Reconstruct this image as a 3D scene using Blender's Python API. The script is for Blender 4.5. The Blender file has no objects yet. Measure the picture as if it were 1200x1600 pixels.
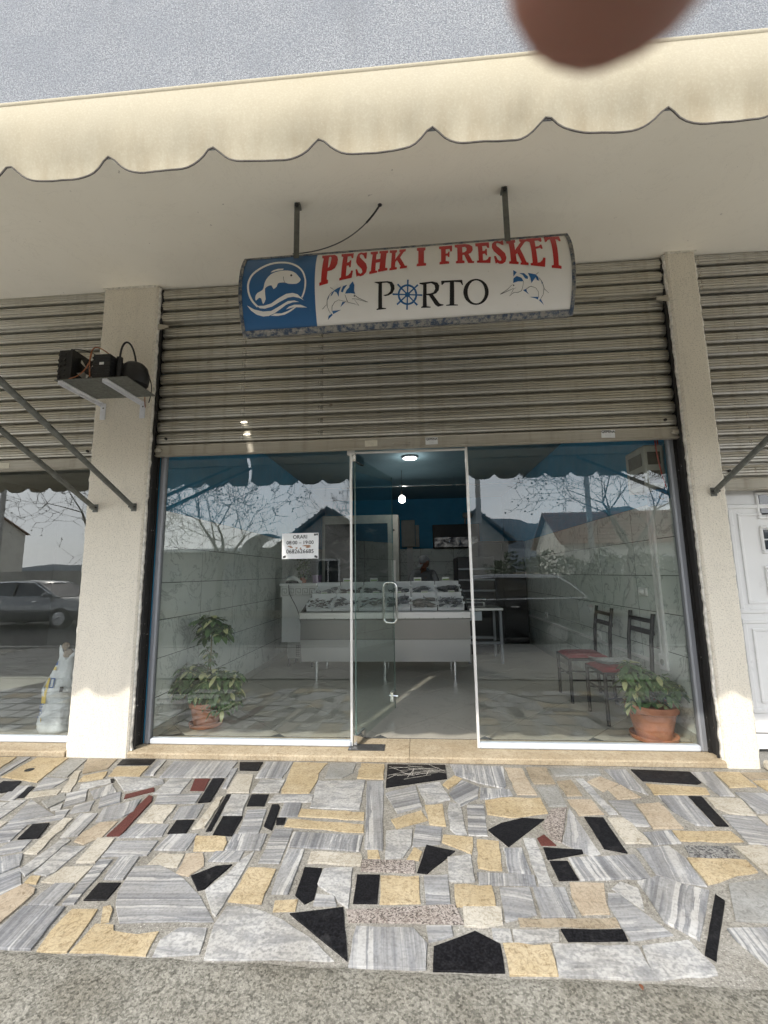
import bpy, bmesh, math, random
from mathutils import Vector, Matrix, noise
random.seed(7)
PI = math.pi
sc = bpy.context.scene
COL = sc.collection

# ------------------------------------------------------------------ camera
CAM = Vector((0.0, -3.346, 1.36))
PITCH, YAW, ROLL = math.radians(8.18), math.radians(-4.10), math.radians(-0.83)
fwd = Vector((math.sin(YAW) * math.cos(PITCH), math.cos(YAW) * math.cos(PITCH), math.sin(PITCH)))
rgt0 = Vector((math.cos(YAW), -math.sin(YAW), 0))
up0 = rgt0.cross(fwd)
rgt = rgt0 * math.cos(ROLL) + up0 * math.sin(ROLL)
upv = up0 * math.cos(ROLL) - rgt0 * math.sin(ROLL)
cd = bpy.data.cameras.new('camera')
cam = bpy.data.objects.new('camera', cd)
COL.objects.link(cam)
m3 = Matrix((rgt, upv, -fwd)).transposed()
cam.matrix_world = Matrix.Translation(CAM) @ m3.to_4x4()
cd.sensor_fit = 'VERTICAL'
cd.sensor_height = 36.0
cd.lens = 670.4 / 1600 * 36.0
cd.clip_start = 0.004
cd.clip_end = 9000
cd.dof.use_dof = True
cd.dof.focus_distance = 3.8
cd.dof.aperture_fstop = 10.5
sc.camera = cam

# ------------------------------------------------------------------ sky, sun, exposure
SUN_AZ, SUN_EL = math.radians(33), math.radians(39.6)
world = bpy.data.worlds.new('World')
sc.world = world
world.use_nodes = True
wn, wl = world.node_tree.nodes, world.node_tree.links
wn.clear()
wo = wn.new('ShaderNodeOutputWorld')
wb = wn.new('ShaderNodeBackground')
wb.inputs['Strength'].default_value = 0.15
sky = wn.new('ShaderNodeTexSky')
sky.sky_type = 'NISHITA'
sky.sun_disc = False
sky.sun_elevation = SUN_EL
sky.sun_rotation = PI + SUN_AZ
sky.air_density = 1.0
sky.dust_density = 1.2
sky.ozone_density = 1.0
wtc = wn.new('ShaderNodeTexCoord')
wmp = wn.new('ShaderNodeMapping')
wmp.inputs['Scale'].default_value = (1.2, 1.2, 3.2)
wnz = wn.new('ShaderNodeTexNoise')
wnz.inputs['Scale'].default_value = 1.7
wnz.inputs['Detail'].default_value = 7
wrp = wn.new('ShaderNodeValToRGB')
wrp.color_ramp.elements[0].position = 0.30
wrp.color_ramp.elements[1].position = 0.62
wmx = wn.new('ShaderNodeMix')
wmx.data_type = 'RGBA'
wmx.inputs[7].default_value = (12.6, 12.7, 12.8, 1)      # thin bright cloud
wml = wn.new('ShaderNodeMath')
wml.operation = 'MULTIPLY'
wml.inputs[1].default_value = 0.85
wl.new(wtc.outputs['Generated'], wmp.inputs[0])
wl.new(wmp.outputs[0], wnz.inputs['Vector'])
wl.new(wnz.outputs[0], wrp.inputs[0])
wl.new(wrp.outputs[0], wml.inputs[0])
wl.new(wml.outputs[0], wmx.inputs[0])
wl.new(sky.outputs[0], wmx.inputs[6])
wsx = wn.new('ShaderNodeSeparateXYZ')
wl.new(wtc.outputs['Generated'], wsx.inputs[0])
whz = wn.new('ShaderNodeMapRange')                         # pale haze low over the horizon, all the way round
whz.inputs['From Min'].default_value = 0.0
whz.inputs['From Max'].default_value = 0.32
whz.inputs['To Min'].default_value = 0.9
whz.inputs['To Max'].default_value = 0.0
wl.new(wsx.outputs[2], whz.inputs[0])
wm2 = wn.new('ShaderNodeMix')
wm2.data_type = 'RGBA'
wm2.inputs[7].default_value = (11.0, 11.3, 11.7, 1)
wl.new(whz.outputs[0], wm2.inputs[0])
wl.new(wmx.outputs[2], wm2.inputs[6])
wl.new(wm2.outputs[2], wb.inputs[0])
wl.new(wb.outputs[0], wo.inputs[0])

sd = bpy.data.lights.new('sun', 'SUN')
sd.energy = 2.0
sd.angle = math.radians(0.7)
sd.color = (1.0, 0.94, 0.85)
sun = bpy.data.objects.new('sun', sd)
COL.objects.link(sun)
sdir = Vector((math.sin(SUN_AZ) * math.cos(SUN_EL), math.cos(SUN_AZ) * math.cos(SUN_EL), -math.sin(SUN_EL)))
sun.rotation_euler = sdir.to_track_quat('-Z', 'Y').to_euler()
sun.location = (-6, -10, 12)

vs = sc.view_settings
vs.view_transform = 'Standard'
vs.look = 'None'
vs.gamma = 1.0
vs.use_curve_mapping = False
vs.exposure = 1.03
sc.cycles.max_bounces = 7
sc.cycles.diffuse_bounces = 5
sc.cycles.glossy_bounces = 3
sc.cycles.transparent_max_bounces = 12
sc.cycles.transmission_bounces = 2
sc.cycles.sample_clamp_indirect = 6.0
sc.cycles.use_denoising = True
sc.cycles.use_adaptive_sampling = True
sc.cycles.adaptive_threshold = 0.03
sc.cycles.caustics_reflective = False
sc.cycles.caustics_refractive = False

# ------------------------------------------------------------------ mesh helpers
class MB:
    def __init__(self):
        self.v, self.f = [], []
    def add(self, vs_, fs_):
        n = len(self.v)
        self.v += [tuple(p) for p in vs_]
        self.f += [tuple(i + n for i in f) for f in fs_]
        return self
    def box(self, x0, x1, y0, y1, z0, z1, b=0.0, M=None):
        x0, x1 = min(x0, x1), max(x0, x1); y0, y1 = min(y0, y1), max(y0, y1); z0, z1 = min(z0, z1), max(z0, z1)
        if b <= 0:
            V = [(x0, y0, z0), (x1, y0, z0), (x1, y1, z0), (x0, y1, z0), (x0, y0, z1), (x1, y0, z1), (x1, y1, z1), (x0, y1, z1)]
            F = [(0, 3, 2, 1), (4, 5, 6, 7), (0, 1, 5, 4), (1, 2, 6, 5), (2, 3, 7, 6), (3, 0, 4, 7)]
        else:
            b = min(b, (x1 - x0) * .49, (y1 - y0) * .49, (z1 - z0) * .49)
            V, F, ix = [], [], {}
            for sx in (0, 1):
                for sy in (0, 1):
                    for sz in (0, 1):
                        for ax in range(3):
                            p = [x1 if sx else x0, y1 if sy else y0, z1 if sz else z0]
                            s = [sx, sy, sz]
                            for k in range(3):
                                if k != ax:
                                    p[k] += -b if s[k] else b
                            ix[(sx, sy, sz, ax)] = len(V)
                            V.append(tuple(p))
            def q(*ks): F.append(tuple(ix[k] for k in ks))
            for s in (0, 1):
                a = [(s, 0, 0, 0), (s, 1, 0, 0), (s, 1, 1, 0), (s, 0, 1, 0)]; q(*(a if s else a[::-1]))
                a = [(0, s, 0, 1), (1, s, 0, 1), (1, s, 1, 1), (0, s, 1, 1)]; q(*(a[::-1] if s else a))
                a = [(0, 0, s, 2), (1, 0, s, 2), (1, 1, s, 2), (0, 1, s, 2)]; q(*(a if s else a[::-1]))
            for a_ in (0, 1):
                for c_ in (0, 1):
                    q((a_, c_, 0, 0), (a_, c_, 1, 0), (a_, c_, 1, 1), (a_, c_, 0, 1))
                    q((a_, 0, c_, 0), (a_, 1, c_, 0), (a_, 1, c_, 2), (a_, 0, c_, 2))
                    q((0, a_, c_, 1), (1, a_, c_, 1), (1, a_, c_, 2), (0, a_, c_, 2))
            for sx in (0, 1):
                for sy in (0, 1):
                    for sz in (0, 1):
                        q((sx, sy, sz, 0), (sx, sy, sz, 1), (sx, sy, sz, 2))
        if M is not None:
            V = [tuple(M @ Vector(p)) for p in V]
        return self.add(V, F)
    def tube(self, pts, r, n=8, cap=True):
        pts = [Vector(p) for p in pts]
        rs = r if isinstance(r, (list, tuple)) else [r] * len(pts)
        V, F = [], []
        ref = None
        for i, p in enumerate(pts):
            t = (pts[min(i + 1, len(pts) - 1)] - pts[max(i - 1, 0)])
            t = t.normalized() if t.length > 1e-9 else Vector((0, 0, 1))
            if ref is None:
                ref = t.orthogonal().normalized()
            ref = (ref - t * ref.dot(t))
            ref = ref.normalized() if ref.length > 1e-6 else t.orthogonal().normalized()
            b = t.cross(ref)
            for k in range(n):
                a = 2 * PI * k / n
                V.append(tuple(p + (ref * math.cos(a) + b * math.sin(a)) * rs[i]))
        for i in range(len(pts) - 1):
            for k in range(n):
                F.append((i * n + k, i * n + (k + 1) % n, (i + 1) * n + (k + 1) % n, (i + 1) * n + k))
        if cap:
            F.append(tuple(range(n))[::-1])
            F.append(tuple((len(pts) - 1) * n + k for k in range(n)))
        return self.add(V, F)
    def lathe(self, prof, cx=0, cy=0, cz=0, n=28, sx=1, sy=1):
        V, F = [], []
        for r_, z in prof:
            for k in range(n):
                a = 2 * PI * k / n
                V.append((cx + r_ * sx * math.cos(a), cy + r_ * sy * math.sin(a), cz + z))
        for i in range(len(prof) - 1):
            for k in range(n):
                F.append((i * n + k, i * n + (k + 1) % n, (i + 1) * n + (k + 1) % n, (i + 1) * n + k))
        F.append(tuple(range(n))[::-1]); F.append(tuple((len(prof) - 1) * n + k for k in range(n)))
        return self.add(V, F)
    def ball(self, c, rx, ry=None, rz=None, n=10, m=7):
        ry = rx if ry is None else ry; rz = rx if rz is None else rz
        V = [(c[0], c[1], c[2] - rz)]; F = []
        for i in range(1, m):
            t = PI * i / m
            for k in range(n):
                a = 2 * PI * k / n
                V.append((c[0] + rx * math.sin(t) * math.cos(a), c[1] + ry * math.sin(t) * math.sin(a), c[2] - rz * math.cos(t)))
        V.append((c[0], c[1], c[2] + rz))
        for k in range(n):
            F.append((0, 1 + (k + 1) % n, 1 + k))
            F.append((len(V) - 1, 1 + (m - 2) * n + k, 1 + (m - 2) * n + (k + 1) % n))
            for i in range(m - 2):
                F.append((1 + i * n + k, 1 + i * n + (k + 1) % n, 1 + (i + 1) * n + (k + 1) % n, 1 + (i + 1) * n + k))
        return self.add(V, F)
    def prism(self, poly, z0, z1, inset=0.0):
        n = len(poly)
        V = [(x, y, z0) for x, y in poly]
        if inset > 0:
            cx = sum(p[0] for p in poly) / n; cy = sum(p[1] for p in poly) / n
            V += [(x, y, z1 - inset) for x, y in poly]
            V += [(x + (cx - x) / max(math.hypot(cx - x, cy - y), 1e-6) * inset * 1.4, y + (cy - y) / max(math.hypot(cx - x, cy - y), 1e-6) * inset * 1.4, z1) for x, y in poly]
            L = 3
        else:
            V += [(x, y, z1) for x, y in poly]; L = 2
        F = [tuple(range((L - 1) * n, L * n))]
        for l in range(L - 1):
            for i in range(n):
                j = (i + 1) % n
                F.append((l * n + i, l * n + j, (l + 1) * n + j, (l + 1) * n + i))
        F.append(tuple(range(n))[::-1])
        return self.add(V, F)
    def extrude_x(self, prof, x0, x1):
        """closed profile of (y, z), swept along x"""
        n = len(prof)
        V = [(x0, y, z) for y, z in prof] + [(x1, y, z) for y, z in prof]
        F = [(i, (i + 1) % n, n + (i + 1) % n, n + i) for i in range(n)]
        F += [tuple(range(n))[::-1], tuple(range(n, 2 * n))]
        return self.add(V, F)
    def mesh(self, name, smooth=False):
        me = bpy.data.meshes.new(name)
        me.from_pydata(self.v, [], self.f)
        bm = bmesh.new(); bm.from_mesh(me)
        bmesh.ops.recalc_face_normals(bm, faces=bm.faces)
        bm.to_mesh(me); bm.free()
        if smooth:
            me.polygons.foreach_set('use_smooth', [True] * len(me.polygons))
            if smooth != 'all':
                try:
                    me.set_sharp_from_angle(angle=math.radians(smooth if smooth > 1 else 40))
                except Exception:
                    pass
        me.update()
        return me
    def build(self, name, mat, parent=None, local=False, smooth=False):
        o = bpy.data.objects.new(name, None if not self.v else self.mesh(name, smooth))
        COL.objects.link(o)
        if mat is not None:
            o.data.materials.append(mat)
        if parent is not None:
            o.parent = parent
            if not local:
                off = Vector((0, 0, 0)); p = parent
                while p is not None:
                    off += Vector(p.location); p = p.parent
                o.data.transform(Matrix.Translation(-off))
        return o

def thing(name, label, cat, loc=(0, 0, 0), rz=0.0, group=None):
    o = bpy.data.objects.new(name, None)
    COL.objects.link(o)
    o.empty_display_size = 0.05
    o.location = loc
    o.rotation_euler = (0, 0, rz)
    return tag(o, label, cat, group)
def tag(o, label=None, cat=None, group=None, kind=None):
    if label: o['label'] = label
    if cat: o['category'] = cat
    if group: o['group'] = group
    if kind: o['kind'] = kind
    return o
def struct(o, label=None):
    o['kind'] = 'structure'
    if label: o['label'] = label
    return o
def lerp(a, b, t): return a + (b - a) * t
def rotz(a): return Matrix.Rotation(a, 4, 'Z')
def copy_tree(o, parent=None):
    c = o.copy(); COL.objects.link(c); c.parent = parent
    for ch in list(o.children):
        copy_tree(ch, c)
    return c

# ------------------------------------------------------------------ material helpers
class NT:
    def __init__(self, name):
        self.m = bpy.data.materials.new(name)
        self.m.use_nodes = True
        self.n = self.m.node_tree.nodes
        self.l = self.m.node_tree.links
        self.b = self.n['Principled BSDF']
        self.out = self.n['Material Output']
    def new(self, t, **kw):
        n = self.n.new(t)
        for k, v in kw.items():
            setattr(n, k, v)
        return n
    def link(self, a, b): self.l.new(a, b)
    def coord(self, scale=(1, 1, 1), kind='Object', rand=False, rot=(0, 0, 0)):
        tc = self.new('ShaderNodeTexCoord')
        mp = self.new('ShaderNodeMapping')
        mp.inputs['Scale'].default_value = scale
        mp.inputs['Rotation'].default_value = rot
        self.link(tc.outputs[kind], mp.inputs[0])
        if rand:
            oi = self.new('ShaderNodeObjectInfo')
            mu = self.new('ShaderNodeVectorMath', operation='SCALE')
            mu.inputs[0].default_value = (37.0, 91.0, 53.0)
            self.link(oi.outputs['Random'], mu.inputs['Scale'])
            self.link(mu.outputs[0], mp.inputs['Location'])
        return mp.outputs[0]
    def noise(self, vec, scale, detail=4, rough=.55, dist=0.0):
        n = self.new('ShaderNodeTexNoise')
        n.inputs['Scale'].default_value = scale
        n.inputs['Detail'].default_value = detail
        n.inputs['Roughness'].default_value = rough
        n.inputs['Distortion'].default_value = dist
        self.link(vec, n.inputs['Vector'])
        return n.outputs[0]
    def ramp(self, fac, stops):
        r = self.new('ShaderNodeValToRGB')
        e = r.color_ramp.elements
        while len(e) < len(stops): e.new(.5)
        for i, (p, c) in enumerate(stops):
            e[i].position = p
            c = (c, c, c) if isinstance(c, (int, float)) else c
            e[i].color = (c[0], c[1], c[2], 1)
        self.link(fac, r.inputs[0])
        return r.outputs[0]
    def mix(self, fac, a, b, blend='MIX'):
        m = self.new('ShaderNodeMix', data_type='RGBA', blend_type=blend)
        for s, v in ((0, fac), (6, a), (7, b)):
            if hasattr(v, 'is_linked'): self.link(v, m.inputs[s])
            elif s == 0: m.inputs[0].default_value = v
            else: m.inputs[s].default_value = (v[0], v[1], v[2], 1)
        return m.outputs[2]
    def math(self, op, a, b=0.0):
        m = self.new('ShaderNodeMath', operation=op)
        for i, v in enumerate((a, b)):
            if hasattr(v, 'is_linked'): self.link(v, m.inputs[i])
            else: m.inputs[i].default_value = v
        return m.outputs[0]
    def bump(self, h, strength=.3, dist=.005):
        b = self.new('ShaderNodeBump')
        b.inputs['Strength'].default_value = strength
        b.inputs['Distance'].default_value = dist
        self.link(h, b.inputs['Height'])
        self.link(b.outputs[0], self.b.inputs['Normal'])
    def set(self, **kw):
        for k, v in kw.items():
            i = self.b.inputs[{'col': 'Base Color', 'rough': 'Roughness', 'metal': 'Metallic', 'spec': 'Specular IOR Level', 'coat': 'Coat Weight', 'alpha': 'Alpha',
                               'emit': 'Emission Color', 'emits': 'Emission Strength', 'sss': 'Subsurface Weight', 'trans': 'Transmission Weight'}[k]]
            if hasattr(v, 'is_linked'): self.link(v, i)
            elif isinstance(v, (tuple, list)): i.default_value = (v[0], v[1], v[2], 1)
            else: i.default_value = v
        return self

def plain(name, col, rough=.5, metal=0.0, var=.12, scale=6.0, bump=0.0, bscale=120.0, spec=.5, rand=False, detail=5, roughvar=.12):
    t = NT(name)
    v = t.coord(rand=rand)
    n = t.noise(v, scale, detail)
    lo = tuple(max(0, c * (1 - var)) for c in col); hi = tuple(min(1, c * (1 + var)) for c in col)
    t.set(col=t.ramp(n, [(.3, lo), (.7, hi)]), metal=metal, spec=spec)
    n2 = t.noise(v, scale * 3.1, 3)
    t.set(rough=t.ramp(n2, [(.3, max(0.02, rough - roughvar)), (.7, min(1, rough + roughvar))]))
    if bump > 0:
        t.bump(t.noise(v, bscale, 3), bump, .004)
    return t.m

M = {}
# ---- plaster and paint
def stucco(name, c, fine, bump, dirt=.25, speck=None):
    t = NT(name)
    v = t.coord()
    big = t.noise(v, 1.3, 5)
    f = t.noise(v, fine, 3, .7)
    col = t.mix(t.ramp(big, [(.35, 0), (.75, dirt)]), c, tuple(x * .72 for x in c))
    col = t.mix(t.ramp(f, [(.36, 1), (.47, 0)]), col, speck or tuple(x * .68 for x in c))
    st = t.noise(t.coord((9, 9, .6)), 1.0, 5)
    col = t.mix(t.ramp(st, [(.52, 0), (.8, .28)]), col, tuple(x * .62 for x in c))
    cr = t.noise(t.coord((1, 1, .55)), 3.1, 9, .72, 1.0)
    col = t.mix(t.ramp(cr, [(.4965, 0), (.5, .55), (.5035, 0)]), col, tuple(x * .45 for x in c))
    sp = t.noise(v, 4.2, 7, .7)
    col = t.mix(t.ramp(sp, [(.60, 0), (.72, .4)]), col, tuple(x * .6 for x in c))
    t.set(col=col, rough=.92, spec=.2)
    t.bump(f, bump, .006)
    return t.m
M['pillar'] = stucco('pillar_render', (.78, .725, .615), 95, .55)
def parapet_mat():
    t = NT('parapet_render')
    v = t.coord()
    f = t.noise(v, 105, 3, .75); g = t.noise(v, 48, 3, .6); big = t.noise(v, 1.4, 6, .6); st = t.noise(t.coord((3.5, 3.5, .7)), 1.0, 5)
    col = t.ramp(f, [(.36, (.125, .137, .155)), (.5, (.245, .258, .275)), (.62, (.40, .41, .42))])
    col = t.mix(t.ramp(g, [(.35, .6), (.5, 0)]), col, (.15, .163, .185))
    col = t.mix(t.ramp(big, [(.35, .45), (.6, 0)]), col, (.17, .185, .21))
    col = t.mix(t.ramp(st, [(.55, 0), (.75, .3)]), col, (.15, .155, .165))
    t.set(col=col, rough=.95, spec=.15)
    t.bump(t.math('ADD', f, g), .9, .008)
    return t.m
M['parapet'] = parapet_mat()
def soffit_mat():
    t = NT('soffit_paint')
    v = t.coord()
    a = t.noise(v, 1.1, 6); b = t.noise(v, 60, 3)
    col = t.mix(t.ramp(a, [(.35, 0), (.72, .5)]), (.90, .85, .735), (.80, .745, .63))
    cr = t.noise(t.coord((1, 1, 1)), 1.7, 8, .7, 1.2)
    col = t.mix(t.ramp(cr, [(.497, 0), (.5, .22), (.503, 0)]), col, (.42, .38, .31))
    sp = t.noise(v, 26, 2)
    col = t.mix(t.ramp(sp, [(.76, 0), (.8, .7)]), col, (.35, .31, .26))
    t.set(col=col, rough=.95, spec=.15)
    t.bump(b, .25, .004)
    return t.m
M['soffit'] = soffit_mat()
M['white_plaster'] = plain('ragged_plaster', (.70, .67, .60), .95, var=.3, scale=30, bump=.7, bscale=90)
M['blue_wall'] = plain('blue_wall_paint', (.055, .31, .53), .7, var=.08, scale=3, bump=.1)
M['ceiling'] = plain('ceiling_paint', (.17, .28, .34), .9, var=.05, scale=2)
M['room_grey'] = plain('room_grey_paint', (.34, .34, .32), .9, var=.15, scale=2)
M['white_pvc'] = plain('white_door_paint', (.80, .80, .785), .35, var=.03, scale=3, bump=.04, bscale=40)

# ---- galvanised shutter steel
def shutter_mat(name, c, metal, rough):
    t = NT(name)
    v = t.coord((1, 1, 1), rand=True)
    brush = t.noise(t.coord((3.0, 40, 240), rand=True), 1.0, 4, .6)          # fine lines along the slat
    drip = t.noise(t.coord((7, 7, .8)), 1.6, 6, .6)                            # run marks down the curtain
    big = t.noise(v, 1.5, 5)
    col = t.mix(t.ramp(brush, [(.35, .55), (.6, 0)]), c, (c[0] * .62, c[1] * .60, c[2] * .55))
    col = t.mix(t.ramp(big, [(.42, 0), (.75, .55)]), col, (c[0] * .78, c[1] * .72, c[2] * .60))
    col = t.mix(t.ramp(drip, [(.52, 0), (.74, .55)]), col, (c[0] * .58, c[1] * .53, c[2] * .44))
    chips = t.noise(t.coord((6, 6, 20), rand=True), 2.3, 4, .6)
    col = t.mix(t.ramp(chips, [(.74, 0), (.755, .8)]), col, (.62, .60, .55))
    rust = t.noise(v, 7, 4)
    col = t.mix(t.ramp(rust, [(.72, 0), (.80, .7)]), col, (.17, .095, .05))
    t.set(col=col, metal=metal, rough=t.ramp(drip, [(.3, rough - .10), (.7, rough + .18)]), spec=.4)
    return t.m
M['shutter'] = shutter_mat('shutter_steel', (.64, .625, .57), .7, .36)
M['shutter_bright'] = shutter_mat('shutter_zinc', (.66, .65, .62), .85, .34)
M['shutter_bar'] = shutter_mat('shutter_rail_steel', (.48, .455, .395), .3, .6)
M['black_iron'] = plain('black_painted_iron', (.022, .021, .02), .6, .2, var=.6, scale=40, bump=.5, bscale=70)
def rail_mat():
    t = NT('rail_paint_splashed')
    v = t.coord()
    n = t.noise(v, 34, 4, .6)
    col = t.mix(t.ramp(n, [(.66, 0), (.72, 1)]), (.018, .017, .016), (.36, .34, .31))
    t.set(col=col, rough=.6, metal=.1); t.bump(n, .4, .004)
    return t.m
M['rail'] = rail_mat()
M['steel_tube'] = plain('grey_painted_tube', (.13, .135, .12), .5, .3, var=.25, scale=30, bump=.15)
M['alu'] = plain('grey_aluminium', (.27, .28, .30), .5, .3, var=.05, scale=3, roughvar=.05)
M['alu_light'] = plain('pale_aluminium', (.62, .67, .74), .42, .2, var=.05, scale=5)
M['alu_white'] = plain('white_aluminium', (.74, .73, .70), .4, .2, var=.05, scale=9)
M['chrome'] = plain('polished_steel', (.78, .78, .77), .12, 1.0, var=.03, roughvar=.05)
M['stainless'] = plain('brushed_stainless', (.66, .66, .645), .34, .85, var=.03, scale=2, roughvar=.015)
M['stainless_dark'] = plain('dim_reflection_stainless', (.27, .265, .25), .34, .8, var=.04, scale=1.5, roughvar=.015)  # the upper counter panel's dim reflection is put into this darker steel colour
M['black_plastic'] = plain('black_plastic', (.015, .015, .016), .45, var=.3, scale=20)
M['dark_grey'] = plain('dark_grey_plastic', (.06, .06, .06), .5, var=.2, scale=12)
M['grey_box'] = plain('grey_cabinet_paint', (.36, .36, .33), .5, var=.1, scale=12)
M['white_plastic'] = plain('white_plastic', (.72, .72, .70), .4, var=.05, scale=12)
M['copper'] = plain('copper_pipe', (.40, .17, .09), .4, .8, var=.25, scale=50)
M['red_cable'] = plain('red_cable', (.42, .02, .02), .5)
M['white_cable'] = plain('white_cable', (.7, .69, .66), .5)

# ---- awning cloth
def cloth_mat():
    t = NT('cream_awning_cloth')
    v = t.coord()
    weave = t.noise(t.coord((150, 150, 150)), 1.0, 2)
    st = t.noise(t.coord((15, 15, 1.2)), 1.0, 6, .6)
    bl = t.noise(v, 3.0, 5)
    tc = t.new('ShaderNodeTexCoord'); sx = t.new('ShaderNodeSeparateXYZ'); t.link(tc.outputs['Object'], sx.inputs[0])
    low = t.math('MULTIPLY', t.math('SUBTRACT', 2.80, sx.outputs[2]), 5.0)     # grime gathers along the lower hem
    low.node.use_clamp = True
    c = (.395, .357, .268)
    col = t.mix(t.ramp(bl, [(.4, 0), (.75, .35)]), c, (.38, .33, .225))
    grime = t.math('MULTIPLY', t.ramp(st, [(.42, 0), (.70, .95)]), low)
    col = t.mix(grime, col, (.27, .22, .14))
    col = t.mix(t.ramp(weave, [(.36, .16), (.55, 0)]), col, (.30, .26, .185))
    col = t.mix(t.ramp(weave, [(.55, 0), (.70, .18)]), col, (.54, .49, .38))
    wr = t.noise(t.coord((6.5, 6.5, 1.3)), 1.5, 5, .55, .4)
    t.set(col=col, rough=.85, spec=.2)
    t.bump(t.math('ADD', t.math('MULTIPLY', weave, .10), wr), .42, .012)
    tr = t.new('ShaderNodeBsdfTranslucent'); t.link(col, tr.inputs[0])
    mx = t.new('ShaderNodeMixShader'); mx.inputs[0].default_value = .07
    t.link(t.b.outputs[0], mx.inputs[1]); t.link(tr.outputs[0], mx.inputs[2]); t.link(mx.outputs[0], t.out.inputs[0])
    return t.m
M['cloth'] = cloth_mat()
M['piping'] = plain('brown_hem_piping', (.085, .075, .065), .8, var=.3, scale=40)

# ---- glass: a tinted pane whose outer faces reflect by Fresnel (both surfaces of the sheet)
def glass_mat(name, tint, gain, ior=1.52):
    t = NT(name)
    t.n.remove(t.b)
    fr = t.new('ShaderNodeFresnel'); fr.inputs['IOR'].default_value = ior
    ge = t.new('ShaderNodeNewGeometry')
    f = t.math('MULTIPLY', fr.outputs[0], gain)
    f = t.math('MULTIPLY', f, t.math('SUBTRACT', 1.0, ge.outputs['Backfacing']))
    f = t.math('MINIMUM', f, 1.0)
    tr = t.new('ShaderNodeBsdfTransparent'); tr.inputs[0].default_value = (*tint, 1)
    gl = t.new('ShaderNodeBsdfGlossy'); gl.inputs['Roughness'].default_value = 0.0
    gl.inputs[0].default_value = (.97, 1, 1, 1)
    mx = t.new('ShaderNodeMixShader')
    t.link(f, mx.inputs[0]); t.link(tr.outputs[0], mx.inputs[1]); t.link(gl.outputs[0], mx.inputs[2]); t.link(mx.outputs[0], t.out.inputs[0])
    return t.m
M['glass'] = glass_mat('shop_window_glass', (.96, .975, .965), 2.35)
M['door_glass'] = glass_mat('door_glass', (.90, .94, .92), 1.8)
M['car_glass'] = plain('car_window_glass', (.02, .022, .024), .05, 0.0, spec=.9, roughvar=.02)

# ---- paving stones
def stone_striped():
    t = NT('striped_grey_marble')
    v = t.coord((1.3, 1, 1), rand=True)
    warp = t.noise(v, 4, 3)
    def bands(fx, fy, k, warpk):
        st = t.coord((fx, fy, 1), rand=True)
        add = t.new('ShaderNodeVectorMath', operation='ADD'); t.link(st, add.inputs[0])
        s_ = t.new('ShaderNodeVectorMath', operation='SCALE'); s_.inputs['Scale'].default_value = warpk
        t.link(warp, s_.inputs[0]); t.link(s_.outputs[0], add.inputs[1])
        return t.noise(add.outputs[0], k, 4, .6)
    a = bands(.35, 17, 1.0, .5)
    b = bands(.5, 46, 1.0, .6)
    c_ = bands(.5, 30, 1.0, .6)
    col = t.ramp(a, [(.30, (.13, .135, .15)), (.40, (.25, .26, .28)), (.46, (.36, .365, .375)), (.52, (.40, .405, .41)), (.58, (.22, .23, .25)), (.64, (.50, .50, .495))])
    col = t.mix(t.ramp(b, [(.36, .75), (.50, 0)]), col, (.155, .16, .175))
    col = t.mix(t.ramp(c_, [(.56, 0), (.60, .95)]), col, (.60, .60, .59))
    oi = t.new('ShaderNodeObjectInfo')
    col = t.mix(t.ramp(oi.outputs['Random'], [(0, 0), (1, .35)]), col, (.39, .395, .405))
    dirt = t.noise(v, 55, 4)
    col = t.mix(t.ramp(dirt, [(.58, 0), (.75, .3)]), col, (.27, .26, .24))
    t.set(col=col, rough=t.ramp(dirt, [(.3, .42), (.7, .62)]), spec=.35)
    t.bump(dirt, .12, .003)
    return t.m
def stone_mottled():
    t = NT('white_veined_marble')
    v = t.coord((1, 1, 1), rand=True, rot=(0, 0, .6))
    w = t.noise(t.coord((5, 16, 1), rand=True, rot=(0, 0, .7)), 1.2, 6, .65, .8)
    w2 = t.noise(v, 60, 4)
    col = t.ramp(w, [(.30, (.21, .215, .225)), (.41, (.36, .365, .37)), (.52, (.54, .54, .53)), (.62, (.57, .57, .56)), (.72, (.39, .395, .40))])
    col = t.mix(t.ramp(w2, [(.38, .75), (.54, 0)]), col, (.30, .305, .31))
    t.set(col=col, rough=t.ramp(w2, [(.3, .45), (.7, .65)]), spec=.35)
    t.bump(w2, .1, .003)
    return t.m
def stone_trav(name, c, dark, light):
    t = NT(name)
    v = t.coord(rand=True)
    pits = t.noise(v, 26, 6, .68, .9)
    crack = t.noise(v, 17, 5, .6, 1.6)
    big = t.noise(v, 5, 4)
    col = t.mix(t.ramp(big, [(.35, 0), (.7, 1)]), c, light)
    col = t.mix(t.ramp(crack, [(.475, 0), (.5, .8), (.525, 0)]), col, dark)
    col = t.mix(t.ramp(pits, [(.30, 1), (.44, 0)]), col, dark)
    oi = t.new('ShaderNodeObjectInfo')
    col = t.mix(t.ramp(oi.outputs['Random'], [(0, 0), (1, .3)]), col, tuple(x * .8 for x in c))
    t.set(col=col, rough=.75, spec=.25)
    t.bump(t.ramp(pits, [(.3, 0), (.5, 1)]), .35, .004)
    return t.m
def stone_black():
    t = NT('black_granite')
    v = t.coord(rand=True)
    n = t.noise(v, 120, 3); b = t.noise(v, 14, 6, .7)
    col = t.ramp(n, [(.4, (.006, .006, .007)), (.72, (.022, .022, .025))])
    col = t.mix(t.ramp(b, [(.55, 0), (.72, .5)]), col, (.055, .055, .057))
    t.set(col=col, rough=t.ramp(b, [(.35, .34), (.7, .65)]), spec=.10)
    return t.m
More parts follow.
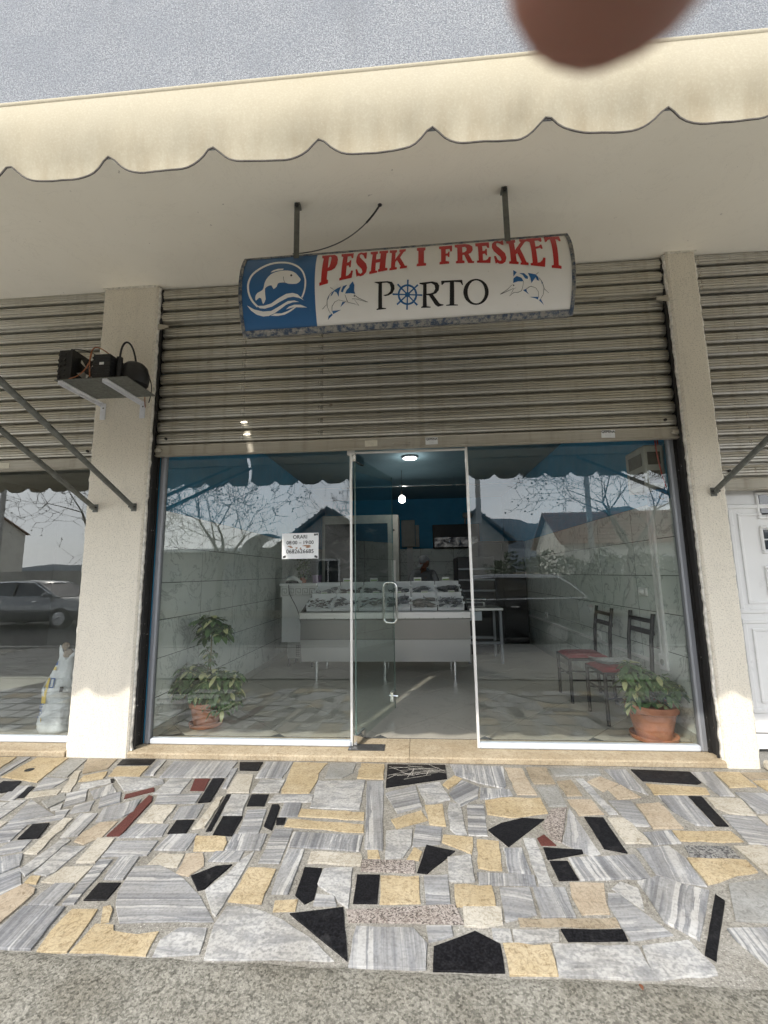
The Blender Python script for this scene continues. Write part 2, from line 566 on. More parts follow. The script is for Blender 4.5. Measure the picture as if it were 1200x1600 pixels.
def stone_speck(name, a, b, c, scale):
    t = NT(name)
    vo = t.new('ShaderNodeTexVoronoi'); vo.inputs['Scale'].default_value = scale
    t.link(t.coord(rand=True), vo.inputs['Vector'])
    sp = t.new('ShaderNodeSeparateColor'); t.link(vo.outputs['Color'], sp.inputs[0])
    col = t.ramp(sp.outputs[0], [(.0, a), (.4, b), (.75, c)])
    t.set(col=col, rough=.7, spec=.3)
    t.bump(vo.outputs['Distance'], .2, .003)
    return t.m
M['st_g'] = stone_striped()
M['st_w'] = stone_mottled()
M['st_y'] = stone_trav('yellow_travertine', (.53, .43, .27), (.27, .195, .105), (.60, .51, .355))
M['st_c'] = stone_trav('cream_travertine', (.56, .525, .45), (.33, .29, .22), (.62, .59, .52))
M['st_b'] = stone_trav('beige_limestone', (.50, .42, .32), (.28, .22, .15), (.56, .49, .39))
M['st_t'] = stone_trav('tan_limestone', (.38, .32, .235), (.20, .16, .11), (.46, .40, .31))
M['st_k'] = stone_black()
M['st_o'] = stone_trav('plain_grey_stone', (.33, .335, .325), (.22, .22, .21), (.41, .41, .395))
M['st_r'] = stone_speck('red_granite', (.07, .022, .018), (.13, .045, .036), (.09, .03, .026), 260)
M['st_s'] = stone_speck('pink_grey_granite', (.09, .078, .072), (.29, .25, .23), (.46, .42, .39), 170)
M['st_d'] = stone_speck('dark_grey_granite', (.06, .06, .065), (.17, .17, .17), (.33, .33, .32), 130)
def concrete(name, a, b, scale, bump, pebble=0.0):
    t = NT(name)
    v = t.coord()
    n = t.noise(v, scale, 5, .72); big = t.noise(v, 2.2, 5); sp = t.noise(v, scale * 2.4, 2)
    col = t.mix(t.ramp(n, [(.36, 0), (.62, 1)]), a, b)
    col = t.mix(t.ramp(big, [(.4, 0), (.75, .45)]), col, tuple(x * .72 for x in a))
    col = t.mix(t.ramp(sp, [(.30, .8), (.40, 0)]), col, tuple(x * .35 for x in a))
    col = t.mix(t.ramp(sp, [(.62, 0), (.70, .8)]), col, tuple(min(1, x * 1.5) for x in b))
    if pebble:
        vo = t.new('ShaderNodeTexVoronoi'); vo.inputs['Scale'].default_value = pebble; vo.inputs['Randomness'].default_value = 1
        t.link(v, vo.inputs['Vector'])
        sc3 = t.new('ShaderNodeSeparateColor'); t.link(vo.outputs['Color'], sc3.inputs[0])
        col = t.mix(.55, col, t.ramp(sc3.outputs[0], [(0, tuple(x * .45 for x in a)), (.5, b), (1, tuple(min(1, x * 1.35) for x in b))]))
    t.set(col=col, rough=.93, spec=.15)
    t.bump(t.math('ADD', n, sp), bump, .006)
    return t.m
M['grout'] = concrete('cement_grout', (.25, .24, .215), (.37, .36, .33), 70, .6)
M['apron'] = concrete('rough_concrete', (.17, .165, .14), (.30, .29, .255), 60, .55, 130)
M['asphalt'] = concrete('old_asphalt', (.05, .049, .047), (.085, .083, .08), 60, .5)
M['earth'] = concrete('bare_earth', (.15, .125, .085), (.22, .19, .13), 8, .5)
M['paver'] = concrete('grey_paver', (.25, .245, .23), (.36, .355, .33), 50, .4)
M['sill'] = stone_trav('yellow_marble_sill', (.52, .43, .30), (.32, .24, .15), (.58, .50, .37))
def tile_mat(name, c, vein, rough, floor=False):
    t = NT(name)
    v = t.coord(rand=True, rot=(.3, .2, .5))
    w = t.noise(v, 2.6, 7, .62, 1.1)
    col = t.mix(t.ramp(w, [(.482, 0), (.498, .75), (.503, .75), (.518, 0)]), c, vein)
    w2 = t.noise(v, 5.5, 5, .6, .8)
    col = t.mix(t.ramp(w2, [(.55, 0), (.8, .4)]), col, tuple(x * .78 for x in c))
    t.set(col=col, rough=rough, spec=.5)
    return t.m
M['wall_tile'] = tile_mat('marbled_wall_tile', (.66, .70, .66), (.34, .37, .355), .25)
M['floor_tile'] = tile_mat('beige_floor_tile', (.45, .425, .365), (.36, .335, .285), .34)
M['skirting'] = tile_mat('grey_skirting_tile', (.36, .37, .33), (.25, .25, .22), .3)
M['tile_grout'] = plain('tile_grout', (.075, .08, .078), .9, var=.2, scale=20)

def weather(mat, k, amt):
    """overall tone of the stone and the street dirt trodden across it"""
    nt = mat.node_tree; b = nt.nodes['Principled BSDF']
    src = b.inputs['Base Color'].links[0].from_socket
    g = nt.nodes.new('ShaderNodeNewGeometry')
    n1 = nt.nodes.new('ShaderNodeTexNoise'); n1.inputs['Scale'].default_value = 2.6; n1.inputs['Detail'].default_value = 8; n1.inputs['Roughness'].default_value = .68
    n2 = nt.nodes.new('ShaderNodeTexNoise'); n2.inputs['Scale'].default_value = 85; n2.inputs['Detail'].default_value = 3
    for n in (n1, n2): nt.links.new(g.outputs['Position'], n.inputs['Vector'])
    r1 = nt.nodes.new('ShaderNodeValToRGB'); r1.color_ramp.elements[0].position = .38; r1.color_ramp.elements[1].position = .62
    lo = k * (1 - amt)
    r1.color_ramp.elements[0].color = (lo, lo * .975, lo * .93, 1); r1.color_ramp.elements[1].color = (k, k, k, 1)
    r2 = nt.nodes.new('ShaderNodeValToRGB'); r2.color_ramp.elements[0].position = .36; r2.color_ramp.elements[1].position = .52
    r2.color_ramp.elements[0].color = (1 - amt,) * 3 + (1,); r2.color_ramp.elements[1].color = (1, 1, 1, 1)
    nt.links.new(n1.outputs[0], r1.inputs[0]); nt.links.new(n2.outputs[0], r2.inputs[0])
    prev = src
    for r in (r1, r2):
        m = nt.nodes.new('ShaderNodeMix'); m.data_type = 'RGBA'; m.blend_type = 'MULTIPLY'; m.inputs[0].default_value = 1
        nt.links.new(prev, m.inputs[6]); nt.links.new(r.outputs[0], m.inputs[7]); prev = m.outputs[2]
    nt.links.new(prev, b.inputs['Base Color'])
for k_ in 'gwycbtosd': weather(M['st_' + k_], .90, .20)
weather(M['grout'], 1.08, .22)
weather(M['apron'], 1.05, .32)
weather(M['sill'], .92, .2)
# ================================================================== SETTING
GL = 0.17            # plane of the shop windows
XL, XR = -2.20, 2.10  # inner faces of the shop's side walls
ZC = 3.15            # shop ceiling
SOF = 3.94           # underside of the overhang
YB = 7.0             # back wall of the shop

# ---- ground
struct(MB().box(-3000, 3000, -3000, -11.2, -.6, -.135).build('ground', M['earth']))
struct(MB().box(-40, 40, -11.2, -4.75, -.4, -.125).build('road', M['asphalt']))
struct(MB().box(-40, 40, -4.75, -4.6, -.4, .02, .01).build('kerb', M['paver']))
pav = struct(MB().box(-8.5, 8.5, -1.66, .33, -.4, -.004).build('pavement', M['grout']))
for k in range(3):
    pass
# rough concrete strip along the edge of the paving, with a lumpy surface
mb = MB(); V = []; F = []
nx, ny = 260, 14
for j in range(ny + 1):
    for i in range(nx + 1):
        x = lerp(-8.5, 8.5, i / nx); y = lerp(-2.08, -1.645, j / ny)
        edge = .012 * noise.noise(Vector((x * 6, 3.3, 0))) + .006 * noise.noise(Vector((x * 19, 1.3, 0)))
        if j == ny: y += edge
        z = .004 + .005 * noise.noise(Vector((x * 9, y * 9, .5))) + .004 * noise.noise(Vector((x * 30, y * 30, 2)))
        if j == ny: z = -.006
        if j == 0: z = -.03
        V.append((x, y, z))
for j in range(ny):
    for i in range(nx):
        a = j * (nx + 1) + i
        F.append((a, a + 1, a + nx + 2, a + nx + 1))
struct(mb.add(V, F).build('concrete_apron', M['apron'], smooth='all'))
struct(MB().box(-8.5, 8.5, -4.6, -2.06, -.4, -.02).build('footway', M['grout']))
# grey pavers laid in running bond over the footway
mb = MB(); row = 0; y = -4.58
while y < -2.2:
    x = -7.5 - (row % 2) * .105
    while x < 7.5:
        h = random.uniform(-.003, .003)
        mb.box(x + .004, x + .206, y + .004, y + .101, -.03, .0 + h)
        x += .21
    y += .105; row += 1
pv = mb.build('footway_pavers', M['paver']); tag(pv, kind='stuff')
pv['label'] = 'grey concrete pavers laid in rows along the street'

# ---- the paving mosaic
STONES=[
('y',0,[(-3.113,-0.221),(-3.055,-0.206),(-3.111,-0.02),(-3.322,-0.022)]),
('g',1.76,[(-2.978,-0.327),(-2.938,-0.314),(-2.997,-0.02),(-3.048,-0.02),(-2.992,-0.267)]),
('y',0,[(-2.903,-0.336),(-2.589,-0.4),(-2.687,-0.02),(-2.933,-0.023)]),
('o',0,[(-2.564,-0.298),(-2.442,-0.317),(-2.521,-0.036),(-2.64,-0.054)]),
('t',0,[(-2.366,-0.266),(-2.248,-0.187),(-2.291,-0.027),(-2.521,-0.036)]),
('k',0,[(-2.218,-0.12),(-1.979,-0.111),(-1.996,-0.02),(-2.242,-0.025)]),
('y',0,[(-2.157,-0.294),(-1.942,-0.285),(-1.974,-0.137),(-2.196,-0.151)]),
('g',1.8,[(-1.915,-0.265),(-1.848,-0.27),(-1.904,-0.032),(-1.96,-0.042)]),
('g',1.69,[(-1.785,-0.298),(-1.331,-0.277),(-1.353,-0.039),(-1.822,-0.056)]),
('g',0.58,[(-2.507,-0.513),(-2.419,-0.463),(-2.417,-0.347),(-2.59,-0.335)]),
('k',0,[(-2.798,-0.5),(-2.71,-0.542),(-2.644,-0.525),(-2.707,-0.398),(-2.829,-0.403)]),
('g',1.86,[(-2.626,-0.624),(-2.53,-0.629),(-2.579,-0.448),(-2.689,-0.457)]),
('k',0,[(-2.532,-0.6),(-2.496,-0.593),(-2.547,-0.464),(-2.586,-0.47)]),
('c',0,[(-2.475,-0.603),(-2.319,-0.551),(-2.342,-0.487),(-2.509,-0.533)]),
('c',0,[(-2.316,-0.511),(-2.253,-0.514),(-2.413,-0.224),(-2.459,-0.233)]),
('y',0,[(-2.302,-0.381),(-2.176,-0.33),(-2.216,-0.231),(-2.332,-0.301)]),
('w',0,[(-2.211,-0.485),(-2.076,-0.387),(-2.117,-0.332),(-2.259,-0.413)]),
('k',0,[(-2.08,-0.378),(-2.061,-0.378),(-2.091,-0.333),(-2.112,-0.339)]),
('w',0,[(-1.905,-0.487),(-1.802,-0.447),(-1.713,-0.379),(-1.749,-0.329),(-1.949,-0.309),(-2.104,-0.311)]),
('g',0.68,[(-2.152,-0.683),(-2.071,-0.618),(-2.163,-0.483),(-2.254,-0.539)]),
('g',2.11,[(-2.03,-0.592),(-1.951,-0.505),(-2.053,-0.404),(-2.121,-0.502)]),
('g',0.78,[(-1.928,-0.691),(-1.849,-0.618),(-1.923,-0.5),(-1.994,-0.577)]),
('g',0.92,[(-2.053,-0.752),(-1.958,-0.722),(-2.015,-0.61),(-2.088,-0.674)]),
('r',0,[(-1.84,-0.58),(-1.713,-0.485),(-1.741,-0.44),(-1.863,-0.532)]),
('r',0,[(-1.675,-0.954),(-1.604,-0.948),(-1.65,-0.609),(-1.678,-0.553),(-1.709,-0.541)]),
('w',0,[(-1.694,-0.514),(-1.53,-0.507),(-1.556,-0.311),(-1.702,-0.322)]),
('r',0,[(-1.481,-0.461),(-1.391,-0.461),(-1.43,-0.306),(-1.528,-0.31)]),
('g',0.08,[(-1.614,-0.626),(-1.37,-0.612),(-1.391,-0.501),(-1.651,-0.533)]),
('o',0,[(-2.232,-0.708),(-2.208,-0.605),(-2.275,-0.539),(-2.33,-0.639)]),
('w',0,[(-2.185,-0.732),(-2.151,-0.713),(-2.182,-0.66),(-2.212,-0.707)]),
('w',0,[(-2.526,-0.721),(-2.483,-0.821),(-2.418,-0.827),(-2.45,-0.629),(-2.536,-0.639)]),
('g',0.38,[(-2.331,-0.855),(-2.136,-0.776),(-2.422,-0.62)]),
('g',0.29,[(-2.117,-0.792),(-2.319,-0.868),(-2.308,-0.916),(-2.048,-0.81),(-2.091,-0.719),(-2.161,-0.739)]),
('w',0,[(-2.595,-0.724),(-2.53,-0.717),(-2.535,-0.667),(-2.63,-0.671)]),
('c',0,[(-2.38,-0.919),(-2.333,-0.909),(-2.342,-0.863),(-2.428,-0.864)]),
('k',0,[(-2.132,-1.004),(-2.033,-0.99),(-2.087,-0.864),(-2.169,-0.879)]),
('c',0,[(-1.991,-1.113),(-1.924,-1.112),(-1.99,-0.815),(-2.043,-0.809)]),
('g',1.7,[(-1.918,-0.977),(-1.834,-0.959),(-1.885,-0.753),(-1.985,-0.762)]),
('g',2.04,[(-1.829,-0.832),(-1.72,-0.778),(-1.688,-0.727),(-1.733,-0.585),(-1.885,-0.701)]),
('b',0,[(-1.83,-0.93),(-1.817,-1.007),(-1.744,-1.026),(-1.698,-0.96),(-1.71,-0.826),(-1.8,-0.838)]),
('c',0,[(-1.591,-0.825),(-1.447,-0.819),(-1.473,-0.652),(-1.609,-0.658)]),
('g',1.77,[(-1.406,-0.785),(-1.284,-0.766),(-1.31,-0.622),(-1.437,-0.663)]),
('k',0,[(-1.359,-0.919),(-1.265,-0.913),(-1.283,-0.795),(-1.377,-0.803)]),
('g',1.53,[(-1.601,-0.965),(-1.38,-0.944),(-1.403,-0.838),(-1.587,-0.847)]),
('g',0.05,[(-1.577,-1.12),(-1.363,-1.1),(-1.376,-0.986),(-1.591,-1.003)]),
('c',0,[(-1.673,-1.167),(-1.585,-1.163),(-1.599,-1.068),(-1.621,-0.977),(-1.709,-0.981)]),
('g',0.24,[(-2.258,-1.035),(-2.201,-1.039),(-2.162,-1.023),(-2.198,-0.888),(-2.286,-0.899),(-2.304,-0.938)]),
('g',0.33,[(-2.155,-1.108),(-2.106,-1.131),(-2.029,-1.096),(-2.055,-1.009),(-2.147,-1.029)]),
('w',0,[(-1.901,-1.232),(-1.838,-1.269),(-1.83,-1.2),(-1.842,-1.008),(-1.895,-0.987)]),
('w',0,[(-1.813,-1.249),(-1.742,-1.262),(-1.724,-1.229),(-1.722,-1.051),(-1.835,-1.048)]),
('c',0,[(-1.726,-1.303),(-1.563,-1.307),(-1.575,-1.193),(-1.702,-1.207)]),
('g',1.56,[(-1.345,-1.056),(-1.189,-1.051),(-1.198,-0.922),(-1.341,-0.935)]),
('c',0,[(-1.312,-1.174),(-1.164,-1.176),(-1.18,-1.083),(-1.306,-1.079)]),
('g',0.2,[(-1.523,-1.424),(-1.472,-1.421),(-1.509,-1.144),(-1.573,-1.147)]),
('g',1.69,[(-1.456,-1.271),(-1.364,-1.269),(-1.392,-1.118),(-1.486,-1.125)]),
('g',0.88,[(-1.89,-1.399),(-1.838,-1.392),(-1.805,-1.327),(-1.914,-1.221),(-1.96,-1.273)]),
('g',-0.74,[(-2.017,-1.265),(-1.973,-1.261),(-1.933,-1.205),(-1.994,-1.123),(-2.119,-1.168)]),
('k',0,[(-1.276,-0.166),(-1.148,-0.168),(-1.16,-0.039),(-1.326,-0.046)]),
('g',1.67,[(-1.121,-0.275),(-0.942,-0.273),(-0.935,-0.023),(-1.133,-0.03)]),
('y',0,[(-0.9,-0.266),(-0.88,-0.469),(-0.702,-0.462),(-0.693,-0.281),(-0.709,-0.188),(-0.679,-0.034),(-0.929,-0.03)]),
('o',0,[(-0.643,-0.26),(-0.53,-0.251),(-0.475,-0.178),(-0.468,-0.031),(-0.653,-0.046)]),
('y',0,[(-0.428,-0.252),(-0.253,-0.258),(-0.263,-0.039),(-0.426,-0.038)]),
('g',1.81,[(-1.288,-0.419),(-1.259,-0.424),(-1.304,-0.142),(-1.341,-0.151)]),
('c',0,[(-1.231,-0.475),(-1.091,-0.473),(-1.155,-0.234),(-1.267,-0.229)]),
('w',0,[(-1.072,-0.468),(-0.902,-0.464),(-0.914,-0.301),(-1.074,-0.308)]),
('k',0,[(-1.353,-0.605),(-1.286,-0.589),(-1.331,-0.302),(-1.408,-0.305)]),
('c',0,[(-1.248,-0.873),(-1.187,-0.856),(-1.229,-0.538),(-1.266,-0.545)]),
('k',0,[(-1.164,-0.887),(-1.138,-0.883),(-1.198,-0.503),(-1.221,-0.51)]),
('w',0,[(-1.148,-0.736),(-1.034,-0.726),(-1.076,-0.504),(-1.187,-0.509)]),
('k',0,[(-1.04,-0.628),(-0.939,-0.623),(-0.958,-0.493),(-1.061,-0.497)]),
('w',0,[(-0.922,-0.583),(-0.667,-0.566),(-0.678,-0.481),(-0.912,-0.497)]),
('w',0,[(-0.656,-0.628),(-0.365,-0.638),(-0.373,-0.285),(-0.682,-0.303)]),
('g',-1.45,[(-0.29,-0.992),(-0.201,-1),(-0.25,-0.296),(-0.356,-0.3)]),
('k',0,[(-0.865,-0.825),(-0.81,-0.86),(-0.839,-0.645),(-0.856,-0.607),(-0.895,-0.609)]),
('g',1.7,[(-0.811,-0.732),(-0.707,-0.724),(-0.723,-0.587),(-0.822,-0.591)]),
('y',0,[(-0.7,-0.723),(-0.328,-0.746),(-0.335,-0.67),(-0.704,-0.648)]),
('k',0,[(-0.802,-0.807),(-0.765,-0.806),(-0.77,-0.751),(-0.818,-0.753)]),
('y',0,[(-0.749,-0.828),(-0.315,-0.861),(-0.323,-0.788),(-0.749,-0.753)]),
('k',0,[(-1.108,-0.92),(-1.006,-0.92),(-1.023,-0.746),(-1.131,-0.751)]),
('g',0.14,[(-0.979,-0.901),(-0.873,-0.892),(-0.911,-0.666),(-1.019,-0.679)]),
('g',1.71,[(-0.989,-1.036),(-0.814,-1.03),(-0.827,-0.9),(-0.996,-0.912)]),
('y',0,[(-1.144,-1.056),(-1.003,-1.042),(-1.009,-0.981),(-1.039,-0.935),(-1.2,-0.936)]),
('b',0,[(-1.141,-1.215),(-1.076,-1.228),(-1.04,-1.161),(-1.093,-1.069),(-1.17,-1.079)]),
('g',1.24,[(-1.032,-1.126),(-0.888,-1.119),(-0.893,-1.044),(-1.03,-1.053)]),
('g',0.02,[(-0.785,-1.123),(-0.686,-1.122),(-0.698,-0.85),(-0.795,-0.852)]),
('g',1.59,[(-0.674,-0.998),(-0.319,-1.016),(-0.318,-0.894),(-0.683,-0.873)]),
('c',0,[(-0.548,-1.116),(-0.297,-1.121),(-0.298,-1.066),(-0.307,-1.042),(-0.548,-1.036)]),
('g',1.52,[(-0.657,-1.316),(-0.585,-1.315),(-0.592,-1.019),(-0.677,-1.023)]),
('y',0,[(-0.262,-1.064),(-0.21,-1.062),(-0.224,-1.004),(-0.272,-1.01)]),
('s',0,[(-0.285,-1.156),(-0.039,-1.158),(-0.044,-1.077),(-0.289,-1.081)]),
('k',0,[(-0.987,-1.315),(-0.962,-1.304),(-0.91,-1.149),(-0.978,-1.163),(-1.059,-1.233)]),
('w',0,[(-0.88,-1.118),(-0.902,-1.219),(-0.954,-1.313),(-0.866,-1.434),(-0.842,-1.45),(-0.839,-1.345),(-0.836,-1.205),(-0.837,-1.044)]),
('y',0,[(-0.824,-1.371),(-0.683,-1.377),(-0.689,-1.171),(-0.818,-1.166)]),
('y',0,[(-0.617,-1.413),(-0.527,-1.408),(-0.538,-1.352),(-0.624,-1.359)]),
('k',0,[(-0.549,-1.32),(-0.498,-1.367),(-0.467,-1.339),(-0.474,-1.152),(-0.555,-1.148)]),
('w',0,[(-0.465,-1.258),(-0.379,-1.316),(-0.359,-1.351),(-0.312,-1.379),(-0.332,-1.142),(-0.463,-1.152)]),
('g',-0.01,[(-0.456,-1.374),(-0.365,-1.374),(-0.387,-1.326),(-0.458,-1.32)]),
('k',0,[(-0.294,-1.352),(-0.197,-1.349),(-0.201,-1.182),(-0.3,-1.187)]),
('k',0,[(-0.279,-1.622),(-0.335,-1.382),(-0.542,-1.425)]),
('w',0,[(-0.825,-1.493),(-0.791,-1.644),(-0.329,-1.625),(-0.447,-1.529),(-0.568,-1.459),(-0.653,-1.423),(-0.742,-1.402),(-0.814,-1.402)]),
('w',0,[(-0.996,-1.573),(-0.983,-1.645),(-0.824,-1.626),(-0.85,-1.514),(-0.958,-1.519)]),
('g',0.05,[(-1.328,-1.351),(-1.29,-1.413),(-1.21,-1.502),(-0.842,-1.478),(-0.96,-1.351),(-1.108,-1.24),(-1.249,-1.171),(-1.365,-1.188)]),
('k',0,[(-1.446,-1.397),(-1.354,-1.39),(-1.362,-1.294),(-1.456,-1.299)]),
('y',0,[(-1.451,-1.561),(-1.429,-1.646),(-1.316,-1.643),(-1.336,-1.508),(-1.352,-1.45),(-1.453,-1.453)]),
('y',0,[(-1.286,-1.512),(-1.261,-1.5),(-1.288,-1.448),(-1.308,-1.428),(-1.332,-1.438)]),
('y',0,[(-1.301,-1.642),(-1.018,-1.642),(-1.031,-1.542),(-1.108,-1.558),(-1.205,-1.548),(-1.226,-1.52),(-1.299,-1.521)]),
('g',1.7,[(-1.662,-1.437),(-1.55,-1.434),(-1.568,-1.31),(-1.652,-1.314)]),
('g',1.71,[(-1.669,-1.558),(-1.655,-1.609),(-1.58,-1.644),(-1.459,-1.644),(-1.501,-1.442),(-1.67,-1.451)]),
('b',0,[(-1.729,-1.545),(-1.692,-1.535),(-1.698,-1.38),(-1.72,-1.352),(-1.79,-1.326),(-1.829,-1.401)]),
('y',0,[(-1.797,-1.312),(-1.744,-1.314),(-1.768,-1.272),(-1.809,-1.274)]),
('k',0,[(-0.224,-0.37),(0.169,-0.234),(0.172,-0.033),(-0.235,-0.038)]),
('g',-1.63,[(0.237,-0.185),(0.374,-0.281),(0.52,-0.349),(0.541,-0.317),(0.575,-0.043),(0.212,-0.026)]),
('y',0,[(0.142,-0.323),(0.175,-0.37),(0.268,-0.246),(0.225,-0.197)]),
('g',0.41,[(-0.139,-0.668),(-0.003,-0.587),(-0.039,-0.341),(-0.223,-0.451)]),
('w',0,[(0.028,-0.562),(0.172,-0.501),(0.118,-0.292),(-0.023,-0.341)]),
('g',0.75,[(0.175,-0.434),(0.229,-0.577),(0.341,-0.475),(0.364,-0.345),(0.267,-0.259)]),
('g',-1.73,[(0.358,-0.493),(0.556,-0.437),(0.551,-0.368),(0.378,-0.355)]),
('b',0,[(0.592,-0.426),(0.709,-0.421),(0.703,-0.063),(0.587,-0.062)]),
('t',0,[(0.731,-0.283),(0.861,-0.272),(0.874,-0.056),(0.737,-0.057)]),
('o',0,[(0.742,-0.554),(0.845,-0.544),(0.86,-0.324),(0.734,-0.33)]),
('t',0,[(0.885,-0.427),(0.978,-0.419),(0.982,-0.23),(0.887,-0.255)]),
('y',0,[(0.374,-0.655),(0.502,-0.685),(0.597,-0.656),(0.708,-0.63),(0.716,-0.464),(0.481,-0.475),(0.384,-0.51)]),
('y',0,[(0.041,-0.768),(0.129,-0.779),(0.123,-0.558),(0.021,-0.575)]),
('w',0,[(0.15,-0.635),(0.151,-0.808),(0.176,-0.849),(0.231,-0.847),(0.226,-0.563),(0.167,-0.538)]),
('g',-0.04,[(0.243,-0.853),(0.34,-0.856),(0.363,-0.553),(0.268,-0.561)]),
('y',0,[(-0.133,-0.818),(0.027,-0.73),(-0.006,-0.639),(-0.172,-0.739)]),
('g',-0.12,[(-0.05,-0.965),(0.088,-0.935),(0.104,-0.802),(-0.029,-0.779)]),
('w',0,[(-0.18,-1.066),(-0.096,-1.05),(-0.062,-0.955),(-0.055,-0.829),(-0.191,-0.845)]),
('y',0,[(0.105,-0.928),(0.235,-1.013),(0.256,-0.88),(0.113,-0.866)]),
('y',0,[(0.256,-1.107),(0.361,-1.118),(0.385,-0.907),(0.278,-0.899)]),
('k',0,[(0.43,-0.942),(0.674,-0.692),(0.559,-0.685),(0.433,-0.742),(0.354,-0.805)]),
('y',0,[(-0.074,-1.067),(-0.022,-1.07),(-0.005,-1.009),(-0.042,-0.976)]),
('k',0,[(-0.026,-1.154),(0.018,-1.157),(0.155,-0.995),(0.019,-0.954)]),
('w',0,[(0.114,-1.204),(0.226,-1.198),(0.23,-1.022),(0.12,-1.045)]),
('g',-1.7,[(0.391,-1.13),(0.487,-1.133),(0.489,-0.96),(0.402,-0.965)]),
('w',0,[(0.504,-1.213),(0.563,-1.21),(0.578,-0.874),(0.519,-0.874)]),
('r',0,[(0.596,-0.923),(0.665,-0.92),(0.633,-0.837),(0.592,-0.871)]),
('s',0,[(0.648,-0.755),(0.668,-0.881),(0.704,-0.892),(0.836,-0.57),(0.749,-0.591)]),
('g',-1.87,[(0.709,-0.901),(0.808,-0.995),(0.856,-0.977),(0.853,-0.575)]),
('k',0,[(0.596,-1.034),(0.774,-0.981),(0.778,-0.957),(0.601,-0.949)]),
('k',0,[(0.603,-1.172),(0.685,-1.165),(0.68,-1.048),(0.6,-1.052)]),
('b',0,[(0.881,-0.645),(1.021,-0.623),(1.014,-0.469),(0.873,-0.48)]),
('o',0,[(0.898,-0.17),(1.204,-0.135),(1.222,-0.05),(0.894,-0.063)]),
('g',-1.76,[(1.274,-0.233),(1.305,-0.316),(1.383,-0.392),(1.407,-0.055),(1.263,-0.056)]),
('k',0,[(1.443,-0.215),(1.758,-0.245),(1.795,-0.222),(1.816,-0.075),(1.445,-0.053)]),
('g',-1.89,[(1.802,-0.383),(1.89,-0.383),(1.96,-0.076),(1.817,-0.082)]),
('y',0,[(1.934,-0.279),(2.103,-0.262),(2.139,-0.069),(1.98,-0.068)]),
('t',0,[(2.141,-0.164),(2.331,-0.134),(2.386,-0.064),(2.146,-0.073)]),
('y',0,[(2.129,-0.321),(2.216,-0.317),(2.304,-0.169),(2.139,-0.186)]),
('y',0,[(1.421,-0.39),(1.747,-0.376),(1.779,-0.296),(1.444,-0.254)]),
('b',0,[(1.127,-0.37),(1.26,-0.266),(1.189,-0.17),(1.084,-0.241)]),
('b',0,[(1.178,-0.457),(1.32,-0.423),(1.275,-0.276),(1.172,-0.342)]),
('w',0,[(1.051,-0.624),(1.1,-0.617),(1.066,-0.208),(1.019,-0.21)]),
('g',-0.16,[(1.125,-0.732),(1.218,-0.731),(1.242,-0.478),(1.114,-0.478)]),
('b',0,[(1.223,-0.75),(1.382,-0.742),(1.394,-0.493),(1.257,-0.513)]),
('g',-1.75,[(1.423,-0.569),(1.466,-0.705),(1.556,-0.712),(1.6,-0.407),(1.435,-0.409)]),
('k',0,[(1.57,-0.709),(1.631,-0.709),(1.686,-0.407),(1.612,-0.407)]),
('c',0,[(1.687,-0.524),(1.725,-0.584),(1.85,-0.599),(1.896,-0.426),(1.704,-0.421)]),
('g',-1.32,[(1.879,-0.57),(2.029,-0.563),(2.154,-0.349),(1.923,-0.349)]),
('g',-0.27,[(1.626,-0.861),(1.749,-0.867),(1.813,-0.785),(1.846,-0.615),(1.671,-0.607)]),
('c',0,[(1.846,-0.691),(1.888,-0.74),(1.965,-0.602),(1.858,-0.61)]),
('k',0,[(0.895,-0.934),(0.99,-0.964),(1.004,-0.665),(0.905,-0.663)]),
('c',0,[(1.02,-0.887),(1.142,-0.884),(1.132,-0.717),(1.115,-0.664),(1.028,-0.664)]),
('g',-1.76,[(1.156,-0.894),(1.29,-0.874),(1.299,-0.775),(1.155,-0.796)]),
('y',0,[(1.3,-0.857),(1.605,-0.849),(1.605,-0.765),(1.318,-0.77)]),
('d',0,[(1.278,-0.982),(1.499,-0.977),(1.51,-0.892),(1.3,-0.896)]),
('g',-1.81,[(1.049,-1.11),(1.118,-1.157),(1.22,-1.176),(1.241,-0.996),(1.22,-0.903),(1.056,-0.933)]),
('y',0,[(1.237,-1.166),(1.401,-1.097),(1.504,-1.076),(1.512,-0.999),(1.256,-0.995)]),
('c',0,[(1.546,-1.085),(1.583,-1.124),(1.727,-0.942),(1.659,-0.878),(1.536,-0.893)]),
('g',-1.47,[(0.695,-1.169),(1.006,-1.14),(1.011,-0.985),(0.698,-1.024)]),
('y',0,[(-0.179,-1.351),(-0.017,-1.338),(-0.023,-1.183),(-0.19,-1.188)]),
('g',0.02,[(0.01,-1.341),(0.107,-1.336),(0.108,-1.168),(0.003,-1.179)]),
('y',0,[(0.137,-1.349),(0.29,-1.341),(0.293,-1.227),(0.138,-1.229)]),
('c',0,[(0.16,-1.448),(0.22,-1.447),(0.3,-1.429),(0.309,-1.351),(0.163,-1.356)]),
('g',-0.16,[(0.318,-1.418),(0.444,-1.373),(0.455,-1.23),(0.331,-1.235)]),
('g',-1.51,[(0.468,-1.386),(0.598,-1.379),(0.609,-1.224),(0.474,-1.229)]),
('g',-1.71,[(0.248,-1.217),(0.487,-1.214),(0.493,-1.151),(0.247,-1.148)]),
('s',0,[(-0.295,-1.453),(0.15,-1.439),(0.125,-1.342),(-0.312,-1.394)]),
('k',0,[(0.028,-1.646),(0.268,-1.638),(0.274,-1.525),(0.192,-1.474),(0.036,-1.549)]),
('g',0.03,[(0.014,-1.529),(0.102,-1.496),(0.1,-1.455),(0.01,-1.463)]),
('w',0,[(0.258,-1.512),(0.323,-1.509),(0.325,-1.456),(0.261,-1.457)]),
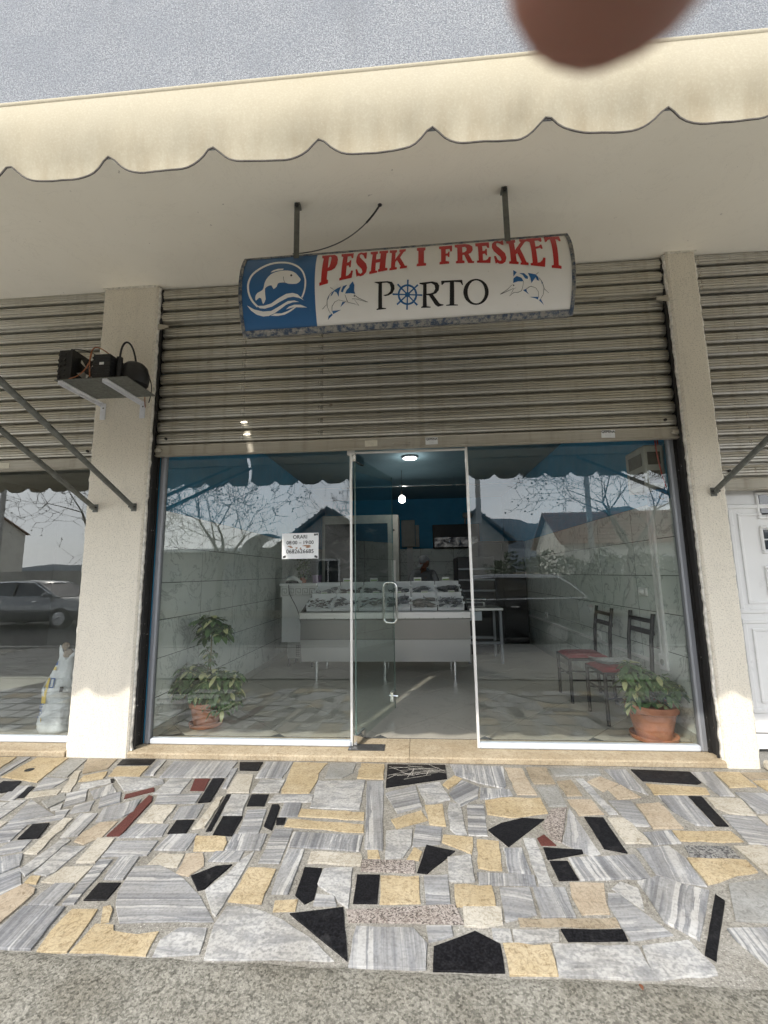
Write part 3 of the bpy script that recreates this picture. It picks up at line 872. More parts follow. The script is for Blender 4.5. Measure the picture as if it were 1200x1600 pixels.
('w',0,[(0.336,-1.515),(0.494,-1.501),(0.508,-1.448),(0.34,-1.457)]),
('y',0,[(0.288,-1.646),(0.448,-1.64),(0.453,-1.521),(0.291,-1.524)]),
('g',-1.48,[(-0.266,-1.647),(-0.003,-1.641),(0.002,-1.54),(-0.046,-1.474),(-0.263,-1.478)]),
('t',0,[(0.374,-1.44),(0.751,-1.421),(0.751,-1.381),(0.373,-1.405)]),
('k',0,[(0.533,-1.497),(0.747,-1.484),(0.751,-1.435),(0.524,-1.445)]),
('b',0,[(0.628,-1.268),(0.632,-1.363),(0.74,-1.357),(0.753,-1.289),(0.787,-1.184),(0.646,-1.186)]),
('g',0.12,[(0.759,-1.306),(0.764,-1.481),(0.928,-1.447),(0.824,-1.244),(0.784,-1.246)]),
('w',0,[(0.811,-1.214),(0.886,-1.329),(0.922,-1.206),(0.867,-1.172)]),
('g',-2.18,[(0.946,-1.242),(0.934,-1.383),(1.013,-1.468),(1.209,-1.21),(1.11,-1.172),(1.045,-1.131),(0.942,-1.171)]),
('k',0,[(0.996,-1.526),(1.019,-1.55),(1.241,-1.263),(1.226,-1.228)]),
('o',-1.95,[(1.215,-1.364),(1.386,-1.37),(1.55,-1.164),(1.513,-1.127),(1.326,-1.166)]),
('g',-1.67,[(1.151,-1.464),(1.178,-1.567),(1.202,-1.601),(1.34,-1.392),(1.151,-1.413)]),
('w',0,[(0.454,-1.643),(0.77,-1.637),(0.769,-1.512),(0.471,-1.518)]),
('w',0,[(0.775,-1.636),(0.983,-1.607),(0.993,-1.577),(0.972,-1.47),(0.792,-1.504)]),
]

def stone_mesh(poly, jit):
    P = []
    n = len(poly)
    for i in range(n):
        a, b = poly[i], poly[(i + 1) % n]
        L = math.hypot(b[0] - a[0], b[1] - a[1])
        k = max(1, int(L / .05))
        for s in range(k):
            t = s / k
            x, y = lerp(a[0], b[0], t), lerp(a[1], b[1], t)
            j = jit if s else jit * .5
            P.append((x + j * noise.noise(Vector((x * 31, y * 31, 1.7))) * 1.8, min(-.012, y + j * noise.noise(Vector((x * 31, y * 31, 8.2))) * 1.8)))
    return P
for t, ang, poly in STONES:
    cx = sum(p[0] for p in poly) / len(poly); cy = sum(p[1] for p in poly) / len(poly)
    poly = [(x + (x - cx) / max(.03, math.hypot(x - cx, y - cy)) * .0042, max(-1.655, min(-.014, y + (y - cy) / max(.03, math.hypot(x - cx, y - cy)) * .0042))) for x, y in poly]
    P = stone_mesh(poly, {'y': .006, 'c': .006, 'b': .006, 't': .006, 'g': .0035, 'w': .004}.get(t, .0015))
    h = random.uniform(.0005, .0045)
    ca, sa = math.cos(-ang), math.sin(-ang)
    Q = [((x - cx) * ca - (y - cy) * sa, (x - cx) * sa + (y - cy) * ca) for x, y in P]
    o = MB().prism(Q, -.012, h, .0010).build('paving_stone', M['st_' + t], pav, local=True)
    o.location = (cx, cy, 0)
    o.rotation_euler = (random.uniform(-.003, .003), random.uniform(-.003, .003), ang)
# scratches keyed into the black slab by the step
sm = MB(); rs = random.Random(12)
for k in range(22):
    x, y = rs.uniform(-.21, .16), rs.uniform(-.24, -.05)
    a_ = rs.choice((.15, -.35, .5, 1.3, 2.2)) + rs.uniform(-.25, .25); l_ = rs.uniform(.05, .15)
    p, q = (x - math.cos(a_) * l_, y - math.sin(a_) * l_ * .5), (x + math.cos(a_) * l_, y + math.sin(a_) * l_ * .5)
    p = (max(-.225, min(.17, p[0])), max(-.27 + (.0 if False else .0), min(-.045, p[1]))); q = (max(-.225, min(.17, q[0])), max(-.27 + (.0 if False else .0), min(-.045, q[1])))
    d_ = Vector((q[0] - p[0], q[1] - p[1], 0)); n_ = Vector((-d_.y, d_.x, 0)).normalized() * .0012
    sm.add([(p[0] - n_.x, p[1] - n_.y, .0062), (q[0] - n_.x, q[1] - n_.y, .0062), (q[0] + n_.x, q[1] + n_.y, .0062), (p[0] + n_.x, p[1] + n_.y, .0062)], [(0, 1, 2, 3)])
tag(sm.build('scratch_marks', M['white_plaster'], pav), kind='stuff')
MB().lathe([(.030, .0052), (.020, .0058), (.019, .0015)], -2.80, -.235, 0, 20).build('drain_hole', M['black_iron'], pav)
lf_ = MB().add([(0, -.011, .009), (.006, -.003, .014), (.005, .006, .012), (0, .012, .010), (-.006, .005, .013), (-.005, -.004, .011)], [(0, 1, 2, 3), (0, 3, 4, 5)])
o = lf_.build('dry_leaf', plain('dry_brown_leaf', (.16, .06, .03), .8)); o.location = (.70, -1.685, .004)
tag(o, 'tiny dry brown leaf on the rough concrete strip', 'leaf')
# beyond the mosaic in view the same kind of paving goes on
mbs = {k: MB() for k in 'gywkc'}
rnd = random.Random(5)
def vis_limits(y):            # how far the individually laid stones reach at this depth
    return lerp(-3.27, -1.70, min(1, -y / 1.6)), lerp(2.40, 1.22, min(1, -y / 1.6))
y = -1.62
while y < -.1:
    hh = rnd.uniform(.14, .24); hh = min(hh, -.04 - y)
    x = -8.4
    while x < 8.4:
        w = rnd.uniform(.14, .42)
        lo, hi = min(vis_limits(y)[0], vis_limits(y + hh)[0]), max(vis_limits(y)[1], vis_limits(y + hh)[1])
        if x + w < lo - .02 or x > hi + .02:
            g = .014
            P = [(x + g + rnd.uniform(0, .02), y + g), (x + w - g, y + g + rnd.uniform(0, .02)), (x + w - g - rnd.uniform(0, .03), y + hh - g), (x + g, y + hh - g - rnd.uniform(0, .02))]
            mbs[rnd.choice('gggggwwwyyyck')].prism(P, -.012, rnd.uniform(.001, .004))
        x += w
    y += hh
first = None
for k, mb in mbs.items():
    o = mb.build('paving_mosaic', M['st_' + k], pav); tag(o, kind='stuff')

# ---- sills
sl = struct(MB().box(XL - .03, 2.112, .012, .34, -.05, .018).build('sill', M['sill']))
def sill_slab(x0, x1, par):
    prof = [(-.004, .0), (-.006, .03), (.0, .037), (.008, .04), (.33, .044), (.33, .02), (.01, .019), (.008, -.0)]
    o = MB().extrude_x(prof, x0, x1).build('sill_slab', M['sill'], par, smooth=30)
    return o
sill_slab(-2.228, -.082, sl); sill_slab(-.079, 2.106, sl)
sl2 = struct(MB().box(-7.2, -2.735, .012, .34, -.05, .018).build('sill', M['sill']))
sill_slab(-7.2, -5.0, sl2); sill_slab(-4.997, -2.735, sl2)
sl3 = struct(MB().box(2.335, 6.8, .012, .34, -.05, .018).build('sill', M['paver']))

# ---- overhang and the parapet above the awning
struct(MB().box(-8.5, 8.5, -1.15, .6, SOF, SOF + .32).build('soffit', M['soffit']))
struct(MB().box(-8.5, 8.5, -1.19, -1.15, SOF - .01, 6.6).build('parapet_wall', M['parapet']))
struct(MB().box(-8.5, 8.5, .6, 7.4, SOF + .02, 6.6).build('upper_wall', M['parapet']))

# ---- shop floor: tiles laid diagonally
def clip_rect(poly, x0, x1, y0, y1):
    def cl(P, ins, inter):
        o = []
        for i in range(len(P)):
            a, b = P[i], P[(i + 1) % len(P)]
            if ins(a): o.append(a)
            if ins(a) != ins(b): o.append(inter(a, b))
        return o
    def ix(c): return lambda a, b: (c, a[1] + (b[1] - a[1]) * (c - a[0]) / (b[0] - a[0]))
    def iy(c): return lambda a, b: (a[0] + (b[0] - a[0]) * (c - a[1]) / (b[1] - a[1]), c)
    for ins, f in ((lambda p: p[0] >= x0, ix(x0)), (lambda p: p[0] <= x1, ix(x1)), (lambda p: p[1] >= y0, iy(y0)), (lambda p: p[1] <= y1, iy(y1))):
        if not poly: return poly
        poly = cl(poly, ins, f)
    return poly
fl = struct(MB().box(XL, XR, .34, YB, -.1, .045).build('floor', M['tile_grout']))
s = .60; d = s / math.sqrt(2)
for i in range(-16, 17):
    for j in range(-16, 17):
        cx, cy = (i + j) * d + .1, .4 + (i - j) * d
        h = d - .004
        P = clip_rect([(cx - h, cy), (cx, cy - h), (cx + h, cy), (cx, cy + h)], XL + .004, XR - .004, .342, YB - .01)
        if len(P) >= 3 and -1 < cy < YB + 1:
            A = abs(sum(P[k][0] * P[(k + 1) % len(P)][1] - P[(k + 1) % len(P)][0] * P[k][1] for k in range(len(P)))) / 2
            if A > .004:
                MB().prism(P, .03, .0475, .0).build('floor_tile', M['floor_tile'], fl)

# ---- shop walls with marbled tiles up to 1.94 m, blue paint above
TH, TW = .315, .775
def tiled_wall(name, axis, c, sgn, a0, a1, thick=.05):
    """axis 'x': wall plane at x = c; 'y': at y = c; tiles face along sgn"""
    w = MB()
    if axis == 'x': w.box(c - sgn * thick, c, a0, a1, .0, ZC)
    else: w.box(a0, a1, c - sgn * thick, c, .0, ZC)
    wall = struct(w.build(name, M['blue_wall']))
    g = MB()
    if axis == 'x': g.box(c, c + sgn * .0085, a0, a1, .03, 1.94)
    else: g.box(a0, a1, c, c + sgn * .0085, .03, 1.94)
    g.build('tile_bed', M['tile_grout'], wall)
    full = None
    z = .05; r = 0
    while z < 1.93:
        a = a0; k = 0
        while a < a1 - .02:
            b = min(a + TW, a1)
            e = .0028
            o = MB()
            if axis == 'x': o.box(c + sgn * .001, c + sgn * .011, a + .0048, b - .0048, z + e, z + TH - e, .0012)
            else: o.box(a + e, b - e, c + sgn * .001, c + sgn * .011, z + e, z + TH - e, .0012)
            o.build('wall_tile', M['skirting'] if False else M['wall_tile'], wall)
            a = b; k += 1
        z += TH; r += 1
    sk = MB()
    if axis == 'x': sk.box(c + sgn * .011, c + sgn * .019, a0, a1, .046, .125, .002)
    else: sk.box(a0, a1, c + sgn * .011, c + sgn * .019, .046, .125, .002)
    sk.build('skirting', M['skirting'], wall)
    return wall
tiled_wall('side_wall', 'x', XL, 1, .18, YB)
tiled_wall('side_wall', 'x', XR, -1, .18, YB)
tiled_wall('back_wall', 'y', YB, -1, XL, XR)
struct(MB().box(XL - .02, XR + .02, .13, YB + .05, ZC, ZC + .1).build('ceiling', M['ceiling']))
struct(MB().box(XL - .02, XR + .02, .30, .36, 2.46, ZC).build('lintel', M['blue_wall']))
# the neighbouring room to the left
struct(MB().box(-7.4, -2.75, .34, 5.0, -.1, .045).build('floor', M['room_grey']))
nb = MB(); nb.box(-7.4, -2.75, 5.0, 5.1, 0, 3.1); struct(nb.build('back_wall', M['room_grey']))
struct(MB().box(-7.5, -7.4, .13, 5.1, 0, 3.1).build('side_wall', M['room_grey']))
struct(MB().box(-2.75, -2.70, .36, 5.1, 0, 3.1).build('side_wall', M['room_grey']))
struct(MB().box(-7.5, -2.70, .13, 5.1, 3.1, 3.2).build('ceiling', M['room_grey']))
# solid building behind the facade (roof slab keeps the rooms dark)
struct(MB().box(2.34, 7.4, .36, .42, 0, SOF).build('side_wall', M['room_grey']))

# ---- pillars
def pillar(x0, x1, label):
    t = thing('pillar', label, 'pillar', ((x0 + x1) / 2, 0, 0))
    mb = MB(); V = []; F = []
    mb.box(x0, x1, 0, .36, -.02, SOF, .012)
    mb.build('shaft', M['pillar'], t)
    # ragged plaster left along the shutter rails
    for xs, s in ((x0, -1), (x1, 1)):
        V = []; n = 150
        for i in range(n + 1):
            z = lerp(.02, SOF - .01, i / n)
            r = .012 + .010 * noise.noise(Vector((z * 14, xs * 5, 1))) + .007 * noise.noise(Vector((z * 45, xs, 3)))
            V += [(xs, .02, z), (xs + s * max(.003, r), .026 + .006 * noise.noise(Vector((z * 30, 7, xs))), z), (xs + s * max(.002, r * .8), .05, z)]
        F = []
        for i in range(n):
            for k in (0, 1):
                a = i * 3 + k
                F.append((a, a + 1, a + 4, a + 3))
        MB().add(V, F).build('plaster_edge', M['white_plaster'], t)
    cap = MB()
    n = 26; V = []; F = []
    for i in range(n + 1):
        x = lerp(x0 - .01, x1 + .01, i / n)
        z = SOF - .02 - .012 * abs(noise.noise(Vector((x * 17, 1, 1)))) * 2
        V += [(x, -.006, z), (x, -.004, SOF - .001)]
    for i in range(n): F.append((2 * i, 2 * i + 2, 2 * i + 3, 2 * i + 1))
    cap.add(V, F).build('plaster_edge', M['white_plaster'], t)
    return t
pillar(-2.73, -2.23, 'broad cream rendered pillar with a compressor shelf fixed to it')
pillar(2.11, 2.335, 'narrow cream rendered pillar beside the white panelled door')
pillar(-7.7, -7.2, 'cream rendered pillar at the far end of the neighbouring shopfront')
pillar(6.8, 7.3, 'cream rendered pillar at the far end beyond the white door')

# ================================================================== ROLLER SHUTTERS
def slat_profile(h):
    out = [(.022, 0.0), (.022, .0115), (-.010, .014)]
    n = 4; z0, z1 = .016, h - .010
    for k in range(n):
        za, dz = lerp(z0, z1, k / n), (z1 - z0) / n
        def y(z): return -.014 - .013 * math.sin(PI * (z - z0) / (z1 - z0)) ** .8
        for f, g in ((.0, .008), (.2, 0), (.8, 0), (1.0, .008)):
            out.append((y(min(z1 - .0001, max(z0 + .0001, za + dz * f))) + g, za + dz * f))
    out += [(-.010, h - .006), (.0, h - .003), (.022, h - .002), (.022, h), (.028, h), (.028, 0.0)]
    return out
def shutter(label, x0, x1, zb, ztop, nfront, mat, barmat, latch=True):
    t = thing('roller_shutter', label, 'shutter', ((x0 + x1) / 2, .1, zb))
    h = .1105
    zs = zb + .098
    sl = MB().extrude_x(slat_profile(h), -(x1 - x0) / 2, (x1 - x0) / 2)
    me = sl.mesh('slat', 35); me.materials.append(mat)
    k = 0
    z = zs
    while z < ztop - .01:
        o = bpy.data.objects.new('slat', me); COL.objects.link(o); o.parent = t
        front = z > ztop - h * nfront - .03
        o.location = (0, (.012 if not front else -.028) + random.uniform(-.0012, .0012), z - zb + (.0 if not front else .012))
        o.rotation_euler = (random.uniform(-.02, .02), random.uniform(-.0006, .0006), 0)
        if front and z - h <= ztop - h * nfront - .03:
            o2 = bpy.data.objects.new('slat', me); COL.objects.link(o2); o2.parent = t; o2.location = (0, .012, z - zb)
        z += h; k += 1
    # bottom rail
    prof = [(.016, 0), (-.012, 0), (-.026, .004), (-.026, .012), (-.014, .016), (-.014, .085), (-.020, .092), (-.008, .1), (.016, .1)]
    bar = MB().extrude_x([(y + .1, z_ + zb) for y, z_ in prof], x0, x1).build('bottom_rail', barmat, t, smooth=30)
    for xs, s in ((x0, 1), (x1, -1)):
        b = MB(); b.tube([(xs + s * .09, .1 + .012 - .022, zs + .055), (xs + s * .09, .1 - .028, zs + .055)], .011, 10)
        b.build('bolt', M['black_iron'], t)
        b = MB(); b.box(xs + s * .05, xs + s * .005, .06, .088, zb + .03, zb + .065, .004).tube([(xs + s * .06, .075, zb + .045), (xs - s * .012, .075, zb + .045)], .009, 8)
        b.build('latch', barmat, t)
    return t
H_MAIN = 2.415
sh = shutter('half-raised grey roller shutter behind the hanging shop sign', -2.212, 2.095, H_MAIN - .03, SOF - .01, 3, M['shutter'], M['shutter_bar'])
def rails(par, x0, x1):
    for xs, s in ((x0, 1), (x1, -1)):
        MB().box(xs - s * .004, xs + s * .022, .045, .058, .045, SOF - .02).box(xs - s * .004, xs + s * .003, .058, .135, .045, SOF - .02).box(xs - s * .004, xs + s * .022, .135, .146, .045, SOF - .02).build('guide_rail', M['rail'], par)
rails(sh, -2.226, 2.106)
for xs, s in ((-2.222, 1), (2.102, -1)):
    MB().add([(xs, .02, 3.52), (xs + s * .10, .02, 3.535), (xs + s * .085, .02, 3.56), (xs, .02, 3.575), (xs, .03, 3.52), (xs + s * .10, .03, 3.535), (xs + s * .085, .03, 3.56), (xs, .03, 3.575)],
             [(0, 1, 2, 3), (4, 7, 6, 5), (0, 4, 5, 1), (1, 5, 6, 2), (2, 6, 7, 3), (3, 7, 4, 0)]).build('stop_bracket', M['shutter_bar'], sh)
b = MB().tube([(-.16, .075, H_MAIN + .005), (-.155, .055, H_MAIN + .002), (-.03, .055, H_MAIN + .002), (-.025, .075, H_MAIN + .005)], .006, 8); b.build('pull_handle', M['shutter_bar'], sh)
s2 = shutter('grey roller shutter over the dark neighbouring shop window', -7.19, -2.738, 2.30, SOF - .01, 3, M['shutter'], M['shutter_bar'])
rails(s2, -7.2, -2.732)
s3 = shutter('shiny roller shutter above the white panelled door', 2.345, 6.79, 1.955, SOF - .01, 3, M['shutter_bright'], M['shutter_bar'])
rails(s3, 2.337, 6.797)

# ---- text helper (built-in font) ----
def text_mesh(body, size, align='CENTER', bold=0.0):
    cu = bpy.data.curves.new('text', 'FONT')
    cu.body = body; cu.size = size; cu.align_x = align; cu.align_y = 'CENTER'; cu.offset = bold; cu.resolution_u = 3
    o = bpy.data.objects.new('text', cu); COL.objects.link(o)
    dg = bpy.context.evaluated_depsgraph_get()
    me = bpy.data.meshes.new_from_object(o.evaluated_get(dg))
    bpy.data.objects.remove(o); bpy.data.curves.remove(cu)
    return me
def wall_text(body, size, x, y, z, mat, parent, name='lettering', rot=0.0, bold=0.0, face=-1, sx=1.0):
    """lettering on a surface that faces -y"""
    me = text_mesh(body, size, bold=bold)
    R_ = Matrix.Rotation(PI / 2, 4, 'X')
    me.transform(Matrix.Translation((x, y, z)) @ Matrix.Rotation(rot, 4, 'Y') @ R_ @ Matrix.Diagonal((sx, 1, 1, 1)))
    off = Vector((0, 0, 0)); p = parent
    while p is not None: off += Vector(p.location); p = p.parent
    me.transform(Matrix.Translation(-off))
    me.materials.clear(); me.materials.append(mat)
    o = bpy.data.objects.new(name, me); COL.objects.link(o); o.parent = parent
    return o
M['ink'] = plain('black_ink', (.02, .02, .022), .7, var=.2)
M['ink_blue'] = plain('blue_ink', (.06, .12, .30), .7, var=.2)
M['paper'] = plain('white_paper', (.76, .78, .78), .75, var=.04, scale=20)
M['paper_old'] = plain('yellowed_paper', (.66, .63, .52), .8, var=.1, scale=30)

# stickers on the bottom rail
def sticker(x, z, w, h, rot, paper, title, label, lines):
    yy = .1 - .0145
    t = thing('sticker', label, 'sticker', (x, yy, z))
    t.rotation_euler = (0, rot, 0)
    MB().box(-w / 2, w / 2, -.0012, 0, -h / 2, h / 2).build('paper', paper, t, local=True)
    def loc_text(b, s_, dx, dz, mat, bold=0):
        me = text_mesh(b, s_, bold=bold); me.transform(Matrix.Translation((dx, -.0020, dz)) @ Matrix.Rotation(PI / 2, 4, 'X')); me.materials.clear(); me.materials.append(mat)
        o = bpy.data.objects.new('lettering', me); COL.objects.link(o); o.parent = t
    if title: loc_text(title, h * .42, 0, h * .26, M['ink'], .0008)
    for i, l in enumerate(lines): loc_text(l, h * .19, 0, -h * (.02 + .2 * i), M['ink'])
zst = H_MAIN - .03 + .05
sticker(-.345, zst - .002, .105, .052, -.02, M['paper_old'], '', 'yellowed small sticker on the shutter rail above the door hinge', ['--------------', '-------------'])
sticker(.155, zst, .10, .060, .0, M['paper'], 'QEPENA', 'white sticker on the shutter rail above the door opening', ['------------', '------------', '--- -- ---'])
sticker(1.56, zst + .006, .105, .066, .05, M['paper'], 'QEPENA', 'tilted white sticker on the shutter rail towards the narrow pillar', ['------------', '------------', '--- -- ---'])
sticker(-3.60, 2.30 + .05, .10, .05, 0, M['paper_old'], '', 'yellowed sticker on the neighbouring shutter rail', ['- - - - -', '- - - - -'])
# ================================================================== AWNING
def awning(x0, x1, label, arms, phase=-.949, per=.343):
    t = thing('awning', label, 'awning', ((x0 + x1) / 2, -1.2, 0))
    YV, ZT = -2.22, 2.915
    n = int((x1 - x0) / .0175)
    V, F = [], []
    rows = 9
    for i in range(n + 1):
        x = lerp(x0, x1, i / n)
        ph = ((x - phase) / per) % 1.0
        e = min(ph, 1 - ph)                       # 0 at a notch
        amp = .066 + .008 * noise.noise(Vector((round((x - phase) / per) * 3.7, 1, 2)))
        bot = 2.632 + amp * math.exp(-(e / .15) ** 1.5)
        bot += .003 * noise.noise(Vector((x * 2.1, 0, 4)))
        for j in range(rows + 1):
            u = j / rows
            z = lerp(ZT, bot, u)
            u = (ZT - z) / .283
            billow = -.018 * math.sin(PI * min(1, u * 1.15)) + .004 * u * math.cos(2 * PI * ph)
            wob = .010 * noise.noise(Vector((x * 2.3, u * .8, 1.0))) * u + .007 * noise.noise(Vector((x * 7, u * 2, 5))) * u + .003 * noise.noise(Vector((x * 19, u * 3.5, 9))) * min(1, u * 2)
            V.append((x, YV + billow + wob + .012 * u * u, z))
    for i in range(n):
        for j in range(rows):
            a = i * (rows + 1) + j
            F.append((a, a + rows + 1, a + rows + 2, a + 1))
    MB().add(V, F).build('valance', M['cloth'], t, smooth='all')
    hem = [V[i * (rows + 1) + rows] for i in range(n + 1)]
    MB().tube([(p[0], p[1], p[2] - .001) for p in hem], .0028, 5).build('hem_piping', M['piping'], t)
    # front bar in its cloth pocket, and the sloping sheet up to the wall
    MB().tube([(x0, YV + .010, 2.921), (x1, YV + .010, 2.921)], .0135, 12).build('front_bar', M['cloth'], t, smooth=40)
    V, F = [], []
    nx, ny = 40, 10
    for i in range(nx + 1):
        x = lerp(x0, x1, i / nx)
        for j in range(ny + 1):
            u = j / ny
            V.append((x, lerp(YV + .01, -1.195, u), lerp(2.935, 4.24, u) - .03 * math.sin(PI * u)))
    for i in range(nx):
        for j in range(ny):
            a = i * (ny + 1) + j
            F.append((a, a + ny + 1, a + ny + 2, a + 1))
    MB().add(V, F).build('canopy', M['cloth'], t, smooth='all')
    for xa in arms:
        MB().tube([(xa, -.02, 1.935), (xa, YV + .02, 2.90)], .019, 12).build('arm', M['steel_tube'], t, smooth=40)
        MB().box(xa - .022, xa + .022, -.012, .0, 1.90, 1.965, .003).box(xa - .012, xa + .012, -.045, -.012, 1.915, 1.95, .003).build('arm_bracket', M['steel_tube'], t)
        MB().tube([(xa - .03, -.03, 1.934), (xa + .03, -.03, 1.934)], .007, 8).build('pivot_bolt', M['black_iron'], t)
    return t
awning(-2.335, 6.9, 'cream cloth awning with scalloped valance above the shop sign', (-2.309, 2.243, 6.85))
awning(-7.2, -2.375, 'cream scalloped awning of the neighbouring shop beyond the broad pillar', (-2.644, -7.1))

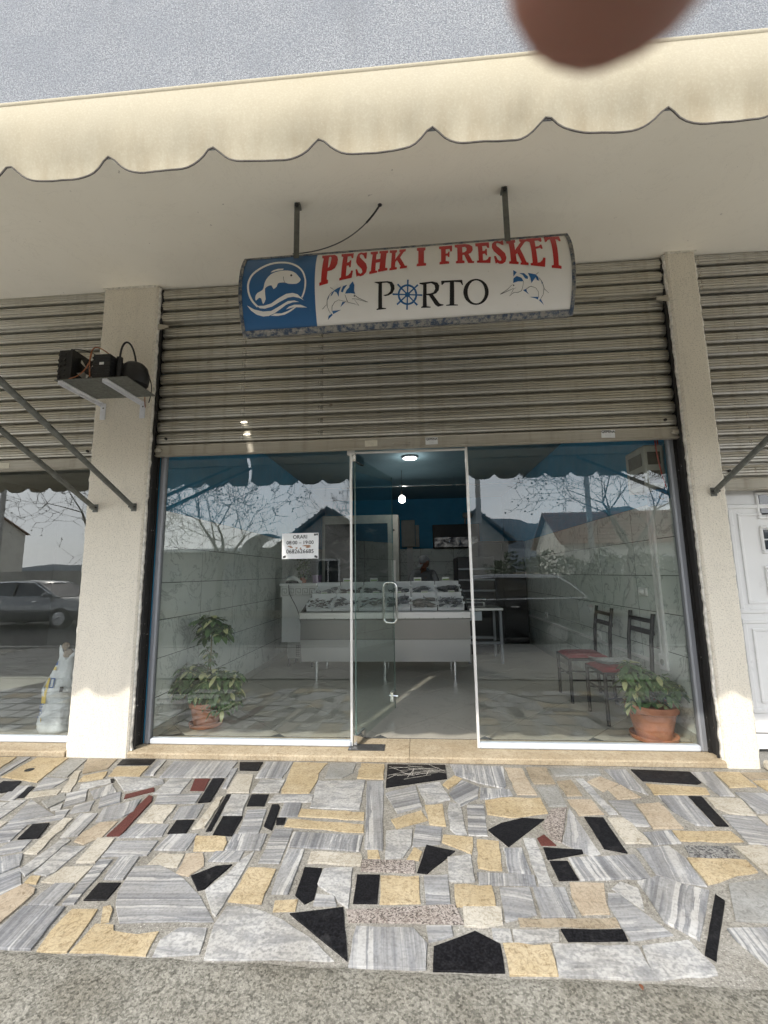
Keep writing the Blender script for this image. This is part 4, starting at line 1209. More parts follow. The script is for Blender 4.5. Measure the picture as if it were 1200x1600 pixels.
# ================================================================== SIGN
DECALS=[
('letter','r',[[(-0.593,1.024),(-0.504,1.015),(-0.485,0.968),(-0.477,0.894),(-0.479,0.809),(-0.494,0.737),(-0.516,0.705),(-0.543,0.695),(-0.547,0.574),(-0.538,0.565),(-0.539,0.519),(-0.597,0.496),(-0.597,0.535),(-0.586,0.546),(-0.577,0.938),(-0.589,0.955)],[(-0.541,0.970),(-0.527,0.972),(-0.523,0.923),(-0.527,0.820),(-0.534,0.760),(-0.542,0.752),(-0.541,0.844)]]),
('letter','r',[[(-0.456,1.019),(-0.372,1.024),(-0.372,0.897),(-0.382,0.895),(-0.389,0.949),(-0.412,0.945),(-0.412,0.816),(-0.398,0.824),(-0.394,0.855),(-0.384,0.858),(-0.386,0.732),(-0.397,0.730),(-0.399,0.762),(-0.414,0.760),(-0.418,0.601),(-0.402,0.611),(-0.387,0.644),(-0.383,0.678),(-0.370,0.672),(-0.379,0.571),(-0.463,0.546),(-0.462,0.579),(-0.451,0.587),(-0.442,0.942),(-0.455,0.957)]]),
('letter','r',[[(-0.280,1.013),(-0.282,0.864),(-0.292,0.867),(-0.304,0.945),(-0.318,0.978),(-0.330,0.952),(-0.326,0.898),(-0.282,0.768),(-0.275,0.703),(-0.281,0.635),(-0.300,0.595),(-0.319,0.582),(-0.334,0.591),(-0.347,0.582),(-0.353,0.690),(-0.343,0.691),(-0.334,0.636),(-0.319,0.617),(-0.307,0.640),(-0.311,0.682),(-0.341,0.761),(-0.351,0.814),(-0.349,0.916),(-0.340,0.994),(-0.322,1.027),(-0.302,1.004),(-0.290,1.016)]]),
('letter','r',[[(-0.256,1.017),(-0.205,1.020),(-0.205,0.953),(-0.214,0.944),(-0.216,0.833),(-0.188,0.840),(-0.185,0.952),(-0.195,0.961),(-0.194,1.024),(-0.134,1.023),(-0.136,0.955),(-0.145,0.953),(-0.154,0.681),(-0.139,0.673),(-0.140,0.640),(-0.203,0.624),(-0.201,0.664),(-0.193,0.669),(-0.189,0.780),(-0.217,0.771),(-0.220,0.649),(-0.208,0.644),(-0.209,0.618),(-0.261,0.604),(-0.260,0.640),(-0.250,0.645),(-0.240,0.941),(-0.254,0.956)]]),
('letter','r',[[(-0.124,1.020),(-0.075,1.015),(-0.075,0.954),(-0.084,0.946),(-0.087,0.805),(-0.052,0.943),(-0.059,0.958),(-0.057,1.020),(-0.013,1.022),(-0.017,0.961),(-0.028,0.952),(-0.054,0.834),(-0.023,0.687),(-0.009,0.688),(-0.011,0.655),(-0.057,0.647),(-0.057,0.676),(-0.051,0.685),(-0.075,0.791),(-0.086,0.759),(-0.089,0.678),(-0.075,0.672),(-0.078,0.642),(-0.127,0.634),(-0.125,0.667),(-0.116,0.672),(-0.109,0.942),(-0.124,0.958)]]),
('letter','r',[[(0.061,1.030),(0.120,1.026),(0.117,0.950),(0.107,0.941),(0.103,0.710),(0.118,0.701),(0.116,0.666),(0.054,0.665),(0.057,0.701),(0.066,0.707),(0.070,0.946),(0.060,0.955)]]),
('letter','r',[[(0.211,1.020),(0.299,1.024),(0.293,0.880),(0.282,0.874),(0.279,0.935),(0.253,0.934),(0.250,0.842),(0.264,0.846),(0.269,0.878),(0.277,0.876),(0.272,0.772),(0.265,0.774),(0.261,0.801),(0.249,0.800),(0.247,0.713),(0.270,0.701),(0.268,0.668),(0.205,0.667),(0.206,0.701),(0.216,0.710),(0.222,0.944),(0.209,0.956)]]),
('letter','r',[[(0.316,1.030),(0.387,1.037),(0.413,1.010),(0.431,0.949),(0.429,0.870),(0.416,0.820),(0.398,0.802),(0.420,0.681),(0.432,0.679),(0.429,0.649),(0.391,0.656),(0.370,0.793),(0.359,0.791),(0.356,0.704),(0.369,0.694),(0.368,0.660),(0.312,0.664),(0.313,0.696),(0.323,0.703),(0.330,0.947),(0.315,0.964)],[(0.363,0.955),(0.383,0.958),(0.391,0.918),(0.387,0.864),(0.374,0.841),(0.360,0.839)]]),
('letter','r',[[(0.453,1.030),(0.545,1.033),(0.539,0.893),(0.528,0.887),(0.522,0.943),(0.495,0.940),(0.492,0.839),(0.507,0.839),(0.514,0.874),(0.522,0.872),(0.518,0.752),(0.510,0.754),(0.506,0.785),(0.491,0.784),(0.488,0.679),(0.508,0.679),(0.521,0.695),(0.528,0.727),(0.542,0.723),(0.534,0.632),(0.449,0.651),(0.450,0.681),(0.461,0.684),(0.466,0.937),(0.451,0.952)]]),
('letter','r',[[(0.640,1.058),(0.636,0.939),(0.625,0.931),(0.613,0.976),(0.599,0.997),(0.588,0.972),(0.589,0.919),(0.635,0.765),(0.640,0.692),(0.632,0.636),(0.613,0.610),(0.594,0.610),(0.580,0.629),(0.568,0.618),(0.561,0.734),(0.574,0.732),(0.583,0.674),(0.599,0.649),(0.607,0.665),(0.603,0.708),(0.565,0.815),(0.556,0.888),(0.563,0.979),(0.582,1.042),(0.603,1.049),(0.621,1.027),(0.630,1.050)]]),
('letter','r',[[(0.659,1.039),(0.719,1.042),(0.715,0.968),(0.705,0.959),(0.702,0.807),(0.749,0.964),(0.743,0.984),(0.747,1.051),(0.798,1.034),(0.790,0.975),(0.778,0.967),(0.735,0.821),(0.764,0.605),(0.778,0.596),(0.776,0.563),(0.726,0.579),(0.727,0.604),(0.734,0.610),(0.713,0.753),(0.702,0.731),(0.704,0.628),(0.716,0.617),(0.713,0.585),(0.654,0.603),(0.655,0.633),(0.666,0.638),(0.670,0.946),(0.655,0.962)]]),
('letter','r',[[(0.795,1.051),(0.890,1.045),(0.885,0.946),(0.875,0.934),(0.863,0.977),(0.841,0.972),(0.836,0.843),(0.858,0.850),(0.868,0.875),(0.877,0.874),(0.879,0.796),(0.870,0.792),(0.863,0.815),(0.835,0.799),(0.835,0.587),(0.851,0.591),(0.866,0.618),(0.873,0.654),(0.887,0.647),(0.879,0.525),(0.791,0.558),(0.789,0.584),(0.803,0.592),(0.806,0.952),(0.790,0.975)]]),
('letter','r',[[(0.908,1.057),(1.007,1.044),(1.005,0.916),(0.995,0.914),(0.987,0.959),(0.975,0.969),(0.966,0.535),(0.983,0.520),(0.982,0.486),(0.921,0.507),(0.922,0.537),(0.935,0.543),(0.941,0.974),(0.928,0.972),(0.913,0.924),(0.903,0.918)]]),
('letter','k',[[(-0.227,0.494),(-0.140,0.492),(-0.111,0.478),(-0.096,0.436),(-0.095,0.388),(-0.109,0.341),(-0.135,0.318),(-0.158,0.313),(-0.171,0.325),(-0.142,0.335),(-0.123,0.365),(-0.119,0.405),(-0.126,0.454),(-0.144,0.474),(-0.177,0.473),(-0.181,0.184),(-0.154,0.175),(-0.155,0.166),(-0.219,0.161),(-0.219,0.171),(-0.207,0.181),(-0.200,0.464),(-0.215,0.478),(-0.226,0.485)]]),
('letter','k',[[(0.070,0.441),(0.154,0.446),(0.187,0.428),(0.199,0.390),(0.195,0.337),(0.178,0.304),(0.156,0.291),(0.200,0.184),(0.225,0.172),(0.224,0.162),(0.188,0.151),(0.170,0.175),(0.130,0.287),(0.114,0.289),(0.115,0.165),(0.140,0.157),(0.140,0.146),(0.077,0.151),(0.078,0.162),(0.089,0.170),(0.094,0.413),(0.070,0.427)],[(0.116,0.421),(0.147,0.428),(0.168,0.400),(0.172,0.354),(0.160,0.316),(0.138,0.306),(0.115,0.305)]]),
('letter','k',[[(0.214,0.398),(0.211,0.441),(0.215,0.447),(0.348,0.439),(0.353,0.377),(0.347,0.377),(0.336,0.412),(0.295,0.422),(0.295,0.165),(0.319,0.159),(0.319,0.149),(0.242,0.155),(0.242,0.165),(0.265,0.169),(0.268,0.421),(0.234,0.421),(0.218,0.394)]]),
('letter','k',[[(0.518,0.277),(0.516,0.244),(0.510,0.214),(0.501,0.188),(0.488,0.166),(0.473,0.151),(0.455,0.142),(0.437,0.141),(0.419,0.146),(0.401,0.159),(0.386,0.179),(0.372,0.203),(0.362,0.232),(0.356,0.264),(0.354,0.297),(0.357,0.330),(0.363,0.361),(0.373,0.389),(0.386,0.412),(0.402,0.429),(0.419,0.438),(0.438,0.440),(0.456,0.433),(0.473,0.419),(0.488,0.399),(0.501,0.373),(0.510,0.342),(0.516,0.310)],[(0.494,0.280),(0.493,0.251),(0.489,0.224),(0.482,0.201),(0.473,0.181),(0.463,0.167),(0.451,0.159),(0.439,0.158),(0.426,0.162),(0.414,0.173),(0.403,0.190),(0.394,0.211),(0.387,0.236),(0.383,0.265),(0.382,0.294),(0.383,0.323),(0.388,0.350),(0.395,0.375),(0.404,0.396),(0.414,0.411),(0.426,0.419),(0.439,0.421),(0.451,0.416),(0.463,0.404),(0.473,0.387),(0.482,0.364),(0.488,0.337),(0.492,0.309)]]),
('ship_wheel','b',[[(0.053,0.303),(0.052,0.283),(0.049,0.263),(0.044,0.245),(0.037,0.229),(0.029,0.216),(0.020,0.205),(0.010,0.198),(-0.001,0.194),(-0.012,0.194),(-0.024,0.197),(-0.034,0.203),(-0.044,0.213),(-0.053,0.226),(-0.061,0.241),(-0.067,0.259),(-0.072,0.278),(-0.074,0.298),(-0.075,0.319),(-0.074,0.340),(-0.070,0.360),(-0.065,0.379),(-0.059,0.396),(-0.051,0.410),(-0.041,0.422),(-0.031,0.429),(-0.020,0.434),(-0.009,0.434),(0.002,0.431),(0.013,0.423),(0.023,0.413),(0.032,0.399),(0.039,0.383),(0.046,0.364),(0.050,0.345),(0.053,0.324)],[(0.041,0.305),(0.040,0.288),(0.037,0.272),(0.033,0.258),(0.028,0.244),(0.021,0.233),(0.014,0.225),(0.006,0.219),(-0.003,0.215),(-0.012,0.215),(-0.021,0.218),(-0.030,0.223),(-0.038,0.231),(-0.045,0.242),(-0.051,0.254),(-0.056,0.269),(-0.060,0.284),(-0.062,0.301),(-0.062,0.318),(-0.061,0.335),(-0.059,0.351),(-0.055,0.366),(-0.049,0.380),(-0.043,0.392),(-0.035,0.401),(-0.027,0.407),(-0.018,0.411),(-0.009,0.411),(-0.000,0.408),(0.008,0.402),(0.016,0.394),(0.024,0.383),(0.030,0.370),(0.035,0.355),(0.038,0.339),(0.040,0.322)]]),
('ship_wheel','b',[[(0.007,0.309),(0.005,0.297),(0.002,0.288),(-0.004,0.282),(-0.011,0.280),(-0.018,0.284),(-0.024,0.291),(-0.027,0.301),(-0.028,0.314),(-0.027,0.325),(-0.023,0.335),(-0.017,0.341),(-0.010,0.343),(-0.004,0.339),(0.002,0.332),(0.006,0.321)]]),
('ship_wheel','b',[[(-0.011,0.305),(0.043,0.294),(0.087,0.284),(0.087,0.303),(0.043,0.310),(-0.011,0.318)]]),
('ship_wheel','b',[[(-0.013,0.307),(0.021,0.236),(0.048,0.178),(0.057,0.191),(0.027,0.246),(-0.008,0.316)]]),
('ship_wheel','b',[[(-0.014,0.312),(-0.018,0.218),(-0.022,0.143),(-0.011,0.141),(-0.009,0.217),(-0.007,0.311)]]),
('ship_wheel','b',[[(-0.013,0.316),(-0.053,0.260),(-0.085,0.215),(-0.078,0.200),(-0.046,0.248),(-0.008,0.306)]]),
('ship_wheel','b',[[(-0.011,0.318),(-0.064,0.329),(-0.109,0.339),(-0.109,0.319),(-0.065,0.313),(-0.011,0.305)]]),
('ship_wheel','b',[[(-0.008,0.316),(-0.042,0.389),(-0.070,0.451),(-0.078,0.438),(-0.049,0.378),(-0.013,0.307)]]),
('ship_wheel','b',[[(-0.007,0.311),(-0.003,0.407),(0.000,0.490),(-0.011,0.492),(-0.012,0.409),(-0.014,0.312)]]),
('ship_wheel','b',[[(-0.008,0.306),(0.031,0.363),(0.063,0.411),(0.056,0.427),(0.025,0.376),(-0.013,0.316)]]),
('logo_ring','w',[[(-0.712,0.363),(-0.708,0.380),(-0.701,0.405),(-0.696,0.431),(-0.692,0.457),(-0.689,0.484),(-0.687,0.514),(-0.686,0.548),(-0.687,0.587),(-0.691,0.629),(-0.698,0.676),(-0.709,0.726),(-0.725,0.775),(-0.745,0.820),(-0.769,0.861),(-0.795,0.895),(-0.821,0.920),(-0.847,0.938),(-0.874,0.947),(-0.900,0.951),(-0.927,0.945),(-0.953,0.930),(-0.979,0.903),(-1.004,0.870),(-1.026,0.834),(-1.046,0.796),(-1.063,0.755),(-1.076,0.712),(-1.085,0.667),(-1.091,0.621),(-1.094,0.576),(-1.093,0.532),(-1.090,0.491),(-1.085,0.452),(-1.079,0.417),(-1.071,0.385),(-1.062,0.356),(-1.050,0.328),(-1.037,0.303),(-1.029,0.287),(-1.018,0.303),(-1.027,0.320),(-1.039,0.343),(-1.050,0.369),(-1.058,0.396),(-1.066,0.426),(-1.072,0.458),(-1.077,0.493),(-1.079,0.532),(-1.080,0.571),(-1.077,0.611),(-1.072,0.652),(-1.064,0.692),(-1.052,0.730),(-1.035,0.767),(-1.016,0.801),(-0.995,0.834),(-0.971,0.865),(-0.946,0.888),(-0.921,0.901),(-0.896,0.906),(-0.870,0.904),(-0.845,0.895),(-0.820,0.881),(-0.796,0.859),(-0.773,0.829),(-0.751,0.793),(-0.733,0.756),(-0.719,0.714),(-0.709,0.668),(-0.702,0.625),(-0.698,0.587),(-0.698,0.550),(-0.699,0.517),(-0.700,0.488),(-0.703,0.463),(-0.707,0.438),(-0.712,0.413),(-0.718,0.389),(-0.722,0.372)]]),
('logo_wave','w',[[(-1.030,0.306),(-0.980,0.302),(-0.929,0.322),(-0.873,0.383),(-0.823,0.426),(-0.779,0.432),(-0.746,0.411),(-0.704,0.333),(-0.736,0.365),(-0.774,0.383),(-0.812,0.378),(-0.869,0.334),(-0.925,0.284),(-0.976,0.266),(-1.009,0.275)]]),
('logo_wave','w',[[(-1.096,0.319),(-1.048,0.266),(-0.989,0.235),(-0.933,0.235),(-0.870,0.287),(-0.814,0.337),(-0.770,0.339),(-0.738,0.318),(-0.781,0.318),(-0.826,0.295),(-0.872,0.244),(-0.913,0.203),(-0.953,0.179),(-0.992,0.177),(-1.035,0.203),(-1.071,0.254)]]),
('logo_wave','w',[[(-0.908,0.202),(-0.863,0.199),(-0.818,0.221),(-0.770,0.262),(-0.831,0.240),(-0.810,0.270),(-0.771,0.289),(-0.728,0.283),(-0.685,0.245),(-0.759,0.257),(-0.796,0.217),(-0.843,0.181),(-0.893,0.172),(-0.939,0.180)]]),
('logo_fish','w',[[(-0.974,0.579),(-0.970,0.604),(-0.962,0.641),(-0.949,0.679),(-0.932,0.716),(-0.908,0.740),(-0.883,0.754),(-0.861,0.760),(-0.839,0.760),(-0.816,0.755),(-0.794,0.744),(-0.776,0.725),(-0.759,0.698),(-0.743,0.658),(-0.730,0.621),(-0.725,0.606),(-0.725,0.597),(-0.727,0.584),(-0.732,0.570),(-0.742,0.556),(-0.756,0.546),(-0.781,0.547),(-0.806,0.554),(-0.820,0.564),(-0.831,0.574),(-0.843,0.578),(-0.856,0.577),(-0.869,0.577),(-0.880,0.570),(-0.884,0.550),(-0.888,0.527),(-0.899,0.508),(-0.910,0.499),(-0.917,0.523),(-0.924,0.549),(-0.936,0.550),(-0.949,0.542),(-0.960,0.531),(-0.968,0.513),(-0.969,0.478),(-0.968,0.440),(-0.966,0.409),(-0.965,0.380),(-0.974,0.342),(-0.985,0.320),(-0.990,0.347),(-0.994,0.384),(-1.001,0.398),(-1.010,0.401),(-1.022,0.383),(-1.033,0.369),(-1.037,0.389),(-1.036,0.419),(-1.031,0.442),(-1.021,0.463),(-1.004,0.478),(-0.987,0.494),(-0.980,0.517),(-0.977,0.535)]]),
('logo_fish','w',[[(-0.936,0.750),(-0.918,0.781),(-0.886,0.800),(-0.848,0.797),(-0.851,0.771),(-0.895,0.763),(-0.927,0.744)]]),
('logo_eye','k',[[(-0.783,0.667),(-0.783,0.660),(-0.786,0.654),(-0.789,0.653),(-0.793,0.655),(-0.796,0.661),(-0.797,0.670),(-0.796,0.678),(-0.794,0.683),(-0.790,0.685),(-0.787,0.682),(-0.784,0.676)]]),
('logo_gill','k',[[(-0.845,0.657),(-0.842,0.609),(-0.832,0.570),(-0.830,0.572),(-0.840,0.610),(-0.842,0.657)]]),
('marlin_print','b',[[(-0.524,0.356),(-0.512,0.402),(-0.497,0.428),(-0.478,0.446),(-0.451,0.467),(-0.465,0.403),(-0.468,0.343),(-0.482,0.399),(-0.497,0.414),(-0.513,0.369)]]),
('marlin_print','b',[[(-0.438,0.469),(-0.409,0.484),(-0.433,0.426),(-0.439,0.393),(-0.453,0.404)]]),
('marlin_print','b',[[(-0.394,0.477),(-0.371,0.522),(-0.361,0.473),(-0.364,0.403),(-0.357,0.365),(-0.388,0.377),(-0.424,0.377),(-0.414,0.417),(-0.396,0.449)]]),
('marlin_print','b',[[(-0.518,0.186),(-0.484,0.188),(-0.457,0.192),(-0.512,0.149)]]),
('marlin_print','b',[[(-0.524,0.154),(-0.515,0.141),(-0.551,0.089),(-0.544,0.131)]]),
('marlin_print','b',[[(-0.445,0.280),(-0.424,0.278),(-0.460,0.224)]]),
('marlin_print','b',[[(-0.548,0.313),(-0.541,0.352),(-0.530,0.367),(-0.540,0.325)]]),
('marlin_print','k',[[(-0.581,0.211),(-0.561,0.248),(-0.549,0.259),(-0.550,0.262),(-0.562,0.251),(-0.583,0.215)]]),
('marlin_print','k',[[(-0.548,0.260),(-0.545,0.319),(-0.531,0.370),(-0.511,0.408),(-0.513,0.410),(-0.533,0.372),(-0.548,0.320),(-0.551,0.261)]]),
('marlin_print','k',[[(-0.551,0.280),(-0.548,0.228),(-0.535,0.168),(-0.520,0.149),(-0.519,0.151),(-0.533,0.170),(-0.546,0.229),(-0.548,0.281)]]),
('marlin_print','k',[[(-0.517,0.186),(-0.515,0.236),(-0.495,0.285),(-0.469,0.305),(-0.443,0.292),(-0.410,0.272),(-0.409,0.275),(-0.443,0.295),(-0.469,0.309),(-0.497,0.288),(-0.518,0.238),(-0.520,0.186)]]),
('marlin_print','k',[[(-0.427,0.363),(-0.414,0.289),(-0.406,0.267),(-0.369,0.250),(-0.334,0.225),(-0.363,0.297),(-0.364,0.296),(-0.337,0.226),(-0.368,0.254),(-0.405,0.271),(-0.411,0.290),(-0.425,0.365)]]),
('marlin_print','k',[[(-0.366,0.354),(-0.338,0.311),(-0.275,0.256),(-0.274,0.259),(-0.336,0.315),(-0.364,0.358)]]),
('marlin_print','k',[[(-0.379,0.306),(-0.352,0.301),(-0.323,0.283),(-0.275,0.256),(-0.274,0.259),(-0.322,0.287),(-0.352,0.305),(-0.378,0.311)]]),
('marlin_print','k',[[(-0.524,0.462),(-0.501,0.434),(-0.500,0.437),(-0.522,0.466)]]),
('marlin_print','k',[[(-0.359,0.338),(-0.360,0.334),(-0.362,0.331),(-0.365,0.332),(-0.367,0.335),(-0.368,0.339),(-0.367,0.344),(-0.365,0.346),(-0.362,0.346),(-0.360,0.343)]]),
('marlin_print','b',[[(0.677,0.514),(0.699,0.485),(0.677,0.433)]]),
('marlin_print','b',[[(0.675,0.357),(0.677,0.413),(0.698,0.438),(0.728,0.413),(0.741,0.369),(0.705,0.374),(0.679,0.361)]]),
('marlin_print','b',[[(0.714,0.471),(0.744,0.467),(0.769,0.421),(0.768,0.393),(0.751,0.402),(0.736,0.446)]]),
('marlin_print','b',[[(0.769,0.466),(0.817,0.442),(0.833,0.409),(0.839,0.363),(0.826,0.372),(0.817,0.407),(0.806,0.381),(0.791,0.342),(0.784,0.405)]]),
('marlin_print','b',[[(0.850,0.375),(0.861,0.340),(0.858,0.320)]]),
('marlin_print','b',[[(0.738,0.269),(0.759,0.282),(0.762,0.253),(0.777,0.218)]]),
('marlin_print','b',[[(0.781,0.189),(0.838,0.183),(0.835,0.153),(0.820,0.168)]]),
('marlin_print','b',[[(0.853,0.157),(0.876,0.088),(0.841,0.149)]]),
('marlin_print','k',[[(0.838,0.396),(0.859,0.339),(0.869,0.279),(0.866,0.208),(0.849,0.152),(0.851,0.150),(0.868,0.207),(0.872,0.279),(0.861,0.341),(0.840,0.399)]]),
('marlin_print','k',[[(0.760,0.280),(0.787,0.304),(0.817,0.284),(0.835,0.237),(0.837,0.179),(0.839,0.179),(0.837,0.238),(0.818,0.287),(0.787,0.309),(0.758,0.284)]]),
('marlin_print','k',[[(0.740,0.370),(0.734,0.303),(0.727,0.265),(0.705,0.249),(0.679,0.252),(0.652,0.216),(0.669,0.257),(0.677,0.289),(0.694,0.300),(0.694,0.302),(0.676,0.291),(0.667,0.259),(0.652,0.212),(0.680,0.248),(0.706,0.244),(0.729,0.262),(0.736,0.302),(0.742,0.368)]]),
('marlin_print','k',[[(0.594,0.239),(0.639,0.287),(0.672,0.343),(0.671,0.345),(0.637,0.290),(0.592,0.243)]]),
('marlin_print','k',[[(0.594,0.238),(0.646,0.272),(0.677,0.295),(0.676,0.298),(0.645,0.276),(0.592,0.243)]]),
('marlin_print','k',[[(0.868,0.271),(0.884,0.245),(0.901,0.218),(0.902,0.220),(0.885,0.248),(0.870,0.274)]]),
('marlin_print','k',[[(0.822,0.437),(0.839,0.467),(0.838,0.469),(0.820,0.441)]]),
('marlin_print','k',[[(0.682,0.331),(0.681,0.326),(0.679,0.324),(0.676,0.324),(0.674,0.327),(0.673,0.332),(0.674,0.337),(0.676,0.339),(0.679,0.339),(0.681,0.336)]]),
]

SCY, SCZ, SR, A0, A1, TILT = -0.2741758, 3.31071446, 0.4836301, -0.6192592, 0.4939333, .012
def on_sign(u, s, off=0.0):
    a = lerp(A0, A1, s)
    return (u, SCY - (SR + off) * math.cos(a), SCZ + (SR + off) * math.sin(a) + TILT * u)
SX0, SX1 = -1.145, 1.062
STOP = 1.078
def sign_colour(name, col, rough=.35):
    t = NT(name)
    v = t.coord()
    g = t.noise(v, 5, 5); sp = t.noise(v, 55, 3)
    c = t.mix(t.ramp(g, [(.35, 0), (.8, .22)]), col, tuple(x * .7 + .05 for x in col))
    c = t.mix(t.ramp(sp, [(.70, 0), (.78, .35)]), c, (.45, .42, .36))
    t.set(col=c, rough=rough, spec=.4)
    return t.m
M['sg_w'] = sign_colour('sign_white_acrylic', (.88, .865, .83))
M['sg_bg'] = sign_colour('sign_blue_film', (.035, .14, .33))
M['sg_r'] = sign_colour('sign_red_film', (.52, .022, .022))
M['sg_k'] = sign_colour('sign_black_film', (.012, .012, .014))
M['sg_b'] = sign_colour('sign_blue_print', (.025, .13, .33))
def sign_edge():
    t = NT('sign_edge_peeling_paint')
    v = t.coord()
    n = t.noise(v, 28, 6, .72); m = t.noise(t.coord((3, 12, 12)), 4, 5, .7)
    c = t.mix(t.ramp(n, [(.42, 0), (.56, 1)]), (.05, .075, .12), (.30, .29, .26))
    c = t.mix(t.ramp(m, [(.6, 0), (.72, .9)]), c, (.52, .51, .47))
    t.set(col=c, rough=.6, metal=.3); t.bump(n, .3, .003)
    return t.m
M['sg_edge'] = sign_edge()
sign = thing('shop_sign', 'bowed hanging sign with red lettering and blue fish emblem above the door', 'sign', (0, -.6, 3.28))
def sheet(x0, x1, s0, s1, off, name, mat, ns=26, nxx=1):
    V, F = [], []
    for i in range(nxx + 1):
        for j in range(ns + 1):
            V.append(on_sign(lerp(x0, x1, i / nxx), lerp(s0, s1, j / ns), off))
    for i in range(nxx):
        for j in range(ns):
            a = i * (ns + 1) + j
            F.append((a, a + ns + 1, a + ns + 2, a + 1))
    return MB().add(V, F).build(name, mat, sign, smooth='all')
BLUE_X = -.628
sheet(BLUE_X, SX1, 0, STOP, 0, 'face_panel', M['sg_w'])
sheet(SX0, BLUE_X, 0, STOP, 0, 'face_panel', M['sg_bg'])
# body behind the face, end caps, edge trims
yb = -.56
mb = MB()
for xe in (SX0, SX1):
    prof = [on_sign(xe, j / 20 * STOP, -.001) for j in range(21)] + [(xe, yb, SCZ + .245 + TILT * xe), (xe, yb, SCZ - .26 + TILT * xe)]
    sgn_ = -1 if xe < 0 else 1
    out = [(p[0] + sgn_ * .006, p[1], p[2]) for p in prof]
    k = len(prof)
    MB().add(prof + out, [tuple(range(k)), tuple(range(k, 2 * k))[::-1]] + [(i, (i + 1) % k, k + (i + 1) % k, k + i) for i in range(k)]).build('end_cap', M['sg_edge'], sign)
    V = []; F = []
    for j in range(27):
        a = on_sign(xe, j / 26 * STOP, .006); b_ = on_sign(xe - sgn_ * .016, j / 26 * STOP, .006); c_ = on_sign(xe - sgn_ * .016, j / 26 * STOP, .0005); d_ = on_sign(xe + sgn_ * .007, j / 26 * STOP, .006); e_ = on_sign(xe + sgn_ * .007, j / 26 * STOP, -.02)
        V += [e_, d_, b_, c_]
    for j in range(26):
        for q in range(3):
            F.append((4 * j + q, 4 * j + q + 1, 4 * j + q + 5, 4 * j + q + 4))
    MB().add(V, F).build('edge_trim', M['sg_edge'], sign)
def lip(s0, s1, name, thick):
    V, F = [], []
    for xe in (SX0 - .006, SX1 + .006):
        a = on_sign(xe, s0, .007); b_ = on_sign(xe, s1, .007); c_ = on_sign(xe, s1, -.03); d_ = on_sign(xe, s0, -.03)
        V += [a, b_, c_, d_]
    MB().add(V, [(0, 1, 5, 4), (1, 2, 6, 5), (2, 3, 7, 6), (3, 0, 4, 7), (0, 3, 2, 1), (4, 5, 6, 7)]).build(name, M['sg_edge'], sign)
lip(-.052, .022, 'edge_trim', .02); lip(1.068, 1.10, 'edge_trim', .02)
MB().add([(SX0, yb, SCZ + .245 + TILT * SX0), (SX1, yb, SCZ + .245 + TILT * SX1), (SX1, yb, SCZ - .26 + TILT * SX1), (SX0, yb, SCZ - .26 + TILT * SX0),
          on_sign(SX0, 1.085, -.02), on_sign(SX1, 1.085, -.02), on_sign(SX1, -.04, -.02), on_sign(SX0, -.04, -.02)],
         [(0, 1, 2, 3), (0, 4, 5, 1), (3, 2, 6, 7)]).build('housing', M['sg_edge'], sign)
def decal(name, mat, loops, off):
    cu = bpy.data.curves.new('outline', 'CURVE'); cu.dimensions = '2D'; cu.fill_mode = 'BOTH'
    for lp in loops:
        sp = cu.splines.new('POLY'); sp.points.add(len(lp) - 1)
        for i, (u, s) in enumerate(lp): sp.points[i].co = (u, s * .54, 0, 1)
        sp.use_cyclic_u = True
    o = bpy.data.objects.new('outline', cu); COL.objects.link(o)
    me = bpy.data.meshes.new_from_object(o.evaluated_get(bpy.context.evaluated_depsgraph_get()))
    bpy.data.objects.remove(o); bpy.data.curves.remove(cu)
    bm = bmesh.new(); bm.from_mesh(me)
    for k in range(-1, 40):
        bmesh.ops.bisect_plane(bm, geom=bm.verts[:] + bm.edges[:] + bm.faces[:], plane_co=(0, k * .014, 0), plane_no=(0, 1, 0))
    for v in bm.verts:
        v.co = Vector(on_sign(v.co.x, v.co.y / .54, off)) - Vector(sign.location)
    bmesh.ops.recalc_face_normals(bm, faces=bm.faces)
    bm.to_mesh(me); bm.free()
    me.materials.clear(); me.materials.append(mat)
    o = bpy.data.objects.new(name, me); COL.objects.link(o); o.parent = sign
    return o
for n_, c_, loops in DECALS:
    nm = {'letter': 'letter', 'ship_wheel': 'wheel_emblem', 'logo_ring': 'emblem_ring', 'logo_wave': 'emblem_wave', 'logo_fish': 'emblem_fish', 'logo_eye': 'emblem_eye', 'logo_gill': 'emblem_gill', 'marlin_print': 'marlin_emblem'}[n_]
    decal(nm, M['sg_' + c_], loops, .0042 if n_ in ('logo_eye', 'logo_gill') else (.0030 if c_ == 'k' and n_ == 'marlin_print' else .0018))
# hangers from the soffit
for xh, zt in ((-.765, 3.53), (.66, 3.55)):
    MB().box(xh - .019, xh + .019, -.735, -.729, zt - .02, SOF - .015, .001).box(xh - .019, xh + .019, -.735, -.68, SOF - .02, SOF - .001, .002).build('hanger', M['steel_tube'], sign)
    MB().ball((xh, -.745, SOF - .03), .016, .012, .016).build('hanger_bolt', M['black_iron'], sign)
pts = []
P0, P1, P2, P3 = Vector((-.19, -.66, SOF)), Vector((-.26, -.68, 3.80)), Vector((-.42, -.70, 3.56)), Vector((-.80, -.70, 3.57))
for i in range(17):
    u = i / 16
    pts.append(P0 * (1 - u) ** 3 + P1 * 3 * u * (1 - u) ** 2 + P2 * 3 * u * u * (1 - u) + P3 * u ** 3)
MB().tube(pts, .0038, 6).build('cable', M['dark_grey'], sign)
MB().tube(pts[:6], .0065, 6).ball(P0, .016, .016, .008).build('cable_sleeve', M['black_plastic'], sign)

